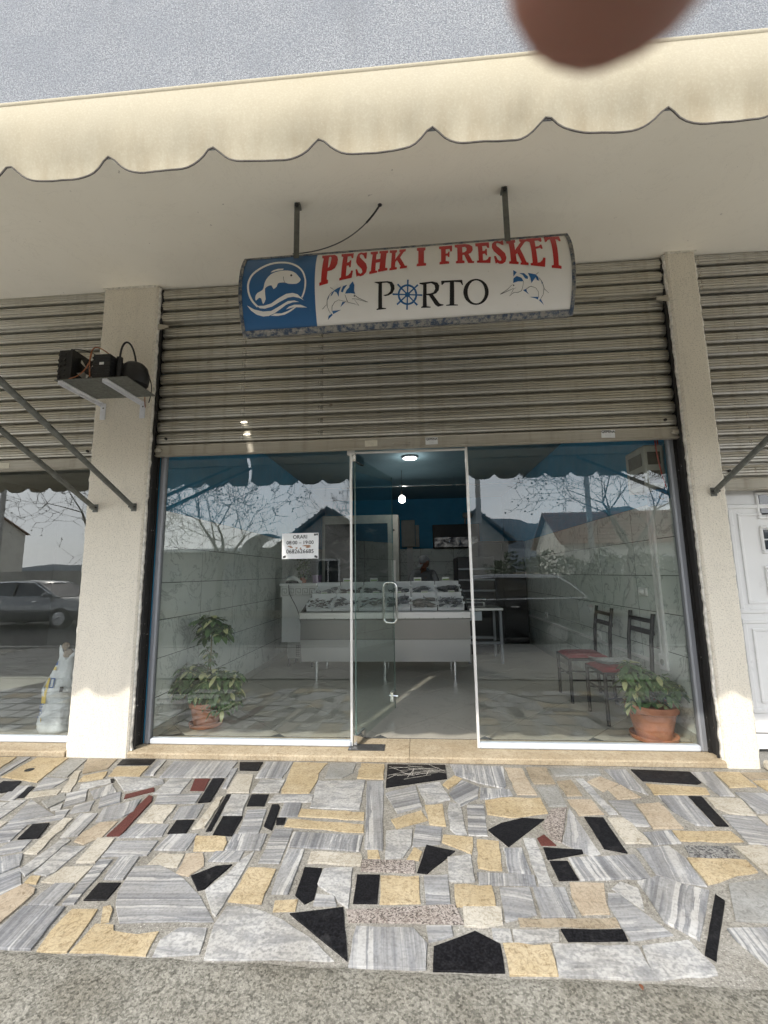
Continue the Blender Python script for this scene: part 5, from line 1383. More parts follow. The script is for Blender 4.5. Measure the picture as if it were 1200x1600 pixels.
# ================================================================== SHOP WINDOW AND DOOR
sf = thing('glass_storefront', 'glazed shopfront with two large panes either side of the door', 'shopfront', (0, GL, .044))
ZT = 2.425
# side profiles
for xa, xb in ((-2.195, -2.150), (2.040, 2.088)):
    MB().box(xa, xb, GL - .03, GL + .03, .044, ZT + .02, .010).build('side_profile', M['alu'], sf)
MB().box(-2.2, -2.196, .148, .36, .05, 2.9).build('reveal_strip', M['blue_wall'], sf)
for xa, xb in ((-2.150, -.528), (.447, 2.040)):
    MB().box(xa, xb, GL - .028, GL + .028, .044, .088, .009).build('bottom_profile', M['alu_light'], sf)
    MB().box(xa, xb, GL - .02, GL + .02, ZT - .01, ZT + .03, .004).build('top_profile', M['alu'], sf)
for xa, xb in ((-2.152, -.533), (.452, 2.042)):
    MB().box(xa, xb, GL - .005, GL + .005, .084, ZT - .005).build('window_pane', M['glass'], sf)
# slim white uprights and header of the door opening
MB().box(-.536, -.518, GL - .014, GL + .014, .044, ZT + .02, .002).build('upright', M['alu_white'], sf)
MB().box(.432, .452, GL - .014, GL + .014, .044, ZT - .022, .002).build('upright', M['alu_white'], sf)
MB().box(-.518, .432, GL - .012, GL + .012, 2.372, 2.388, .002).build('header', M['alu_white'], sf)
MB().box(-.558, -.495, GL - .02, GL + .02, 2.36, 2.43, .003).build('corner_clamp', M['alu_white'], sf)
MB().box(-.518, .432, GL - .005, GL + .005, 2.388, ZT + .03).build('transom_pane', M['glass'], sf)
# inner door leaf, swung into the shop about its hinge
DA = math.radians(73)
door = thing('glass_door', 'frameless glass door standing ajar with a long steel handle', 'door', (-.495, GL + .01, .05), DA)
MB().box(0, .90, -.005, .005, .018, 2.305).build('door_pane', M['door_glass'], door, local=True)
M['glass_edge'] = plain('green_glass_edge', (.10, .16, .14), .25, var=.1)
MB().box(.9003, .9018, -.005, .005, .018, 2.305).box(-.002, -.0004, -.005, .005, .018, 2.305).build('pane_edge', M['glass_edge'], door, local=True)
for z0, z1 in ((.0, .075), (2.255, 2.33)):
    MB().box(-.02, .16, -.016, .016, z0, z1, .004).build('hinge_clamp', M['chrome'], door, local=True)
MB().box(.80, .895, -.018, .018, .10, .19, .003).tube([(.85, -.018, .145), (.85, -.05, .145)], .008, 8).box(.835, .875, -.056, -.05, .135, .155).build('lock', M['chrome'], door, local=True)
for s in (-1, 1):
    hp = []
    zc, hh, rr, dp = 1.03, .195, .045, .068
    hp.append((.80, 0, zc + hh))
    for k in range(9):
        a = PI / 2 * k / 8
        hp.append((.80, s * (dp - rr + rr * math.sin(a)), zc + hh - rr + rr * math.cos(a)))
    for k in range(9):
        a = PI / 2 * k / 8
        hp.append((.80, s * (dp - rr + rr * math.cos(a)), zc - hh + rr - rr * math.sin(a)))
    hp.append((.80, 0, zc - hh))
    MB().tube(hp, .0125, 10).build('handle', M['chrome'], door, local=True, smooth=40)
fp = thing('floor_spring', 'dark metal floor plate under the hinge of the glass door', 'door closer', (-.43, .1, .045))
MB().box(-.545, -.27, .085, .20, .044, .049, .001).build('cover_plate', M['dark_grey'], fp)
for x in (-.53, -.285):
    for y in (.1, .185): MB().tube([(x, y, .048), (x, y, .0505)], .005, 8).build('screw', M['chrome'], fp)

# opening hours notice taped inside the pane
nt = thing('hours_notice', 'white paper notice with opening hours taped to the window', 'notice', (-.955, GL - .0066, 1.60))
M['notice'] = M['paper']
MB().box(-1.108, -.800, GL - .0072, GL - .0058, 1.492, 1.705).build('paper', M['paper'], nt)
wall_text('ORARI', .042, -.955, GL - .0085, 1.672, M['ink'], nt, bold=.0005)
wall_text('08:00 \u2013 19:00', .042, -.955, GL - .0085, 1.625, M['ink'], nt, bold=.0005)
wall_text('0682626685', .047, -.955, GL - .0085, 1.552, M['ink'], nt, bold=.0005)
M['smear'] = plain('brown_smear', (.35, .20, .12), .8, var=.4, scale=60)
rn = random.Random(3)
mbm = MB()
for x, z, w in ((-1.045, 1.597, .03), (-1.03, 1.586, .018), (-.90, 1.598, .045), (-.885, 1.588, .03), (-.985, 1.582, .012), (-.95, 1.58, .01)):
    n = 7; P = [(x + w * math.cos(2 * PI * k / n) * rn.uniform(.5, 1), z + .006 * math.sin(2 * PI * k / n) * rn.uniform(.5, 1.4)) for k in range(n)]
    mbm.add([(p[0], GL - .0083, p[1]) for p in P], [tuple(range(n))])
mbm.build('smear', M['smear'], nt)
mbm = MB()
for x, z in ((-1.09, 1.508), (-1.082, 1.512), (-.825, 1.51), (-.815, 1.505), (-.83, 1.690), (-.812, 1.692)):
    mbm.box(x - .008, x + .008, GL - .0084, GL - .0074, z - .008, z + .008)
mbm.build('tape', M['dark_grey'], nt)

# ---- neighbouring shop window on the left
nf = thing('neighbour_window', 'dark neighbouring shop window with a sack standing behind the glass', 'shopfront', (-4.9, GL, .044))
MB().box(-7.19, -2.74, GL - .028, GL + .028, .044, .092, .009).build('bottom_profile', M['alu_light'], nf)
MB().box(-2.78, -2.735, GL - .028, GL + .028, .092, 2.34, .006).build('side_profile', M['alu'], nf)
MB().box(-7.19, -2.78, GL - .005, GL + .005, .09, 2.34).build('window_pane', M['glass'], nf)
MB().box(-7.19, -2.74, GL - .02, GL + .02, 2.34, 2.40, .006).build('top_profile', M['alu'], nf)

# ---- white panelled door on the right
pd = thing('white_panel_door', 'white panelled door with small dark panes under the shiny shutter', 'door', (3.0, .2, .03))
MB().box(2.345, 6.79, .21, .30, .045, .15, .004).build('threshold', M['white_pvc'], pd)
MB().box(2.337, 6.79, .20, .30, .162, 3.3, .004).build('leaf', M['white_pvc'], pd)
def frame_rect(x0, x1, z0, z1, w, y, d, name, mat, par):
    m_ = MB()
    m_.box(x0, x1, y - d, y, z0, z0 + w, d * .45); m_.box(x0, x1, y - d, y, z1 - w, z1, d * .45)
    m_.box(x0, x0 + w, y - d, y, z0 + w, z1 - w, d * .45); m_.box(x1 - w, x1, y - d, y, z0 + w, z1 - w, d * .45)
    return m_.build(name, mat, par)
for xd in (2.46, 3.36, 4.26):
    for z0, z1 in ((.30, .98), (1.02, 1.86)):
        frame_rect(xd, xd + .80, z0, z1, .035, .20, .012, 'moulding', M['white_pvc'], pd)
        frame_rect(xd + .07, xd + .73, z0 + .07, z1 - .07, .022, .20, .008, 'moulding', M['white_pvc'], pd)
    for z0 in (1.77, 1.50, 1.19):
        frame_rect(xd + .22, xd + .58, z0 - .03, z0 + .19, .024, .2, .016, 'pane_frame', M['white_pvc'], pd)
        for i in range(2):
            for j in range(2):
                MB().box(xd + .25 + .155 * i, xd + .395 + .155 * i, .192, .1985, z0 + .004 + .083 * j, z0 + .075 + .083 * j).build('pane', M['car_glass'], pd)
stp = tag(MB().box(2.345, 2.43, -.05, .008, -.004, .055, .012).build('stone_offcut', M['st_c']), 'broken pale stone offcut at the foot of the narrow pillar', 'stone')
# ================================================================== COMPRESSOR ON ITS SHELF
cs = thing('compressor_shelf', 'white bracket shelf carrying a refrigeration compressor on the broad pillar', 'shelf', (-2.4, 0, 2.84))
MB().box(-2.70, -2.12, -.46, -.10, 2.846, 2.852, .001).build('plate', M['steel_tube'], cs)
M['white_metal'] = plain('white_bracket_paint', (.70, .71, .74), .45, var=.08, scale=20)
for xb in (-2.655, -2.30):
    MB().box(xb - .018, xb + .018, -.455, -.006, 2.838, 2.8455, .001).box(xb - .018, xb - .015, -.455, -.006, 2.815, 2.838).box(xb - .018, xb + .03, -.008, -.0005, 2.70, 2.845, .002).build('bracket', M['white_metal'], cs)
    MB().tube([(xb + .012, -.010, 2.80), (xb + .012, -.013, 2.80)], .007, 8).build('screw', M['steel_tube'], cs)
cu = thing('condensing_unit', 'black refrigeration compressor with coil and fan on the wall shelf', 'compressor', (-2.4, -.3, 2.853))
Z0 = 2.853
cb = MB()
for k in range(5):
    z = Z0 + .03 + .044 * k
    for j in range(9):
        y = -.44 + .026 * j
    cb.tube([(-2.685, -.445, z), (-2.685, -.21, z)], .013, 8).tube([(-2.65, -.445, z + .01), (-2.65, -.21, z + .01)], .013, 8)
cb.build('coil_pipes', M['black_plastic'], cu)
fin = MB()
for j in range(22):
    y = -.44 + .0105 * j
    fin.box(-2.695, -2.60, y, y + .002, Z0 + .005, Z0 + .245)
fin.build('coil_fins', M['black_plastic'], cu)
# fan shroud: a shallow box with a round throat and blades
V = []; F = []
n = 28
MB().box(-2.60, -2.585, -.445, -.20, Z0, Z0 + .25).build('shroud', M['black_plastic'], cu)
fb = MB()
for k in range(4):
    a = 2 * PI * k / 4 + .5
    c_, s_ = math.cos(a), math.sin(a); c2, s2_ = math.cos(a + .75), math.sin(a + .75)
    cy_, cz_ = -.32, Z0 + .12
    fb.add([(-2.55, cy_ + .02 * c_, cz_ + .02 * s_), (-2.575, cy_ + .095 * c_, cz_ + .095 * s_), (-2.54, cy_ + .095 * c2, cz_ + .095 * s2_), (-2.53, cy_ + .02 * c2, cz_ + .02 * s2_)], [(0, 1, 2, 3)])
fb.build('fan_blades', M['stainless'], cu)
MB().tube([(-2.56, -.32, Z0 + .12), (-2.50, -.32, Z0 + .12)], .034, 14).build('fan_motor', M['dark_grey'], cu, smooth=40)
ctl = MB().box(-2.42, -2.28, -.44, -.25, Z0 + .01, Z0 + .20, .006)
for k in range(6): ctl.box(-2.423, -2.277, -.443, -.247, Z0 + .03 + .027 * k, Z0 + .043 + .027 * k, .002)
ctl.build('control_box', M['black_plastic'], cu)
MB().box(-2.36, -2.325, -.4455, -.4435, Z0 + .11, Z0 + .13).build('rating_label', M['white_plastic'], cu)
MB().lathe([(.07, 0), (.098, .012), (.105, .05), (.105, .10), (.098, .112), (.09, .15), (.066, .178), (.03, .19), (.002, .193)], -2.195, -.27, Z0 + .01, 24).build('compressor_shell', M['black_plastic'], cu, smooth=40)
MB().tube([(-2.255, -.37, Z0), (-2.255, -.37, Z0 + .20)], .022, 12).build('filter_drier', M['black_plastic'], cu)
def bez(P, n=14):
    P = [Vector(p) for p in P]; out = []
    for i in range(n + 1):
        u = i / n
        out.append(P[0] * (1 - u) ** 3 + P[1] * 3 * u * (1 - u) ** 2 + P[2] * 3 * u * u * (1 - u) + P[3] * u ** 3)
    return out
MB().tube(bez([(-2.255, -.37, Z0 + .19), (-2.255, -.37, Z0 + .40), (-2.17, -.34, Z0 + .38), (-2.165, -.3, Z0 + .15)]), .0075, 8).build('hose', M['black_plastic'], cu, smooth='all')
MB().tube(bez([(-2.44, -.43, Z0 + .02), (-2.46, -.45, Z0 + .30), (-2.44, -.42, Z0 + .33), (-2.30, -.33, Z0 + .19)]), .0045, 6).tube(bez([(-2.60, -.44, Z0 + .01), (-2.50, -.46, Z0 + .01), (-2.43, -.46, Z0 + .06), (-2.44, -.43, Z0 + .22)]), .0045, 6).build('copper_pipe', M['copper'], cu)
MB().tube(bez([(-2.62, -.44, Z0 + .235), (-2.55, -.45, Z0 + .26), (-2.5, -.42, Z0 + .25), (-2.40, -.40, Z0 + .20)]), .0035, 6).build('cable', M['black_plastic'], cu)
MB().tube(bez([(-2.13, -.3, Z0 + .1), (-2.10, -.2, Z0 + .14), (-2.20, -.01, Z0 + .12), (-2.24, -.008, Z0 - .02)]), .004, 6).build('cable', M['black_plastic'], cu)
MB().tube(bez([(-2.20, -.2, Z0 + .08), (-2.20, -.1, Z0 + .12), (-2.29, -.01, Z0 + .10), (-2.27, -.006, Z0 - .06)]), .004, 6).build('cable', M['copper'], cu)
ob = thing('cable_outlet', 'small pale cable outlet on the broad pillar beside the compressor', 'outlet', (-2.275, 0, 3.0))
MB().box(-2.30, -2.245, -.006, 0, 2.98, 3.05, .002).build('plate', M['white_plaster'], ob)
MB().tube([(-2.272, -.0065, 3.03), (-2.272, -.009, 3.03)], .007, 8).build('screw', M['black_iron'], ob)

# ================================================================== SACK IN THE NEIGHBOURING WINDOW
sk = thing('plaster_sack', 'torn white sack with yellow and blue print standing behind the window', 'sack', (-3.16, .40, .045))
sk.scale = (1, 1, 1.14)
V, F = [], []
n, mrow = 28, 22
for j in range(mrow + 1):
    u = j / mrow
    z = .0 + .60 * u
    hw = lerp(.130, .118, u) if u < .62 else (lerp(.118, .058, ((u - .62) / .28) ** .8) if u < .9 else lerp(.058, .082, (u - .9) / .1))
    hd = lerp(.075, .07, u) if u < .5 else lerp(.07, .018, (u - .5) / .5)
    sx = .0 if u < .5 else (u - .5) * .10
    for k in range(n):
        a = 2 * PI * k / n
        ca, sa = math.cos(a), math.sin(a)
        x = sx + hw * math.copysign(abs(ca) ** .65, ca); y = hd * math.copysign(abs(sa) ** .75, sa)
        w = .020 * noise.noise(Vector((x * 11, y * 11, z * 8))) + .016 * abs(noise.noise(Vector((x * 26, y * 26, z * 17)))) + .008 * noise.noise(Vector((x * 60, y * 60, z * 45)))
        V.append((x * (1 + w * 8), y * (1 + w * 14), z + (.035 * math.sin(2 * a + .6) + .018 * math.sin(5 * a) if u > .93 else 0)))
for j in range(mrow):
    for k in range(n):
        F.append((j * n + k, j * n + (k + 1) % n, (j + 1) * n + (k + 1) % n, (j + 1) * n + k))
F.append(tuple(range(n))[::-1])
M['sack'] = plain('woven_white_sack', (.52, .54, .55), .6, var=.18, scale=14, bump=.6, bscale=26)
MB().add(V, F).build('bag', M['sack'], sk, local=True, smooth='all')
MB().ball((.055, .0, .56), .05, .03, .05, 12, 8).ball((.035, -.01, .63), .035, .022, .03, 12, 8).build('torn_paper', plain('brown_kraft_paper', (.25, .20, .15), .9, var=.35, scale=25), sk, local=True)
M['yel'] = plain('yellow_print', (.60, .44, .10), .7, var=.1)
def sack_patch(x0, x1, z0, z1, mat, name):
    def surf(x, z):
        u = z / .60
        hw = .13 if u < .55 else lerp(.125, .035, ((u - .55) / .45) ** .9); hd = .073 if u < .5 else lerp(.07, .018, (u - .5) / .5)
        sx = .0 if u < .5 else (u - .5) * .10
        ca = max(-1, min(1, (x - sx) / hw)); c_ = abs(ca) ** (1 / .65); s_ = math.sqrt(max(0, 1 - c_ * c_))
        return -hd * 1.13 * s_ ** .75 - .005
    V = []; F = []
    for i in range(5):
        for j in range(5):
            x, z = lerp(x0, x1, i / 4), lerp(z0, z1, j / 4)
            V.append((x, surf(x, z), z))
    for i in range(4):
        for j in range(4):
            a = i * 5 + j; F.append((a, a + 5, a + 6, a + 1))
    MB().add(V, F).build(name, mat, sk, local=True)
sack_patch(-.095, -.045, .22, .40, M['yel'], 'print_panel')
sack_patch(-.11, -.075, .085, .115, M['yel'], 'print_panel')
sack_patch(-.045, -.005, .455, .48, M['yel'], 'print_panel')
sack_patch(-.035, .0, .49, .52, M['ink_blue'], 'print_panel')
sack_patch(-.035, .005, .33, .40, M['ink_blue'], 'print_panel')
sack_patch(-.027, -.003, .338, .392, M['sack'], 'print_panel')
sack_patch(.065, .09, .30, .34, M['ink'], 'print_panel')
for body, x, z, s_, mt in (('lavay', -.085, .16, .06, M['ink_blue']), ('interlicanti', -.07, .31, .028, M['ink'])):
    me = text_mesh(body, s_)
    me.transform(Matrix.Translation((x, -.077, z)) @ Matrix.Rotation(PI / 2, 4, 'Y') @ Matrix.Rotation(PI / 2, 4, 'X'))
    me.materials.clear(); me.materials.append(mt)
    o = bpy.data.objects.new('lettering', me); COL.objects.link(o); o.parent = sk

# ================================================================== POTTED PLANTS
M['clay'] = plain('terracotta_clay', (.42, .17, .09), .75, var=.25, scale=10, bump=.15, bscale=60)
M['soil'] = plain('potting_soil', (.05, .037, .025), .95, var=.5, scale=60, bump=.6)
def leaf_mat():
    t = NT('schefflera_leaf')
    v = t.coord()
    n = t.noise(v, 38, 3); g = t.noise(v, 8, 3)
    c = t.ramp(g, [(.3, (.04, .085, .028)), (.6, (.085, .155, .05)), (.8, (.12, .20, .07))])
    c = t.mix(t.ramp(n, [(.63, 0), (.69, 1)]), c, (.40, .40, .16))
    t.set(col=c, rough=.4, spec=.45)
    return t.m
M['leaf'] = leaf_mat()
M['pale_leaf'] = plain('pale_variegated_leaf', (.45, .46, .22), .45, var=.25, scale=30)
M['stem'] = plain('green_brown_stem', (.14, .13, .06), .8, var=.3, scale=30)
def leaf(mb, base, d, L, w, droop):
    d = Vector(d).normalized()
    s_ = d.cross(Vector((0, 0, 1)))
    s_ = s_.normalized() if s_.length > 1e-4 else Vector((1, 0, 0))
    V = []
    for i, (u, ww) in enumerate(((0, .12), (.3, .75), (.62, 1), (.86, .6), (1, .04))):
        p = Vector(base) + d * (L * u) + Vector((0, 0, -droop * L * u * u))
        up = Vector((0, 0, .16 * w * ww))
        V += [tuple(p - s_ * w * ww + up), tuple(p), tuple(p + s_ * w * ww + up)]
    F = []
    for i in range(4):
        a = i * 3
        F += [(a, a + 1, a + 4, a + 3), (a + 1, a + 2, a + 5, a + 4)]
    mb.add(V, F)
def umbel(mb, mbp, rr, base, axis, size):
    k = rr.randint(6, 9)
    ax = Vector(axis).normalized()
    o1 = ax.orthogonal().normalized(); o2 = ax.cross(o1)
    for i in range(k):
        a = 2 * PI * i / k + rr.uniform(-.2, .2)
        d = (o1 * math.cos(a) + o2 * math.sin(a)) * 1.0 + ax * rr.uniform(.05, .45)
        tgt = mbp if rr.random() < .10 else mb
        leaf(tgt, base, d, size * rr.uniform(.75, 1.15), size * rr.uniform(.19, .26), rr.uniform(.25, .7))
def plant(name, label, loc, pot, clumps, seed):
    rr = random.Random(seed)
    t = thing(name, label, 'plant', loc)
    r0, r1, h = pot
    MB().lathe([(r0 * 1.18, .0), (r0 * 1.32, .006), (r0 * 1.38, .035), (r0 * 1.30, .035), (r0 * 1.2, .012), (r0 * .3, .012)], 0, 0, .0, 36).build('saucer', M['clay'], t, local=True, smooth=40)
    MB().lathe([(r0 * .96, .013), (r0, .02), (lerp(r0, r1, .8), h * .78), (r1 * 1.0, h * .80), (r1 * 1.05, h * .82), (r1 * 1.07, h * .97), (r1 * 1.05, h), (r1 * .97, h), (r1 * .95, h * .9)], 0, 0, 0, 36).build('pot', M['clay'], t, local=True, smooth=35)
    MB().lathe([(.01, h * .9), (r1 * .94, h * .89)], 0, 0, 0, 24).build('soil', M['soil'], t, local=True)
    mb, mbp, st = MB(), MB(), MB()
    for (cx, cy, cz, rx, ry, rz, cnt, size) in clumps:
        root = Vector((rr.uniform(-.02, .02), rr.uniform(-.02, .02), h * .88))
        cc = Vector((cx, cy, cz))
        st.tube([root, root.lerp(cc, .5) + Vector((0, 0, .03)), cc], [.009, .007, .005], 6)
        for i in range(cnt):
            while True:
                q = Vector((rr.uniform(-1, 1), rr.uniform(-1, 1), rr.uniform(-1, 1)))
                if .25 < q.length < 1: break
            p = cc + Vector((q.x * rx, q.y * ry, q.z * rz))
            if p.z < h * .75: p.z = h * .8
            ax = Vector((q.x * .9, q.y * .9, q.z * .4 + .75))
            st.tube([cc.lerp(p, .15), cc.lerp(p, .6) + Vector((0, 0, -.01)), p], [.004, .003, .0022], 4)
            umbel(mb, mbp, rr, p, ax, size)
    st.build('stem', M['stem'], t, local=True)
    tag(mb.build('foliage', M['leaf'], t, local=True), kind='stuff')
    tag(mbp.build('pale_foliage', M['pale_leaf'], t, local=True), kind='stuff')
    return t
plant('potted_plant', 'tall bushy umbrella plant in a terracotta pot beside the broad pillar', (-1.90, .58, .0475), (.105, .14, .21),
      [(-.13, .0, .38, .18, .14, .14, 66, .095), (.12, -.02, .36, .19, .15, .15, 66, .095), (.18, -.06, .22, .13, .10, .10, 16, .085), (.0, .02, .62, .04, .04, .09, 6, .07), (.02, 0, .85, .15, .12, .11, 22, .115)], 4)
plant('potted_plant', 'low umbrella plant in a large terracotta pot beside the chairs', (1.84, .40, .0475), (.125, .18, .265),
      [(-.02, .0, .36, .21, .13, .13, 50, .095), (-.13, -.04, .52, .12, .09, .08, 12, .10), (.17, .02, .35, .12, .1, .13, 12, .09)], 9)

# ================================================================== CHAIRS
M['red_vinyl'] = plain('dark_red_vinyl', (.24, .010, .014), .42, var=.2, scale=8)
M['chair_black'] = plain('black_chair_enamel', (.007, .007, .007), .45, var=.3, scale=20)
def make_chair(label, loc, rz, group):
    """sits facing +x in its own space"""
    t = thing('chair', label, 'chair', loc, rz, group)
    W2, D2, SH, BH = .20, .20, .455, .93
    for sy in (-1, 1):
        MB().tube([(D2, sy * W2, 0), (D2, sy * W2, SH - .02)], .0165, 10).build('leg', M['chair_black'], t, local=True, smooth=40)
        MB().tube([(-D2 - .02, sy * W2, 0), (-D2, sy * W2, SH), (-D2 - .015, sy * W2, .70), (-D2 - .05, sy * W2, BH)], .0165, 10).build('back_post', M['chair_black'], t, local=True, smooth=40)
        MB().tube([(-D2 - .01, sy * W2, .22), (D2, sy * W2, .22)], .009, 8).build('stretcher', M['chair_black'], t, local=True)
    MB().tube([(D2, -W2, .27), (D2, W2, .27)], .009, 8).build('stretcher', M['chair_black'], t, local=True)
    MB().tube([(-D2, -W2, .27), (-D2, W2, .27)], .009, 8).build('stretcher', M['chair_black'], t, local=True)
    MB().box(-D2, D2, -W2 - .008, -W2 + .012, SH - .045, SH - .02, .003).box(-D2, D2, W2 - .012, W2 + .008, SH - .045, SH - .02, .003).box(D2 - .01, D2 + .012, -W2, W2, SH - .045, SH - .02, .003).box(-D2 - .01, -D2 + .01, -W2, W2, SH - .045, SH - .02, .003).build('seat_frame', M['chair_black'], t, local=True)
    V, F = [], []
    nn = 12
    for i in range(nn + 1):
        for j in range(nn + 1):
            x, y = lerp(-D2 + .0, D2 + .01, i / nn), lerp(-W2 - .0, W2 + .0, j / nn)
            e = max(abs(2 * i / nn - 1), abs(2 * j / nn - 1))
            V.append((x, y, SH - .018 + .036 * (1 - e ** 5)))
    for i in range(nn):
        for j in range(nn):
            a = i * (nn + 1) + j; F.append((a, a + nn + 1, a + nn + 2, a + 1))
    MB().add(V, F).build('seat', M['red_vinyl'], t, local=True, smooth='all')
    for z, w in ((.865, .035), (.765, .045)):
        MB().box(-D2 - .052, -D2 - .028, -W2, W2, z - w / 2, z + w / 2, .006).build('back_rail', M['chair_black'], t, local=True)
    return t
make_chair('black metal chair with red seat holding a folded newspaper', (1.81, .865, .0475), PI, 'black and red waiting chairs')
make_chair('black metal chair with bare red seat, the one deeper in the shop', (1.74, 1.50, .0475), PI - .03, 'black and red waiting chairs')
np_ = thing('newspaper', 'folded newspaper lying on the red seat of the nearer chair', 'newspaper', (1.80, .93, .525))
M['newsprint'] = plain('newsprint', (.55, .55, .53), .85, var=.3, scale=40)
V = []; F = []
for k, (dz, dx) in enumerate(((0, 0), (.008, .006), (.015, -.004))):
    mbn = MB(); nn = 8; V = []; F = []
    for i in range(nn + 1):
        for j in range(3):
            x = lerp(-.19, .17, i / nn) + dx; y = lerp(-.125, .115, j / 2)
            V.append((x, y + .06 * (x), dz + .006 * noise.noise(Vector((x * 8, y * 8, k))) + (.02 * max(0, -x - .12) / .07)))
    for i in range(nn):
        for j in range(2):
            a = i * 3 + j; F.append((a, a + 3, a + 4, a + 1))
    MB().add(V, F).build('sheet', M['newsprint'], np_, local=True, smooth='all')

# ================================================================== FISH COUNTER
fc = thing('fish_counter', 'stainless steel fish display counter with sloping top', 'counter', (-.42, 2.5, .0475))
CX0, CX1, CY0, CY1 = -1.50, .66, 2.22, 3.05
MB().add([(CX0, CY0 + .05, .26), (CX1, CY0 + .05, .26), (CX1, CY0 - .004, .535), (CX0, CY0 - .004, .535), (CX0, CY0 + .07, .26), (CX1, CY0 + .07, .26), (CX1, CY0 + .02, .535), (CX0, CY0 + .02, .535)],
         [(0, 1, 2, 3), (4, 7, 6, 5), (0, 4, 5, 1), (1, 5, 6, 2), (2, 6, 7, 3), (3, 7, 4, 0)]).build('front_panel', M['stainless'], fc)  # paler steel colour carries the floor light this tilted panel reflects
MB().box(CX0, CX1, CY0 + .012, CY0 + .03, .535, .80, .003).build('front_panel', M['stainless_dark'], fc)  # same steel as the lower panel, dim reflection painted in as darker colour
MB().box(CX0 - .015, CX1 + .015, CY0 - .02, CY0 + .05, .785, .885, .012).build('front_lip', M['stainless'], fc)
MB().add([(CX0, CY0, .26), (CX0, CY1, .26), (CX0, CY1, 1.14), (CX0, CY0 + .02, .88), (CX0 + .012, CY0, .26), (CX0 + .012, CY1, .26), (CX0 + .012, CY1, 1.14), (CX0 + .012, CY0 + .02, .88)],
         [(0, 1, 2, 3), (4, 7, 6, 5), (0, 4, 5, 1), (1, 5, 6, 2), (2, 6, 7, 3), (3, 7, 4, 0)]).build('side_panel', M['stainless_dark'], fc)
MB().add([(CX1 - .012, CY0, .26), (CX1 - .012, CY1, .26), (CX1 - .012, CY1, 1.14), (CX1 - .012, CY0 + .02, .88), (CX1, CY0, .26), (CX1, CY1, .26), (CX1, CY1, 1.14), (CX1, CY0 + .02, .88)],
         [(0, 1, 2, 3), (4, 7, 6, 5), (0, 4, 5, 1), (1, 5, 6, 2), (2, 6, 7, 3), (3, 7, 4, 0)]).build('side_panel', M['stainless_dark'], fc)
MB().add([(CX0, CY0 + .04, .86), (CX1, CY0 + .04, .86), (CX1, CY1, 1.12), (CX0, CY1, 1.12), (CX0, CY0 + .04, .84), (CX1, CY0 + .04, .84), (CX1, CY1, 1.10), (CX0, CY1, 1.10)],
         [(0, 1, 2, 3), (7, 6, 5, 4), (0, 4, 5, 1), (2, 6, 7, 3)]).build('sloping_top', M['black_plastic'], fc)
for x in (CX0 + .20, CX1 - .20, -.42):
    for y in (CY0 + .08, CY1 - .08):
        MB().tube([(x, y, .0475), (x, y, .27)], .022, 12).build('leg', M['chrome'], fc, smooth=40)
for k in range(12):
    MB().tube([(CX0 + .09 + .18 * k, CY0 - .021, .80), (CX0 + .09 + .18 * k, CY0 - .023, .80)], .006, 8).build('rivet', M['stainless_dark'], fc)
# trays of fish standing on the sloping top
M['tray'] = plain('white_tray_plastic', (.80, .82, .82), .4, var=.06, scale=10)
M['fish'] = [plain('silver_fish_skin', (.20, .21, .22), .28, .3, var=.5, scale=30), plain('dark_fish_skin', (.10, .105, .11), .3, .2, var=.6, scale=30), plain('brown_mussel_shell', (.06, .045, .035), .35, var=.5, scale=40), plain('pale_fish_skin', (.24, .23, .21), .35, .1, var=.4, scale=30)]
SL = math.atan2(.26, .79)
tiltM = Matrix.Rotation(SL, 4, 'X')
def fish_body(mb, P, d, L, rr, M4):
    d = Vector(d).normalized(); side = d.cross(Vector((0, 0, 1))).normalized(); up = side.cross(d)
    n = 6
    prof = [(0, .06), (.15, .55), (.35, 1), (.6, .8), (.82, .3), (.88, .18)]
    V = []
    for u, w in prof:
        c = Vector(P) + d * (L * (u - .5)) + side * (.08 * L * math.sin(u * 3.0 + rr) )
        for k in range(n):
            a = 2 * PI * k / n
            V.append(c + side * (.075 * L * w * math.cos(a)) + up * (.13 * L * w * math.sin(a)))
    F = []
    for i in range(len(prof) - 1):
        for k in range(n): F.append((i * n + k, i * n + (k + 1) % n, (i + 1) * n + (k + 1) % n, (i + 1) * n + k))
    F.append(tuple(range(n)))
    b = len(V); e = Vector(P) + d * (L * .38)
    V += [e, e + d * .14 * L + up * .13 * L, e + d * .09 * L, e + d * .14 * L - up * .13 * L]
    F += [(b, b + 1, b + 2), (b, b + 2, b + 3)]
    mb.add([M4 @ v for v in V], F)
tray_desc = {0: 'brown mussels', 1: 'small dark fish', 2: 'pale small fish', 3: 'long silver fish', 4: 'curled silver fish', 5: 'tangled grey fish'}
nm = ['first', 'second', 'third', 'fourth', 'fifth', 'sixth']
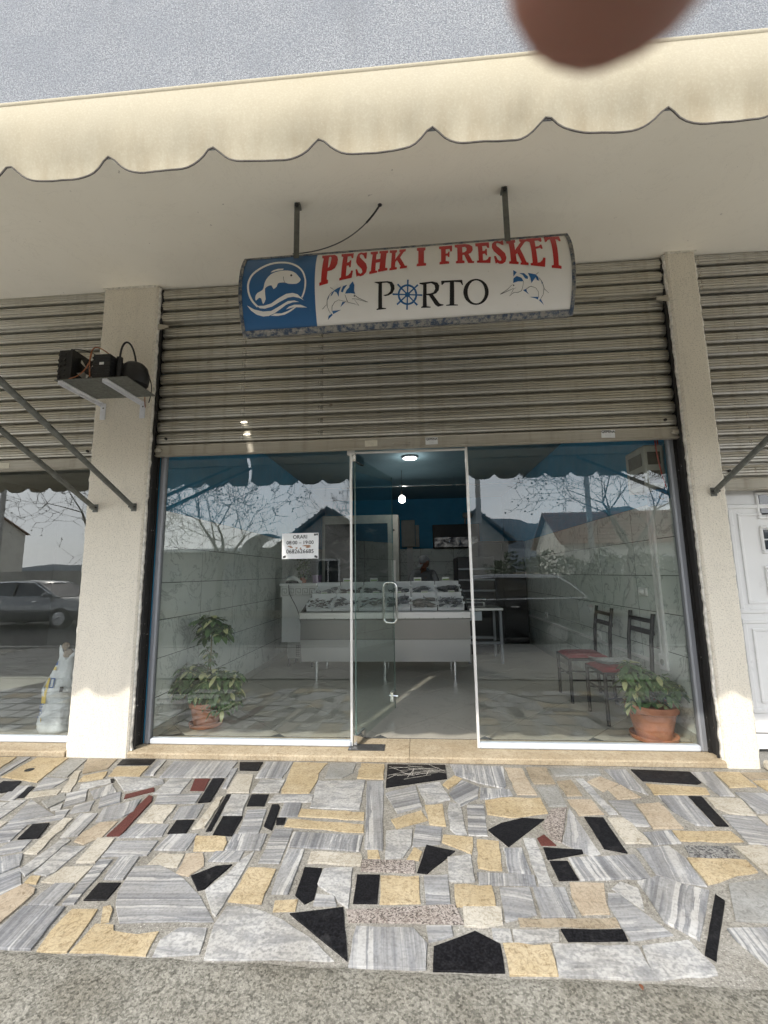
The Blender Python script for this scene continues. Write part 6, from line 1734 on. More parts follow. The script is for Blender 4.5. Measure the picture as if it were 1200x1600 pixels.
for r in range(2):
    for c in range(6):
        w, dep = (CX1 - CX0 - .10) / 6, .355
        x = CX0 + .05 + w * (c + .5)
        v0 = .06 + r * .375
        base = Vector((x, CY0 + .04, .866)) + Vector((0, math.cos(SL), math.sin(SL))) * v0
        lab = 'white tray of %s, %s in the %s row' % (tray_desc[c] if r == 0 else 'larger fish', nm[c], 'front' if r == 0 else 'back')
        t = thing('fish_tray', lab, 'tray', base, 0, 'fish trays on the counter')
        M4 = tiltM
        tb = MB()
        hw = w / 2 - .006; hh = .07 if r == 0 else .10
        tb.box(-hw, hw, 0, dep, 0, .008, 0, M4); tb.box(-hw, -hw + .008, 0, dep, .008, hh, 0, M4); tb.box(hw - .008, hw, 0, dep, .008, hh, 0, M4)
        tb.box(-hw, hw, 0, .010, .008, .035, 0, M4); tb.box(-hw, hw, dep - .01, dep, .008, hh + .04, 0, M4)
        tb.build('tray', M['tray'], t, local=True)
        for s_ in (-1, 1):
            for yy in (.08, .26):
                MB().box(s_ * hw - .018, s_ * hw + .018, yy - .02, yy + .02, hh - .01, hh + .012, .004, M4).build('handle_tab', M['tray'], t, local=True)
        fb = MB(); rr = random.Random(r * 10 + c)
        if r == 0:
            cnt, L = [(60, .05), (26, .09), (30, .075), (12, .20), (16, .17), (20, .15)][c]
        else:
            cnt, L = [(6, .2), (18, .12), (14, .14), (8, .26), (4, .30), (7, .30)][c]
        for k in range(cnt):
            px, py = rr.uniform(-hw + L * .3, hw - L * .3) if hw > L * .35 else rr.uniform(-.03, .03), rr.uniform(.05, dep - .06)
            pz = .02 + rr.uniform(0, .05 if r == 0 else .07)
            a = rr.uniform(-.7, .7) + (PI if rr.random() < .5 else 0)
            fish_body(fb, (px, py, pz), (math.cos(a), math.sin(a), rr.uniform(-.15, .35)), L * rr.uniform(.8, 1.15), rr.uniform(0, 3), M4)
        o = fb.build('fish_pile', M['fish'][[2, 1, 3, 0, 3, 0][c] if r == 0 else [0, 2, 1, 0, 0, 1][c]], t, local=True, smooth='all'); tag(o, kind='stuff')
        if r == 1:
            py = .02
            MB().box(-.05 + .02 * (c % 3), .04 + .02 * (c % 3), py, py + .003, .05, .12, 0, M4).build('price_card', M['white_plastic'], t, local=True)
            MB().box(-.045 + .02 * (c % 3), .035 + .02 * (c % 3), py - .0012, py - .0003, .09, .105, 0, M4).build('price_print', plain('green_print', (.25, .40, .12), .7) if c == 0 else bpy.data.materials['green_print'], t, local=True)
# price cards standing behind the trays
for k, x in enumerate((-1.02, -.62, .02, .43)):
    t = thing('price_card', '%s small price card standing behind the fish trays' % nm[k], 'price card', (x, CY1 - .03, 1.13), 0, 'price cards behind the trays')
    MB().box(-.055, .055, -.002, .002, .10, .17, .0).build('card', M['white_plastic'], t, local=True)
    MB().box(-.045, .045, -.0035, -.0022, .125, .145).build('print', bpy.data.materials['green_print'], t, local=True)
    MB().tube([(0, .003, -.02), (0, .003, .11)], .003, 6).build('stem', M['chrome'], t, local=True)
# white cabinet with a key-pattern band
cbn = thing('white_cabinet', 'white cabinet with a key pattern band beside the fish counter', 'cabinet', (-1.72, 3.2, .0475))
MB().box(-1.96, -1.46, 2.92, 3.45, .40, 1.20, .004).build('carcass', M['white_pvc'], cbn)
MB().box(-2.0, -1.44, 2.90, 3.47, 1.20, 1.235, .006).build('worktop', M['white_pvc'], cbn)
MB().box(-1.985, -1.45, 2.908, 2.919, 1.04, 1.195, .002).build('band', M['white_plastic'], cbn)
gk = MB()
for k in range(5):
    x0 = -1.965 + k * .102; z0 = 1.065
    y = 2.9065
    for seg in ((0, 0, .095, .010), (0, 0, .010, .10), (0, .09, .08, .10), (.07, .03, .08, .10), (.03, .03, .08, .04), (.03, .03, .04, .07)):
        gk.box(x0 + seg[0], x0 + seg[2], y, y + .0012, z0 + seg[1], z0 + seg[3])
gk.build('key_pattern', M['grey_box'], cbn)
MB().box(-1.88, -1.50, 2.95, 3.40, .17, .40, .004).build('plinth', M['grey_box'], cbn)
for x in (-1.86, -1.52):
    for y in (2.98, 3.36): MB().tube([(x, y, .0475), (x, y, .18)], .015, 8).build('foot', M['dark_grey'], cbn)
gr = MB()
for k in range(7): gr.box(-1.75, -1.55, 2.944, 2.949, .20 + .025 * k, .208 + .025 * k)
for k in range(8): gr.box(-1.75 + .028 * k, -1.744 + .028 * k, 2.943, 2.948, .20, .36)
gr.build('grille', M['dark_grey'], cbn)
MB().tube(bez([(-1.86, 2.895, 1.22), (-1.86, 2.88, .95), (-1.66, 2.88, 1.0), (-1.66, 2.89, .45)], 18), .005, 6).build('cable', M['black_plastic'], cbn)
sc_ = thing('hand_scanner', 'white and black hand device lying on the cabinet top', 'device', (-1.83, 3.0, 1.236))
V = []
MB().tube([(-.09, 0, .03), (-.06, 0, .07), (0, 0, .085), (.06, 0, .06), (.10, 0, .03), (.14, .0, .018)], [.02, .034, .034, .03, .025, .012], 12).build('body', M['white_plastic'], sc_, local=True, smooth='all')
MB().box(-.10, .09, -.035, .035, 0, .03, .008).build('base', M['black_plastic'], sc_, local=True)
sp = thing('lilac_tub', 'lilac plastic tub beside the device on the cabinet', 'tub', (-1.50, 3.15, 1.236))
MB().lathe([(.06, 0), (.075, .11), (.08, .115), (.07, .115), (.055, .01)], 0, 0, 0, 20).build('tub', plain('lilac_plastic', (.26, .19, .30), .4), sp, local=True, smooth=40)
pl2 = thing('trailing_plant', 'dark trailing plant standing on the cabinet against the wall', 'plant', (-1.75, 3.30, 1.236))
MB().lathe([(.04, 0), (.055, .08), (.05, .08), (.045, .07)], 0, 0, 0, 16).build('pot', M['clay'], pl2, local=True, smooth=40)
mb = MB(); rr = random.Random(8)
for k in range(150):
    p = Vector((rr.uniform(-.09, .09), rr.uniform(-.07, .07), rr.uniform(.08, .50)))
    leaf(mb, p, (rr.uniform(-1, 1), rr.uniform(-1, 1), rr.uniform(-.6, .5)), .06, .018, .5)
tag(mb.build('foliage', M['leaf'], pl2, local=True), kind='stuff')
MB().tube([(0, 0, .05), (.01, 0, .3), (0, .01, .5)], .006, 6).build('stem', M['stem'], pl2, local=True)

# ---- display fridge with a seascape print on its side
fr = thing('display_fridge', 'tall pale fridge with a dark underwater picture on its front', 'fridge', (-1.05, 4.7, .0475))
MB().box(-1.72, -.30, 4.50, 5.15, .06, 2.44, .01).build('cabinet', M['grey_box'], fr)
def seascape():
    t = NT('underwater_picture')
    v = t.coord((1.2, 1, 2.2))
    n = t.noise(v, 1.9, 6, .6, 1.0)
    c = t.ramp(n, [(.40, (.004, .006, .008)), (.55, (.015, .02, .025)), (.64, (.10, .10, .10)), (.72, (.20, .19, .18)), (.8, (.03, .03, .03))])
    t.set(col=c, rough=.3)
    return t.m
M['seascape'] = seascape()
MB().box(-1.66, -.50, 4.488, 4.499, .25, 2.28, .001).build('picture', M['seascape'], fr)
MB().box(-.44, -.36, 4.47, 4.50, 1.0, 1.6, .006).build('door_handle', M['alu_white'], fr)
MB().tube([(-.39, 4.498, 2.15), (-.39, 4.494, 2.15)], .02, 12).build('badge', M['dark_grey'], fr)
MB().box(-1.72, -.30, 4.51, 5.10, .0475, .06).build('base', M['black_plastic'], fr)
mbx = thing('meter_cabinet', 'pale grey electrical box on the blue wall beside the fridge', 'electrical box', (-.2, YB - .1, 2.2))
MB().box(-.32, .0, YB - .16, YB - .012, 1.98, 2.62, .01).build('box', M['grey_box'], mbx)
MB().box(.01, .10, YB - .14, YB - .012, 1.98, 2.50, .01).build('side_box', M['grey_box'], mbx)
cond = thing('cable_duct', 'pale vertical duct running down the back wall behind the counter', 'duct', (-.12, YB - .05, .05))
MB().box(-.20, -.06, YB - .06, YB - .012, .05, 1.975, .006).build('duct', M['white_plastic'], cond)
tv = thing('wall_screen', 'dark wall screen on the back wall showing a pale picture', 'screen', (.95, YB - .08, 2.0))
MB().box(.42, 1.52, YB - .10, YB - .02, 1.93, 2.50, .01).build('case', M['black_plastic'], tv)
def screen_mat():
    t = NT('screen_picture')
    v = t.coord((2, 1, 3)); n = t.noise(v, 2.2, 5, .6, .6)
    c = t.ramp(n, [(.42, (.02, .02, .025)), (.55, (.30, .30, .29)), (.7, (.55, .54, .52))])
    t.set(col=(.01, .01, .01), rough=.2, emit=c, emits=.12)
    return t.m
MB().box(.46, 1.48, YB - .1035, YB - .1015, 1.97, 2.19).build('display', screen_mat(), tv)
spk = thing('wall_speaker', 'grey spotlight clamped above the wall screen', 'lamp', (1.25, YB - .1, 2.6))
MB().tube([(1.20, YB - .03, 2.52), (1.20, YB - .10, 2.66)], .018, 8).box(1.14, 1.34, YB - .22, YB - .08, 2.64, 2.76, .02).build('head', M['grey_box'], spk)

# ---- steel table with scales on the right
tb_ = thing('steel_table', 'plain steel table standing behind the window near the chairs', 'table', (1.0, 3.5, .0475))
MB().box(.72, 1.26, 3.18, 3.80, .80, .84, .005).build('table_top', M['stainless'], tb_)
for x in (.75, 1.22):
    for y in (3.215, 3.765): MB().box(x - .02, x + .02, y - .02, y + .02, .0475, .80, .003).build('leg', M['alu'], tb_)
MB().box(.75, 1.22, 3.20, 3.23, .32, .36, .003).box(.75, 1.22, 3.75, 3.78, .32, .36, .003).build('stretcher', M['alu'], tb_)
MB().box(.76, .95, 3.19, 3.20, .66, .79, .003).build('drawer_front', M['alu_light'], tb_)
wsc = thing('weighing_scale', 'flat white weighing scale on the steel table', 'scale', (.88, 3.45, .84))
MB().box(.73, 1.02, 3.30, 3.62, .845, .92, .015).build('body', M['white_plastic'], wsc)
MB().box(.735, .99, 3.293, 3.30, .862, .905, .001).build('display', M['black_plastic'], wsc)
MB().box(.72, 1.04, 3.29, 3.63, .945, .975, .008).build('pan', M['chrome'], wsc)
MB().tube([(.88, 3.45, .92), (.88, 3.45, .95)], .03, 10).build('pan_post', M['dark_grey'], wsc)
bx = thing('stacked_machine', 'dark machine with shelves behind the weighing scale', 'machine', (.95, 3.95, .0475))
MB().box(.68, 1.30, 3.90, 4.6, .0475, 1.62, .02).build('case', M['black_plastic'], bx)
for z in (1.05, 1.22, 1.40): MB().box(.70, 1.28, 3.84, 3.90, z, z + .03, .004).build('shelf_edge', M['alu'], bx)
dk = thing('dark_cupboard', 'black cupboard in the back corner behind the steel table', 'cupboard', (1.7, 5.6, .0475))
MB().box(1.20, 2.07, 5.0, 6.2, .0475, 1.95, .01).build('carcass', M['black_plastic'], dk)
MB().box(1.22, 1.64, 4.985, 5.0, .10, 1.9, .006).build('cupboard_door', M['black_plastic'], dk)

# ---- along the right wall
mt = thing('fuse_box', 'grey meter box with red cable high on the side wall', 'meter box', (2.05, .45, 2.1))
MB().box(1.93, 2.088, .30, .62, 2.03, 2.40, .012).build('case', M['grey_box'], mt)
for z in (2.07, 2.23): MB().box(1.955, 2.06, .297, .30, z, z + .11, .002).build('window', M['black_plastic'], mt)
for z in (2.07, 2.23): MB().box(1.926, 1.93, .34, .56, z, z + .11, .002).build('window', M['dark_grey'], mt)
MB().tube(bez([(2.02, .28, 2.43), (2.01, .26, 2.30), (2.03, .26, 2.15), (2.07, .28, 2.03)]), .006, 6).build('cable', M['red_cable'], mt)
MB().tube([(2.05, .3, 2.40), (2.05, .3, 3.1)], .006, 6).build('cable', M['red_cable'], mt)
jb = thing('junction_box', 'small blue junction box under the grey meter box', 'junction box', (2.06, .42, 1.95))
MB().box(2.00, 2.088, .30, .46, 1.90, 2.02, .008).build('case', plain('blue_box_plastic', (.06, .22, .42), .5), jb)
pts = [(2.04 + .022 * math.cos(a), .298, 1.965 + .03 * math.sin(a)) for a in [2 * PI * k / 14 for k in range(13)]]
MB().tube(pts, .004, 6).build('mark', M['dark_grey'], jb)
tr = thing('cable_trunking', 'white cable trunking running down the tiled side wall by the chairs', 'trunking', (2.07, .57, .6))
MB().box(2.066, 2.088, .53, .575, .65, 1.90, .003).build('trunk', M['white_plastic'], tr)
MB().box(2.070, 2.088, .60, .625, .65, 1.90, .003).build('trunk', M['white_plastic'], tr)
MB().box(2.062, 2.088, .53, .65, .52, .65, .006).build('socket_box', M['white_plastic'], tr)
MB().tube([(2.062, .59, .585), (2.056, .59, .585)], .026, 14).build('socket', M['grey_box'], tr)
MB().box(2.070, 2.088, .65, 6.5, .545, .575, .003).build('trunk', M['white_plastic'], tr)
so = thing('wall_socket', 'white double socket with a plug on the tiled side wall', 'socket', (2.07, .82, 1.16))
MB().box(2.07, 2.088, .76, .90, 1.125, 1.20, .004).build('plate', M['white_plastic'], so)
MB().box(2.03, 2.07, .785, .83, 1.14, 1.185, .008).build('plug', M['white_plastic'], so)
for k, (y, z) in enumerate(((5.1, .66), (3.9, .66), (1.9, .62))):
    t = thing('wall_socket', '%s small white socket above the trunking on the side wall' % ['farthest', 'middle', 'nearest'][k], 'socket', (2.08, y, z))
    MB().box(2.068, 2.088, y - .05, y + .05, z - .05, z + .05, .005).build('plate', M['white_plastic'], t)
    MB().tube([(2.068, y, z), (2.064, y, z)], .02, 12).build('outlet', M['grey_box'], t)

# ---- ceiling lamps and the hanging rail
def lamp_mat(name, c, s_):
    t = NT(name); t.set(col=(.9, .9, .9), emit=c, emits=s_); return t.m
cl = thing('ceiling_light', 'round lit ceiling lamp just inside the doorway', 'lamp', (-.05, 3.12, ZC))
MB().lathe([(.10, 0), (.115, -.012), (.11, -.03)], -.05, 3.12, ZC, 28).build('rim', M['white_plastic'], cl)
MB().lathe([(.105, -.0305), (.085, -.040), (.02, -.044)], -.05, 3.12, ZC, 28).build('diffuser', lamp_mat('lit_diffuser', (1, .97, .9), 9.0), cl, smooth='all')
bl = thing('hanging_bulb', 'glowing bulb hanging on a wire over the counter', 'lamp', (-.21, 4.0, 2.7))
MB().tube([(-.21, 4.0, ZC), (-.21, 4.0, 2.76)], .004, 6).build('cord', M['black_plastic'], bl)
MB().lathe([(.02, .07), (.024, .0)], -.21, 4.0, 2.70, 14).build('holder', M['black_plastic'], bl)
MB().lathe([(.022, .0), (.05, -.03), (.058, -.075), (.045, -.115), (.01, -.13)], -.21, 4.0, 2.70, 18).build('bulb', lamp_mat('lit_bulb', (1, .96, .88), 12.0), bl, smooth='all')
rl = thing('hanging_rail', 'thin steel pipe rail hung under the ceiling across the shop', 'rail', (0, 4.6, 2.9))
MB().tube([(-2.18, 4.6, 2.99), (2.08, 4.6, 2.99)], .018, 10).build('pipe', M['chrome'], rl)
for x in (-1.4, -.25, .75, 1.6): MB().tube([(x, 4.6, ZC), (x, 4.6, 2.99)], .006, 6).box(x - .03, x + .03, 4.57, 4.63, 2.965, 3.015, .004).build('hanger', M['chrome'], rl)
for nm_, lx, ly, lz, e in (('lamp_glow', -.05, 3.12, ZC - .08, 3.2), ('bulb_glow', -.21, 4.0, 2.55, 2.0)):
    ld = bpy.data.lights.new(nm_, 'POINT'); ld.energy = e; ld.color = (1, .95, .87); ld.shadow_soft_size = .07
    lo = bpy.data.objects.new(nm_, ld); COL.objects.link(lo); lo.location = (lx, ly, lz)
# ================================================================== THE STREET BEHIND THE VIEWPOINT (seen in the glass)
M['house_wall'] = plain('pale_house_render', (.62, .60, .54), .9, var=.1, scale=1.5)
M['grey_wall'] = plain('grey_yard_wall', (.34, .33, .30), .9, var=.2, scale=1.5)
M['dark_wall'] = plain('dark_house_render', (.42, .40, .36), .9, var=.15, scale=1.5)  # darker wall colour of the outhouse and shed
M['roof_tile'] = plain('red_brown_roof_tile', (.22, .115, .075), .85, var=.3, scale=3)
M['roof_grey'] = plain('weathered_roof_tile', (.13, .115, .10), .85, var=.3, scale=3)
M['bark'] = plain('plane_tree_bark', (.13, .115, .09), .9, var=.3, scale=10)
M['hedge'] = plain('hedge_leaf', (.045, .075, .025), .6, var=.5, scale=2)
M['hill'] = plain('wooded_hill', (.075, .10, .12), 1.0, var=.2, scale=.01)
M['concrete_pole'] = plain('concrete_pole', (.36, .35, .33), .85, var=.1, scale=4)
M['sheet_roof'] = plain('pale_sheet_roof', (.70, .72, .72), .5, var=.08, scale=2)

# distant hills
def ridge(label, y, x0, x1, hbase, hvar, seed, name='hills'):
    V, F = [], []
    n = 120
    for i in range(n + 1):
        x = lerp(x0, x1, i / n)
        h = hbase + hvar * (noise.noise(Vector((x * .0011 + seed, seed, 0))) + .4 * noise.noise(Vector((x * .004, seed, 1))) + .12 * noise.noise(Vector((x * .018, seed, 2))))
        h *= lerp(.30, 1.0, max(0, min(1, (x + 900) / 1100)))
        for k, (dy, u) in enumerate(((600, 0), (420, .35), (180, .75), (0, 1.0), (-500, .3))):
            V.append((x, y + dy * (1 if k < 4 else 1), max(-5, h * u) if k else -20))
    for i in range(n):
        for k in range(4):
            a = i * 5 + k
            F.append((a, a + 5, a + 6, a + 1))
    struct(MB().add(V, F).build(name, M['hill'], smooth='all'))
ridge('', -2900, -3000, 3000, 310, 190, 3.1)
ridge('', -2100, -1800, 3000, 120, 70, 8.7)

def house(label, x0, x1, y0, y1, h, ridge_h, axis, wall, roof, wins=(), chimney=False, name='house'):
    t = thing(name, label, 'house', ((x0 + x1) / 2, (y0 + y1) / 2, -.135))
    MB().box(x0, x1, y0, y1, -.135, h).build('wall', wall, t)
    o = .35
    if axis == 'x':      # ridge along x
        ym = (y0 + y1) / 2
        P = [(y0 - o, h - .1), (ym, h + ridge_h), (y1 + o, h - .1), (y1 + o, h), (ym, h + ridge_h + .14), (y0 - o, h)]
        r = MB().extrude_x(P, x0 - o, x1 + o).build('roof', roof, t)
        MB().add([(x0, y0, h), (x0, y1, h), (x0, ym, h + ridge_h - .02), (x1, y0, h), (x1, y1, h), (x1, ym, h + ridge_h - .02)], [(0, 1, 2), (3, 5, 4)]).build('gable', wall, t)
        for s, yy in ((-1, y0 - o), (1, y1 + o)):
            for k in range(1, 9):
                u = k / 9
                ya, za = lerp(yy, ym, u), lerp(h, h + ridge_h + .14, u)
                MB().box(x0 - o, x1 + o, ya - .04, ya + .04, za - .01, za + .045).build('tile_course', roof, r)
    else:
        xm = (x0 + x1) / 2
        V = []
        P = [(x0 - o, h - .1), (xm, h + ridge_h), (x1 + o, h - .1), (x1 + o, h), (xm, h + ridge_h + .14), (x0 - o, h)]
        n = 6
        V = [(x, y0 - o, z) for x, z in P] + [(x, y1 + o, z) for x, z in P]
        F = [(i, (i + 1) % n, n + (i + 1) % n, n + i) for i in range(n)] + [tuple(range(n)), tuple(range(n, 2 * n))]
        r = MB().add(V, F).build('roof', roof, t)
        MB().add([(x0, y1, h), (x1, y1, h), (xm, y1, h + ridge_h - .02), (x0, y0, h), (x1, y0, h), (xm, y0, h + ridge_h - .02)], [(0, 1, 2), (3, 5, 4)]).build('gable', wall, t)
        for s, xx in ((-1, x0 - o), (1, x1 + o)):
            for k in range(1, 9):
                u = k / 9
                xa, za = lerp(xx, xm, u), lerp(h, h + ridge_h + .14, u)
                MB().box(xa - .04, xa + .04, y0 - o, y1 + o, za - .01, za + .045).build('tile_course', roof, r)
    if chimney:
        MB().box(xm - .3 if axis != 'x' else x0 + 1, xm + .3 if axis != 'x' else x0 + 1.6, (y0 + y1) / 2 - .3, (y0 + y1) / 2 + .3, h + ridge_h * .5, h + ridge_h + .8).build('chimney', wall, t)
    for wx, wz, ww, wh in wins:
        f = MB().box(wx - ww / 2 - .08, wx + ww / 2 + .08, y1 + .002, y1 + .06, wz - .08, wz + wh + .08).build('window', M['white_pvc'], t)
        MB().box(wx - ww / 2, wx - .03, y1 + .03, y1 + .065, wz, wz + wh).box(wx + .03, wx + ww / 2, y1 + .03, y1 + .065, wz, wz + wh).build('pane', M['car_glass'], f)
    return t
house('low pale house with a red tiled roof across the street', 9.5, 19, -31, -24.5, 3.1, 2.3, 'x', M['house_wall'], M['roof_tile'], ((12.2, 1.0, 1.2, 1.2), (16, 1.0, 1.2, 1.2)))
house('dark gabled outhouse with weathered roof tiles across the street', -5.4, -1.6, -19, -13.5, 2.45, 1.5, 'y', M['dark_wall'], M['roof_grey'], ((-3.5, 1.0, .8, .9),))
house('dark gabled shed behind the black parked car', 1.5, 4.6, -24, -18, 2.9, 1.5, 'y', M['dark_wall'], M['roof_grey'])
house('two-storey pale house far behind the yard wall', -66, -54, -52, -42, 7.5, 2.5, 'x', M['house_wall'], M['roof_tile'], ((-63, 1.2, 1.2, 1.4), (-57, 1.2, 1.2, 1.4), (-63, 4.5, 1.2, 1.4), (-57, 4.5, 1.2, 1.4)), True)
house('white house with a red roof far beyond the hedge', 22, 32, -60, -50, 6.4, 2.6, 'x', M['house_wall'], M['roof_tile'], ((25, 1.2, 1.2, 1.4), (29, 1.2, 1.2, 1.4), (25, 4.1, 1.2, 1.4), (29, 4.1, 1.2, 1.4)))
an = thing('flat_annex', 'low grey annex with a pale sheet roof across the street', 'building', (-8, -15, -.135))
MB().box(-11.8, -5.9, -18, -14.2, -.135, 2.35).build('wall', M['grey_wall'], an)
MB().box(-12.2, -5.7, -18.2, -13.6, 2.36, 2.50, .02).build('roof', M['sheet_roof'], an)
for x in (-10.5, -7.6): MB().box(x - .5, x + .5, -14.2, -14.16, .9, 1.9).build('window', M['car_glass'], an)
cv = thing('barrel_canopy', 'arched translucent canopy over a yard gate across the street', 'canopy', (-6.0, -13, -.135))
V = []; F = []
n = 16
for i in range(n + 1):
    a = PI * i / n
    for y in (-13.8, -11.9): V.append((-5.55 + .95 * math.cos(a), y, 2.15 + .75 * math.sin(a)))
for i in range(n): F.append((2 * i, 2 * i + 2, 2 * i + 3, 2 * i + 1))
MB().add(V, F).build('vault', M['sheet_roof'], cv, smooth='all')
for x in (-6.5, -4.6):
    for y in (-13.7, -12.0): MB().box(x - .05, x + .05, y - .05, y + .05, -.135, 2.15).build('post', M['steel_tube'], cv)
yw = tag(MB().box(-26, -12.4, -15.2, -15.0, -.135, 1.7).build('yard_wall', M['grey_wall']), 'long grey yard wall beyond the row of bare trees', 'wall')
# hedge
hd = thing('hedge', 'tall green hedge along the far side of the street', 'hedge', (5.4, -12.8, -.135))
mb = MB(); rr = random.Random(2)
for k in range(5200):
    x, z = rr.uniform(2.6, 9.6), rr.uniform(-.1, 1) ** 1
    top = 2.0 + .6 * noise.noise(Vector((x * .9, 2, 0))) + .35 * noise.noise(Vector((x * 2.7, 5, 0)))
    z = -.1 + top * rr.random()
    y = -12.8 + rr.uniform(-.7, .7)
    s = rr.uniform(.05, .11)
    d = Vector((rr.uniform(-1, 1), rr.uniform(-1, 1), rr.uniform(-1, 1))).normalized(); e = d.orthogonal().normalized()
    p = Vector((x, y, z))
    mb.add([p - d * s, p + e * s * .5, p + d * s, p - e * s * .5], [(0, 1, 2, 3)])
tag(mb.build('foliage', M['hedge'], hd), kind='stuff')
MB().box(2.7, 9.5, -13.1, -12.5, -.135, 1.2).build('dense_core', M['hedge'], hd)
# verge and far kerb
struct(MB().box(-40, 40, -13.4, -11.2, -.5, -.02, .0).build('verge', M['earth']))

# bare plane trees
def bare_tree(label, x, y, seed, H=6.0, seeds=True):
    t = thing('plane_tree', label, 'tree', (x, y, -.05), 0, 'bare plane trees along the street')
    rr = random.Random(seed)
    tk, cr, sb = MB(), MB(), MB()
    def grow(p, d, L, r, depth):
        n = 4 if depth < 2 else 3
        pts, rs = [Vector(p)], [r]
        q = Vector(p); dd = Vector(d)
        for i in range(n):
            dd = (dd + Vector((rr.uniform(-.16, .16), rr.uniform(-.16, .16), rr.uniform(-.02, .12)))).normalized()
            q = q + dd * (L / n); pts.append(q.copy()); rs.append(r * lerp(1, .58, (i + 1) / n))
        (tk if depth == 0 else cr).tube(pts, rs, 8 if depth == 0 else (6 if depth < 2 else (4 if depth < 4 else 3)), False)
        if depth >= 6 or r < .0032:
            if seeds and rr.random() < .28:
                e = pts[-1] + Vector((0, 0, -.10))
                sb.ball(e, .03, n=5, m=4)
            return
        k = 4 if depth == 0 else (3 if depth < 5 else 2)
        for i in range(k):
            a = 2 * PI * (i + rr.uniform(-.3, .3)) / k
            s = rr.uniform(.55, 1.0) if depth else rr.uniform(.55, .85)
            o1 = dd.orthogonal().normalized(); o2 = dd.cross(o1)
            nd = (dd * rr.uniform(.45, .95) + (o1 * math.cos(a) + o2 * math.sin(a)) * s).normalized()
            at = pts[-1] if i < 2 else pts[rr.randint(max(1, n - 2), n)]
            grow(at, nd, L * rr.uniform(.62, .84), max(.0085, rs[-1] * rr.uniform(.62, .80)), depth + 1)
    grow((0, 0, -.05), (rr.uniform(-.05, .05), rr.uniform(-.05, .05), 1), H * .36, .13, 0)
    tk.build('trunk', M['bark'], t, local=True, smooth='all')
    cr.build('crown', M['bark'], t, local=True)
    if sb.v: tag(sb.build('seed_balls', M['bark'], t, local=True), kind='stuff')
    return t
bare_tree('bare plane tree behind the silver parked car', -11.2, -10.6, 11)
bare_tree('bare plane tree standing before the pale sheet roof', -6.7, -10.6, 21)
bare_tree('bare plane tree standing before the dark gabled outhouse', -.2, -12.0, 31)
bare_tree('bare plane tree in front of the low pale house', 6.9, -10.9, 41)
# utility poles with wires
def pole(label, x, y, h):
    t = thing('utility_pole', label, 'pole', (x, y, -.135), 0, 'utility poles')
    MB().tube([(x, y, -.135), (x, y, h)], [.15, .10], 12).build('shaft', M['concrete_pole'], t)
    MB().box(x - .8, x + .8, y - .05, y + .05, h - .5, h - .38).build('crossarm', M['steel_tube'], t)
    for dx in (-.7, 0, .7): MB().lathe([(.03, 0), (.05, .05), (.03, .1), (.05, .13), (.02, .18)], x + dx, y, h - .38, 10).build('insulator', M['dark_wall'], t)
    return t
pole('concrete utility pole beyond the black parked car', 3.0, -16.5, 8.5)
pole('concrete utility pole in front of the low pale house', 8.4, -17.5, 8.2)
pole('concrete utility pole beyond the silver parked car', -21, -16.5, 8.5)
for k, dx in enumerate((-.7, 0, .7)):
    mb = MB()
    for a, b in (((-21 + dx, -16.5, 8.28), (3.0 + dx, -16.5, 8.28)), ((3.0 + dx, -16.5, 8.28), (8.4 + dx, -17.5, 7.98)), ((8.4 + dx, -17.5, 7.98), (34 + dx, -20, 8.2))):
        a, b = Vector(a), Vector(b)
        mb.tube([a.lerp(b, u / 10) + Vector((0, 0, -.5 * 4 * (u / 10) * (1 - u / 10))) for u in range(11)], .012, 4)
    tag(mb.build('overhead_wire', M['black_plastic']), 'overhead wire on the %s insulators of the utility poles' % ('first', 'middle', 'last')[k], 'wire', 'overhead wires')

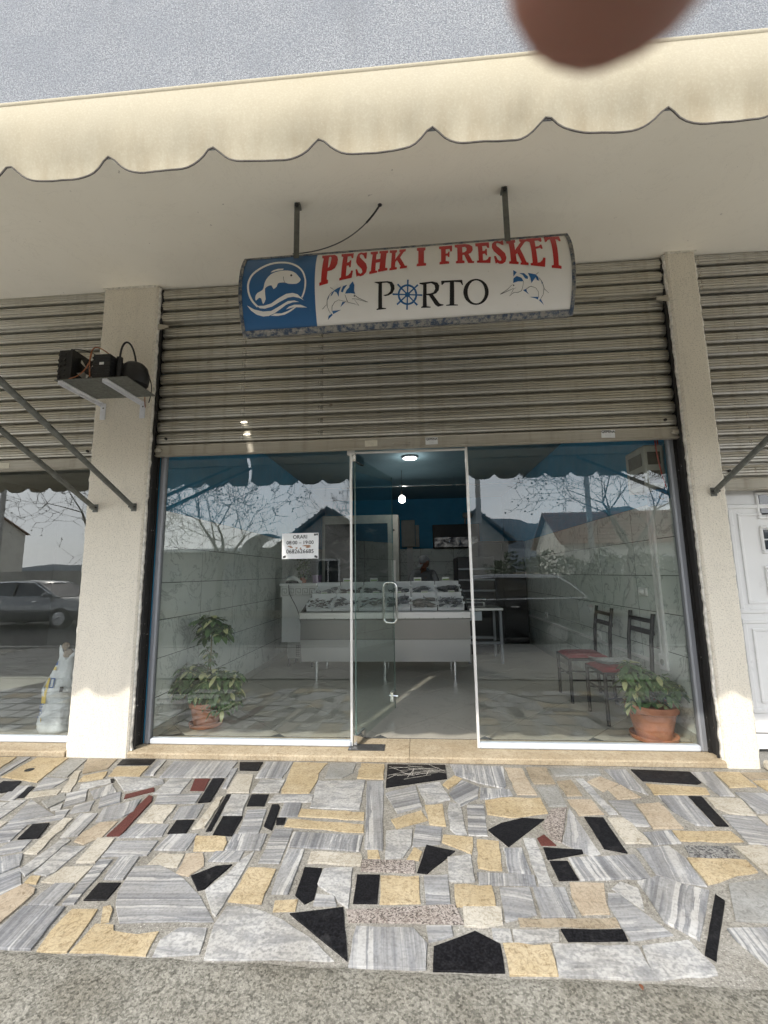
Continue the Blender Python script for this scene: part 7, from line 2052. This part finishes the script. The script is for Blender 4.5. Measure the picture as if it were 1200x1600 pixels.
# ---- parked cars
def car_paint(name, col, metal=.5):
    t = NT(name); t.set(col=col, metal=metal, rough=.28, coat=.8); return t.m
M['tyre'] = plain('tyre_rubber', (.02, .02, .02), .85)
M['rim'] = plain('alloy_rim', (.45, .45, .46), .3, .9)
M['lens_red'] = plain('red_lamp_lens', (.30, .01, .01), .15)
M['lens_white'] = plain('clear_lamp_lens', (.6, .6, .6), .1)
def make_car(label, loc, rz, paint, trim, sedan=True):
    """length along x (front at +x), 4.3 m long"""
    t = thing('parked_car', label, 'car', loc, rz)
    # stations: x, half width, sill z, belt z, shoulder width factor
    st = [(-2.12, .62, .42, .66), (-2.05, .76, .32, .86), (-1.75, .82, .25, .97), (-1.2, .85, .22, .99), (-.4, .86, .2, .97), (.4, .86, .2, .95), (1.0, .85, .22, .93), (1.6, .82, .24, .86), (2.0, .74, .30, .74), (2.14, .58, .40, .60)]
    V, F = [], []
    n = 10
    for x, w, zs, zb in st:
        h = zb - zs
        ring = [(-w * .82, zs), (-w * .97, zs + h * .18), (-w, zs + h * .5), (-w * .97, zs + h * .8), (-w * .86, zb), (w * .86, zb), (w * .97, zs + h * .8), (w, zs + h * .5), (w * .97, zs + h * .18), (w * .82, zs)]
        V += [(x, y, z) for y, z in ring]
    for i in range(len(st) - 1):
        for k in range(n): F.append((i * n + k, i * n + (k + 1) % n, (i + 1) * n + (k + 1) % n, (i + 1) * n + k))
    F += [tuple(range(n)), tuple(range((len(st) - 1) * n, len(st) * n))[::-1]]
    body = MB().add(V, F).build('body', paint, t, local=True, smooth=50)
    # cabin: roof shell over a dark glass house
    rear0, rear1, fr1, fr0 = (-1.62, -.98, .42, 1.18) if sedan else (-2.0, -1.62, .40, 1.15)
    zr = 1.42
    def house_ring(x, w, z0, z1, wt): return [(x, -w, z0), (x, -wt, z1), (x, wt, z1), (x, w, z0)]
    G = [(rear0, .74, .95, .97, .70), (rear1, .74, .95, zr - .05, .58), (-.3, .75, .94, zr - .02, .60), (fr1, .75, .93, zr - .06, .58), (fr0, .73, .90, .92, .70)]
    V = []; F = []
    for x, w, z0, z1, wt in G: V += house_ring(x, w, z0, z1, wt)
    for i in range(len(G) - 1):
        for k in range(3): F.append((i * 4 + k, i * 4 + k + 1, (i + 1) * 4 + k + 1, (i + 1) * 4 + k))
    MB().add(V, F).build('windows', M['car_glass'], t, local=True)
    V = []; F = []
    for x, w, z in ((rear1 - .08, .55, zr - .075), (rear1 + .05, .60, zr - .02), (-.3, .63, zr), (fr1 - .1, .61, zr - .03), (fr1 + .06, .56, zr - .085)):
        V += [(x, -w, z - .05), (x, -w * .9, z), (x, 0, z + .02), (x, w * .9, z), (x, w, z - .05)]
    for i in range(4):
        for k in range(4): F.append((i * 5 + k, i * 5 + k + 1, (i + 1) * 5 + k + 1, (i + 1) * 5 + k))
    MB().add(V, F).build('roof', paint, t, local=True, smooth='all')
    for s in (-1, 1):
        for a, b in (((rear0, s * .735, .96), (rear1, s * .585, zr - .06)), ((fr1, s * .585, zr - .07), (fr0, s * .735, .91))):
            MB().tube([a, b], .035, 6).build('window_pillar', paint, t, local=True)
        MB().tube([(-.25, s * .765, .95), (-.25, s * .625, zr - .05)], .03, 6).build('window_pillar', M['black_plastic'], t, local=True)
        arc = [(rear0 + .05, s * .752, .985), (rear1 - .05, s * .655, 1.25), (rear1 + .15, s * .632, zr - .055), (-.3, s * .640, zr - .035), (fr1 - .1, s * .632, zr - .065), (fr0 - .18, s * .742, .98), (fr0 - .02, s * .758, .93)]
        MB().tube(arc, .012, 6).tube([(rear0 + .05, s * .766, .965), (fr0 - .02, s * .768, .935)], .010, 6).build('window_trim', trim, t, local=True)
        MB().ball((fr0 - .28, s * .90, 1.0), .06, .10, .065).build('door_mirror', paint, t, local=True)
        MB().ball((2.0, s * .56, .66), .10, .16, .07).build('headlight', M['lens_white'], t, local=True, smooth='all')
        MB().ball((-2.03, s * .60, .76), .07, .14, .09).build('tail_light', M['lens_red'], t, local=True, smooth='all')
        for dx in (-.55, .55): MB().box(dx - .07, dx + .07, s * .862, s * .878, .80, .825, .003).build('door_handle', trim, t, local=True)
        for xw in (-1.32, 1.36):
            w = MB().tube([(xw, s * .66, .31), (xw, s * .86, .31)], .31, 26).build('wheel', M['tyre'], t, local=True, smooth=40)
            MB().tube([(xw, s * .855, .31), (xw, s * .868, .31)], .20, 20).build('rim', M['rim'], w, local=True, smooth=40)
    MB().box(2.02, 2.15, -.55, .55, .34, .46, .03).build('bumper', paint, t, local=True)
    MB().box(-2.15, -2.02, -.6, .6, .36, .52, .03).build('bumper', paint, t, local=True)
    MB().box(-2.165, -2.15, -.26, .26, .50, .61, .004).build('number_plate', M['white_plastic'], t, local=True)
    return t
make_car('silver saloon car parked across the street before the yard wall', (-11.9, -9.4, -.125), 0.0, car_paint('silver_car_paint', (.20, .205, .21)), M['chrome'])
make_car('black hatchback parked at the kerb behind the viewpoint', (1.35, -5.85, -.125), PI, car_paint('black_car_paint', (.008, .008, .009), .2), M['chrome'], False)

# ================================================================== PEOPLE
M['skin'] = plain('skin', (.235, .105, .07), .5, var=.1, scale=30, bump=.08, bscale=600)
M['skin'].node_tree.nodes['Principled BSDF'].inputs['Subsurface Weight'].default_value = .2
M['skin'].node_tree.nodes['Principled BSDF'].inputs['Subsurface Scale'].default_value = .004
M['grey_shirt'] = plain('grey_cotton', (.16, .17, .18), .9, var=.15, scale=30)
M['navy'] = plain('dark_jacket_cloth', (.03, .035, .05), .9, var=.2, scale=30)
M['denim'] = plain('dark_denim', (.045, .055, .08), .9, var=.2, scale=30)
M['hair'] = plain('dark_hair', (.015, .012, .01), .6, var=.3, scale=60)
def skinned(name, mat, verts, edges, root, parent, sub=2):
    me = bpy.data.meshes.new(name)
    me.from_pydata([v[0] for v in verts], edges, [])
    o = bpy.data.objects.new(name, me); COL.objects.link(o)
    sm = o.modifiers.new('skin', 'SKIN'); sm.use_smooth_shade = True
    if not me.skin_vertices: me.attributes  # created with the modifier below
    sv = me.skin_vertices[0].data if me.skin_vertices else None
    if sv is None:
        bm = bmesh.new(); bm.from_mesh(me); lay = bm.verts.layers.skin.verify(); bm.to_mesh(me); bm.free(); sv = me.skin_vertices[0].data
    for i, v in enumerate(verts):
        r = v[1]
        sv[i].radius = (r, r) if not isinstance(r, tuple) else r
        sv[i].use_root = (i == root)
    ss = o.modifiers.new('sub', 'SUBSURF'); ss.levels = sub; ss.render_levels = sub
    me.materials.append(mat)
    if parent: o.parent = parent
    return o
class Skel:
    def __init__(self): self.v, self.e, self.n = [], [], {}
    def add(self, key, p, r, parent=None):
        self.n[key] = len(self.v); self.v.append((tuple(p), r))
        if parent is not None: self.e.append((self.n[parent], self.n[key]))
    def chain(self, parent, items):
        for key, p, r in items: self.add(key, p, r, parent); parent = key
def head_shape(par, c, face, hair_mat, cap=False):
    """skull, nose, ears, eyes and hair as children of a person; face = unit vector of the gaze"""
    f = Vector(face).normalized(); z = Vector((0, 0, 1)); s_ = f.cross(z).normalized(); u = s_.cross(f)
    c = Vector(c)
    mb = MB()
    V = []; F = []
    n, m_ = 18, 14
    pts = []
    for i in range(m_ + 1):
        th = PI * i / m_
        for k in range(n):
            a = 2 * PI * k / n
            x = .075 * math.sin(th) * math.cos(a); y = .098 * math.sin(th) * math.sin(a); zz = -.118 * math.cos(th)
            if zz < -.03: y *= 1 - .18 * min(1, (-.03 - zz) / .09) * (1 if y < 0 else .4); x *= 1 - .28 * min(1, (-.03 - zz) / .09)
            pts.append(tuple(c + s_ * x + f * y + u * zz))
    for i in range(m_):
        for k in range(n): F.append((i * n + k, i * n + (k + 1) % n, (i + 1) * n + (k + 1) % n, (i + 1) * n + k))
    mb.add(pts, F)
    nose = c + f * .10 + u * -.012
    mb.ball(tuple(nose), .014, .016, .020, 8, 6)
    for sg in (-1, 1): mb.ball(tuple(c + s_ * (.077 * sg) - f * .005 - u * .005), .010, .018, .028, 8, 6)
    mb.build('head', M['skin'], par, smooth='all')
    for sg in (-1, 1): MB().ball(tuple(c + s_ * (.030 * sg) + f * .088 + u * .012), .010, .008, .008, 8, 6).build('eye', M['white_plastic'], par)
    MB().ball(tuple(c + f * .092 - u * .055), .024, .007, .006, 8, 5).build('mouth', M['copper'], par)
    hp = []
    for i in range(8):
        th = PI / 2 * i / 7
        for k in range(n):
            a = 2 * PI * k / n
            hp.append(tuple(c + s_ * (.082 * math.cos(th) * math.cos(a)) + f * (.104 * math.cos(th) * math.sin(a) - .012) + u * (.02 + .108 * math.sin(th) - (.05 if math.sin(a) < -.2 and i == 0 else 0))))
    F = []
    for i in range(7):
        for k in range(n): F.append((i * n + k, i * n + (k + 1) % n, (i + 1) * n + (k + 1) % n, (i + 1) * n + k))
    MB().add(hp, F).build('cap' if cap else 'hair', hair_mat, par, smooth='all')
    if cap:
        MB().add([tuple(c + s_ * .07 + f * .085 + u * .03), tuple(c - s_ * .07 + f * .085 + u * .03), tuple(c - s_ * .05 + f * .165 + u * .022), tuple(c + s_ * .05 + f * .165 + u * .022)], [(0, 1, 2, 3)]).build('cap_peak', hair_mat, par)

# shopkeeper bending over the work behind the counter
PX, PY = .12, 5.0
kp = thing('person', 'person in a grey shirt and cap bending behind the fish counter', 'person', (PX, PY, .0475))
S = Skel()
S.add('pelvis', (PX, PY + .10, .93), .10)
S.chain('pelvis', [('waist', (PX + .01, PY + .04, 1.06), .095), ('chest', (PX + .02, PY - .10, 1.27), .10), ('neck', (PX + .03, PY - .20, 1.43), .055), ('skull', (PX + .035, PY - .26, 1.50), .05)])
hands = {}
for s, k in ((-1, 'l'), (1, 'r')):
    S.chain('chest', [('sh' + k, (PX + .02 + s * .19, PY - .14, 1.36), .058), ('el' + k, (PX + .02 + s * .25, PY - .28, 1.15), .043), ('wr' + k, (PX + .02 + s * .14, PY - .50, 1.10), .03), ('pa' + k, (PX + .02 + s * .12, PY - .57, 1.09), (.036, .018))])
    for i in range(4):
        S.chain('pa' + k, [('f%d%s' % (i, k), (PX + .02 + s * (.145 - .018 * i), PY - .63, 1.085), .0095), ('g%d%s' % (i, k), (PX + .02 + s * (.145 - .018 * i), PY - .665 - .006 * (i in (1, 2)), 1.065), .008)])
    S.chain('pa' + k, [('t' + k, (PX + .02 + s * .075, PY - .585, 1.085), .010), ('tt' + k, (PX + .02 + s * .062, PY - .62, 1.07), .0085)])
    S.chain('pelvis', [('hip' + k, (PX + s * .10, PY + .09, .86), .07), ('kn' + k, (PX + s * .11, PY + .06, .50), .062), ('an' + k, (PX + s * .11, PY + .10, .13), .042), ('to' + k, (PX + s * .12, PY - .06, .085), .036)])
skinned('body', M['skin'], [((p[0] - PX, p[1] - PY, p[2] - .0475), r) for p, r in S.v], S.e, 0, kp)
C = Skel()
C.add('pelvis', (PX, PY + .11, .84), .150)
C.chain('pelvis', [('waist', (PX + .01, PY + .04, 1.06), .145), ('chest', (PX + .02, PY - .10, 1.27), .155), ('neck', (PX + .03, PY - .19, 1.42), .075)])
for s, k in ((-1, 'l'), (1, 'r')): C.chain('chest', [('sh' + k, (PX + .02 + s * .19, PY - .14, 1.355), .075), ('el' + k, (PX + .02 + s * .25, PY - .28, 1.15), .058), ('wr' + k, (PX + .02 + s * .17, PY - .43, 1.115), .045)])
skinned('shirt', M['grey_shirt'], [((p[0] - PX, p[1] - PY, p[2] - .0475), r) for p, r in C.v], C.e, 0, kp)
T = Skel()
T.add('pelvis', (PX, PY + .10, .90), .125)
T.add('wst', (PX, PY + .07, 1.0), .125, 'pelvis')
for s, k in ((-1, 'l'), (1, 'r')): T.chain('pelvis', [('hip' + k, (PX + s * .10, PY + .09, .84), .11), ('kn' + k, (PX + s * .11, PY + .06, .50), .078), ('an' + k, (PX + s * .11, PY + .10, .13), .06)])
skinned('trousers', M['denim'], [((p[0] - PX, p[1] - PY, p[2] - .0475), r) for p, r in T.v], T.e, 0, kp)
for s in (-1, 1): MB().ball((PX + s * .12, PY - .02, .095), .05, .14, .05, 12, 8).build('shoe', M['black_plastic'], kp, smooth='all')
head_shape(kp, (PX + .04, PY - .30, 1.565), (-.55, -.45, -.70), M['grey_shirt'], True)

# the photographer, whose fingertip strays in front of the lens
def cam_pt(px, py, depth):
    return CAM + (fwd + rgt * ((px - 600) / 670.4) - upv * ((py - 800) / 670.4)) * depth
QX, QY = .03, -3.86
ph = thing('person', 'person holding up a phone, a blurred brown fingertip close to the lens', 'person', (QX, QY, 0))
phone = thing('phone', 'phone held upright in both hands at the viewpoint', 'phone', CAM - fwd * .008)
pm = m3.to_4x4()
ctr = -fwd * .0 + rgt * .028 - upv * .052
pb = MB().box(-.0375, .0375, -.078, .078, -.004, .004, .003, Matrix.Translation(ctr) @ pm)
pb.build('case', M['black_plastic'], phone, local=True)
MB().box(-.035, .035, -.074, .074, .0042, .0048, 0, Matrix.Translation(ctr) @ pm).build('screen', M['car_glass'], phone, local=True)
S = Skel()
def L(p): return tuple(Vector(p) - Vector((QX, QY, 0)))
def A(key, p, r, parent=None): S.add(key, L(p), r, parent)
def CH(parent, items): S.chain(parent, [(k, L(p), r) for k, p, r in items])
A('pelvis', (QX, QY, .95), .10)
CH('pelvis', [('waist', (QX, QY + .01, 1.10), .095), ('chest', (QX, QY, 1.32), .10), ('neck', (QX, QY + .01, 1.50), .055), ('skull', (QX, QY + .03, 1.58), .05)])
tip0 = cam_pt(938, 66, .0285)
tip1 = cam_pt(968, -110, .0275)
tip2 = cam_pt(1010, -520, .024)
kn = CAM + rgt * .052 + upv * .066 - fwd * .002
palm = CAM + rgt * .098 + upv * .045 - fwd * .03
wr = CAM + rgt * .15 - upv * .03 - fwd * .075
CH('chest', [('shr', (QX + .19, QY, 1.42), .058), ('elr', (QX + .30, QY + .13, 1.20), .044), ('wrr', wr, .028), ('par', palm, (.036, .020))])
CH('par', [('i0', kn, .0098), ('i1', tip2, .0088), ('i2', tip1, .0080), ('i3', tip0, .0064)])
for i, (du, dr) in enumerate(((.020, .0), (-.004, .003), (-.026, .0))):
    b0 = CAM + rgt * .085 + upv * (.02 + du) + fwd * .012
    CH('par', [('m%d' % i, b0, .0095), ('n%d' % i, CAM + rgt * (.062 + dr) + upv * (.012 + du) + fwd * .012, .0085), ('o%d' % i, CAM + rgt * (.045 + dr) + upv * (.008 + du) + fwd * .010, .0075)])
CH('par', [('th0', CAM + rgt * .085 + upv * .02 - fwd * .045, .012), ('th1', CAM + rgt * .055 + upv * .0 - fwd * .03, .010), ('th2', CAM + rgt * .04 - upv * .01 - fwd * .022, .008)])
pl_ = CAM - rgt * .045 - upv * .07 - fwd * .03
CH('chest', [('shl', (QX - .19, QY, 1.42), .058), ('ell', (QX - .29, QY + .13, 1.16), .044), ('wrl', CAM - rgt * .085 - upv * .13 - fwd * .06, .028), ('pal', pl_, (.036, .020))])
for i in range(4):
    CH('pal', [('x%d' % i, CAM - rgt * .026 - upv * (.045 + .02 * i) + fwd * .002, .009), ('y%d' % i, CAM - rgt * .004 - upv * (.05 + .02 * i) + fwd * .008, .008)])
CH('pal', [('z0', CAM - rgt * .03 - upv * .04 - fwd * .035, .011), ('z1', CAM - rgt * .005 - upv * .03 - fwd * .025, .009)])
for s, k in ((-1, 'l'), (1, 'r')):
    CH('pelvis', [('hip' + k, (QX + s * .10, QY, .88), .07), ('kne' + k, (QX + s * .12, QY + .02, .50), .062), ('ank' + k, (QX + s * .13, QY - .02, .09), .042), ('toe' + k, (QX + s * .15, QY + .13, .04), .036)])
skinned('body', M['skin'], S.v, S.e, 0, ph)
J = Skel()
J.add('pelvis', L((QX, QY, .84)), .145)
J.chain('pelvis', [('waist', L((QX, QY + .01, 1.10)), .14), ('chest', L((QX, QY, 1.32)), .155), ('neck', L((QX, QY + .005, 1.48)), .078)])
for s, k, el, w_ in ((1, 'r', (QX + .30, QY + .13, 1.20), wr), (-1, 'l', (QX - .29, QY + .13, 1.16), CAM - rgt * .085 - upv * .13 - fwd * .06)):
    J.chain('chest', [('sh' + k, L((QX + s * .19, QY, 1.42)), .078), ('el' + k, L(el), .060), ('wr' + k, L(Vector(el).lerp(Vector(w_), .85)), .044)])
skinned('jacket', M['navy'], J.v, J.e, 0, ph)
T = Skel()
T.add('pelvis', L((QX, QY, .92)), .12)
T.add('wst', L((QX, QY, 1.03)), .12, 'pelvis')
for s, k in ((-1, 'l'), (1, 'r')): T.chain('pelvis', [('hip' + k, L((QX + s * .10, QY, .86)), .11), ('kn' + k, L((QX + s * .12, QY + .02, .50)), .08), ('an' + k, L((QX + s * .13, QY - .02, .10)), .062)])
skinned('trousers', M['denim'], T.v, T.e, 0, ph)
for s in (-1, 1): MB().ball((QX + s * .145, QY + .06, .05), .05, .14, .05, 12, 8).build('shoe', M['black_plastic'], ph, smooth='all')
head_shape(ph, (QX, QY + .05, 1.655), (0, 1, -.25), M['hair'])
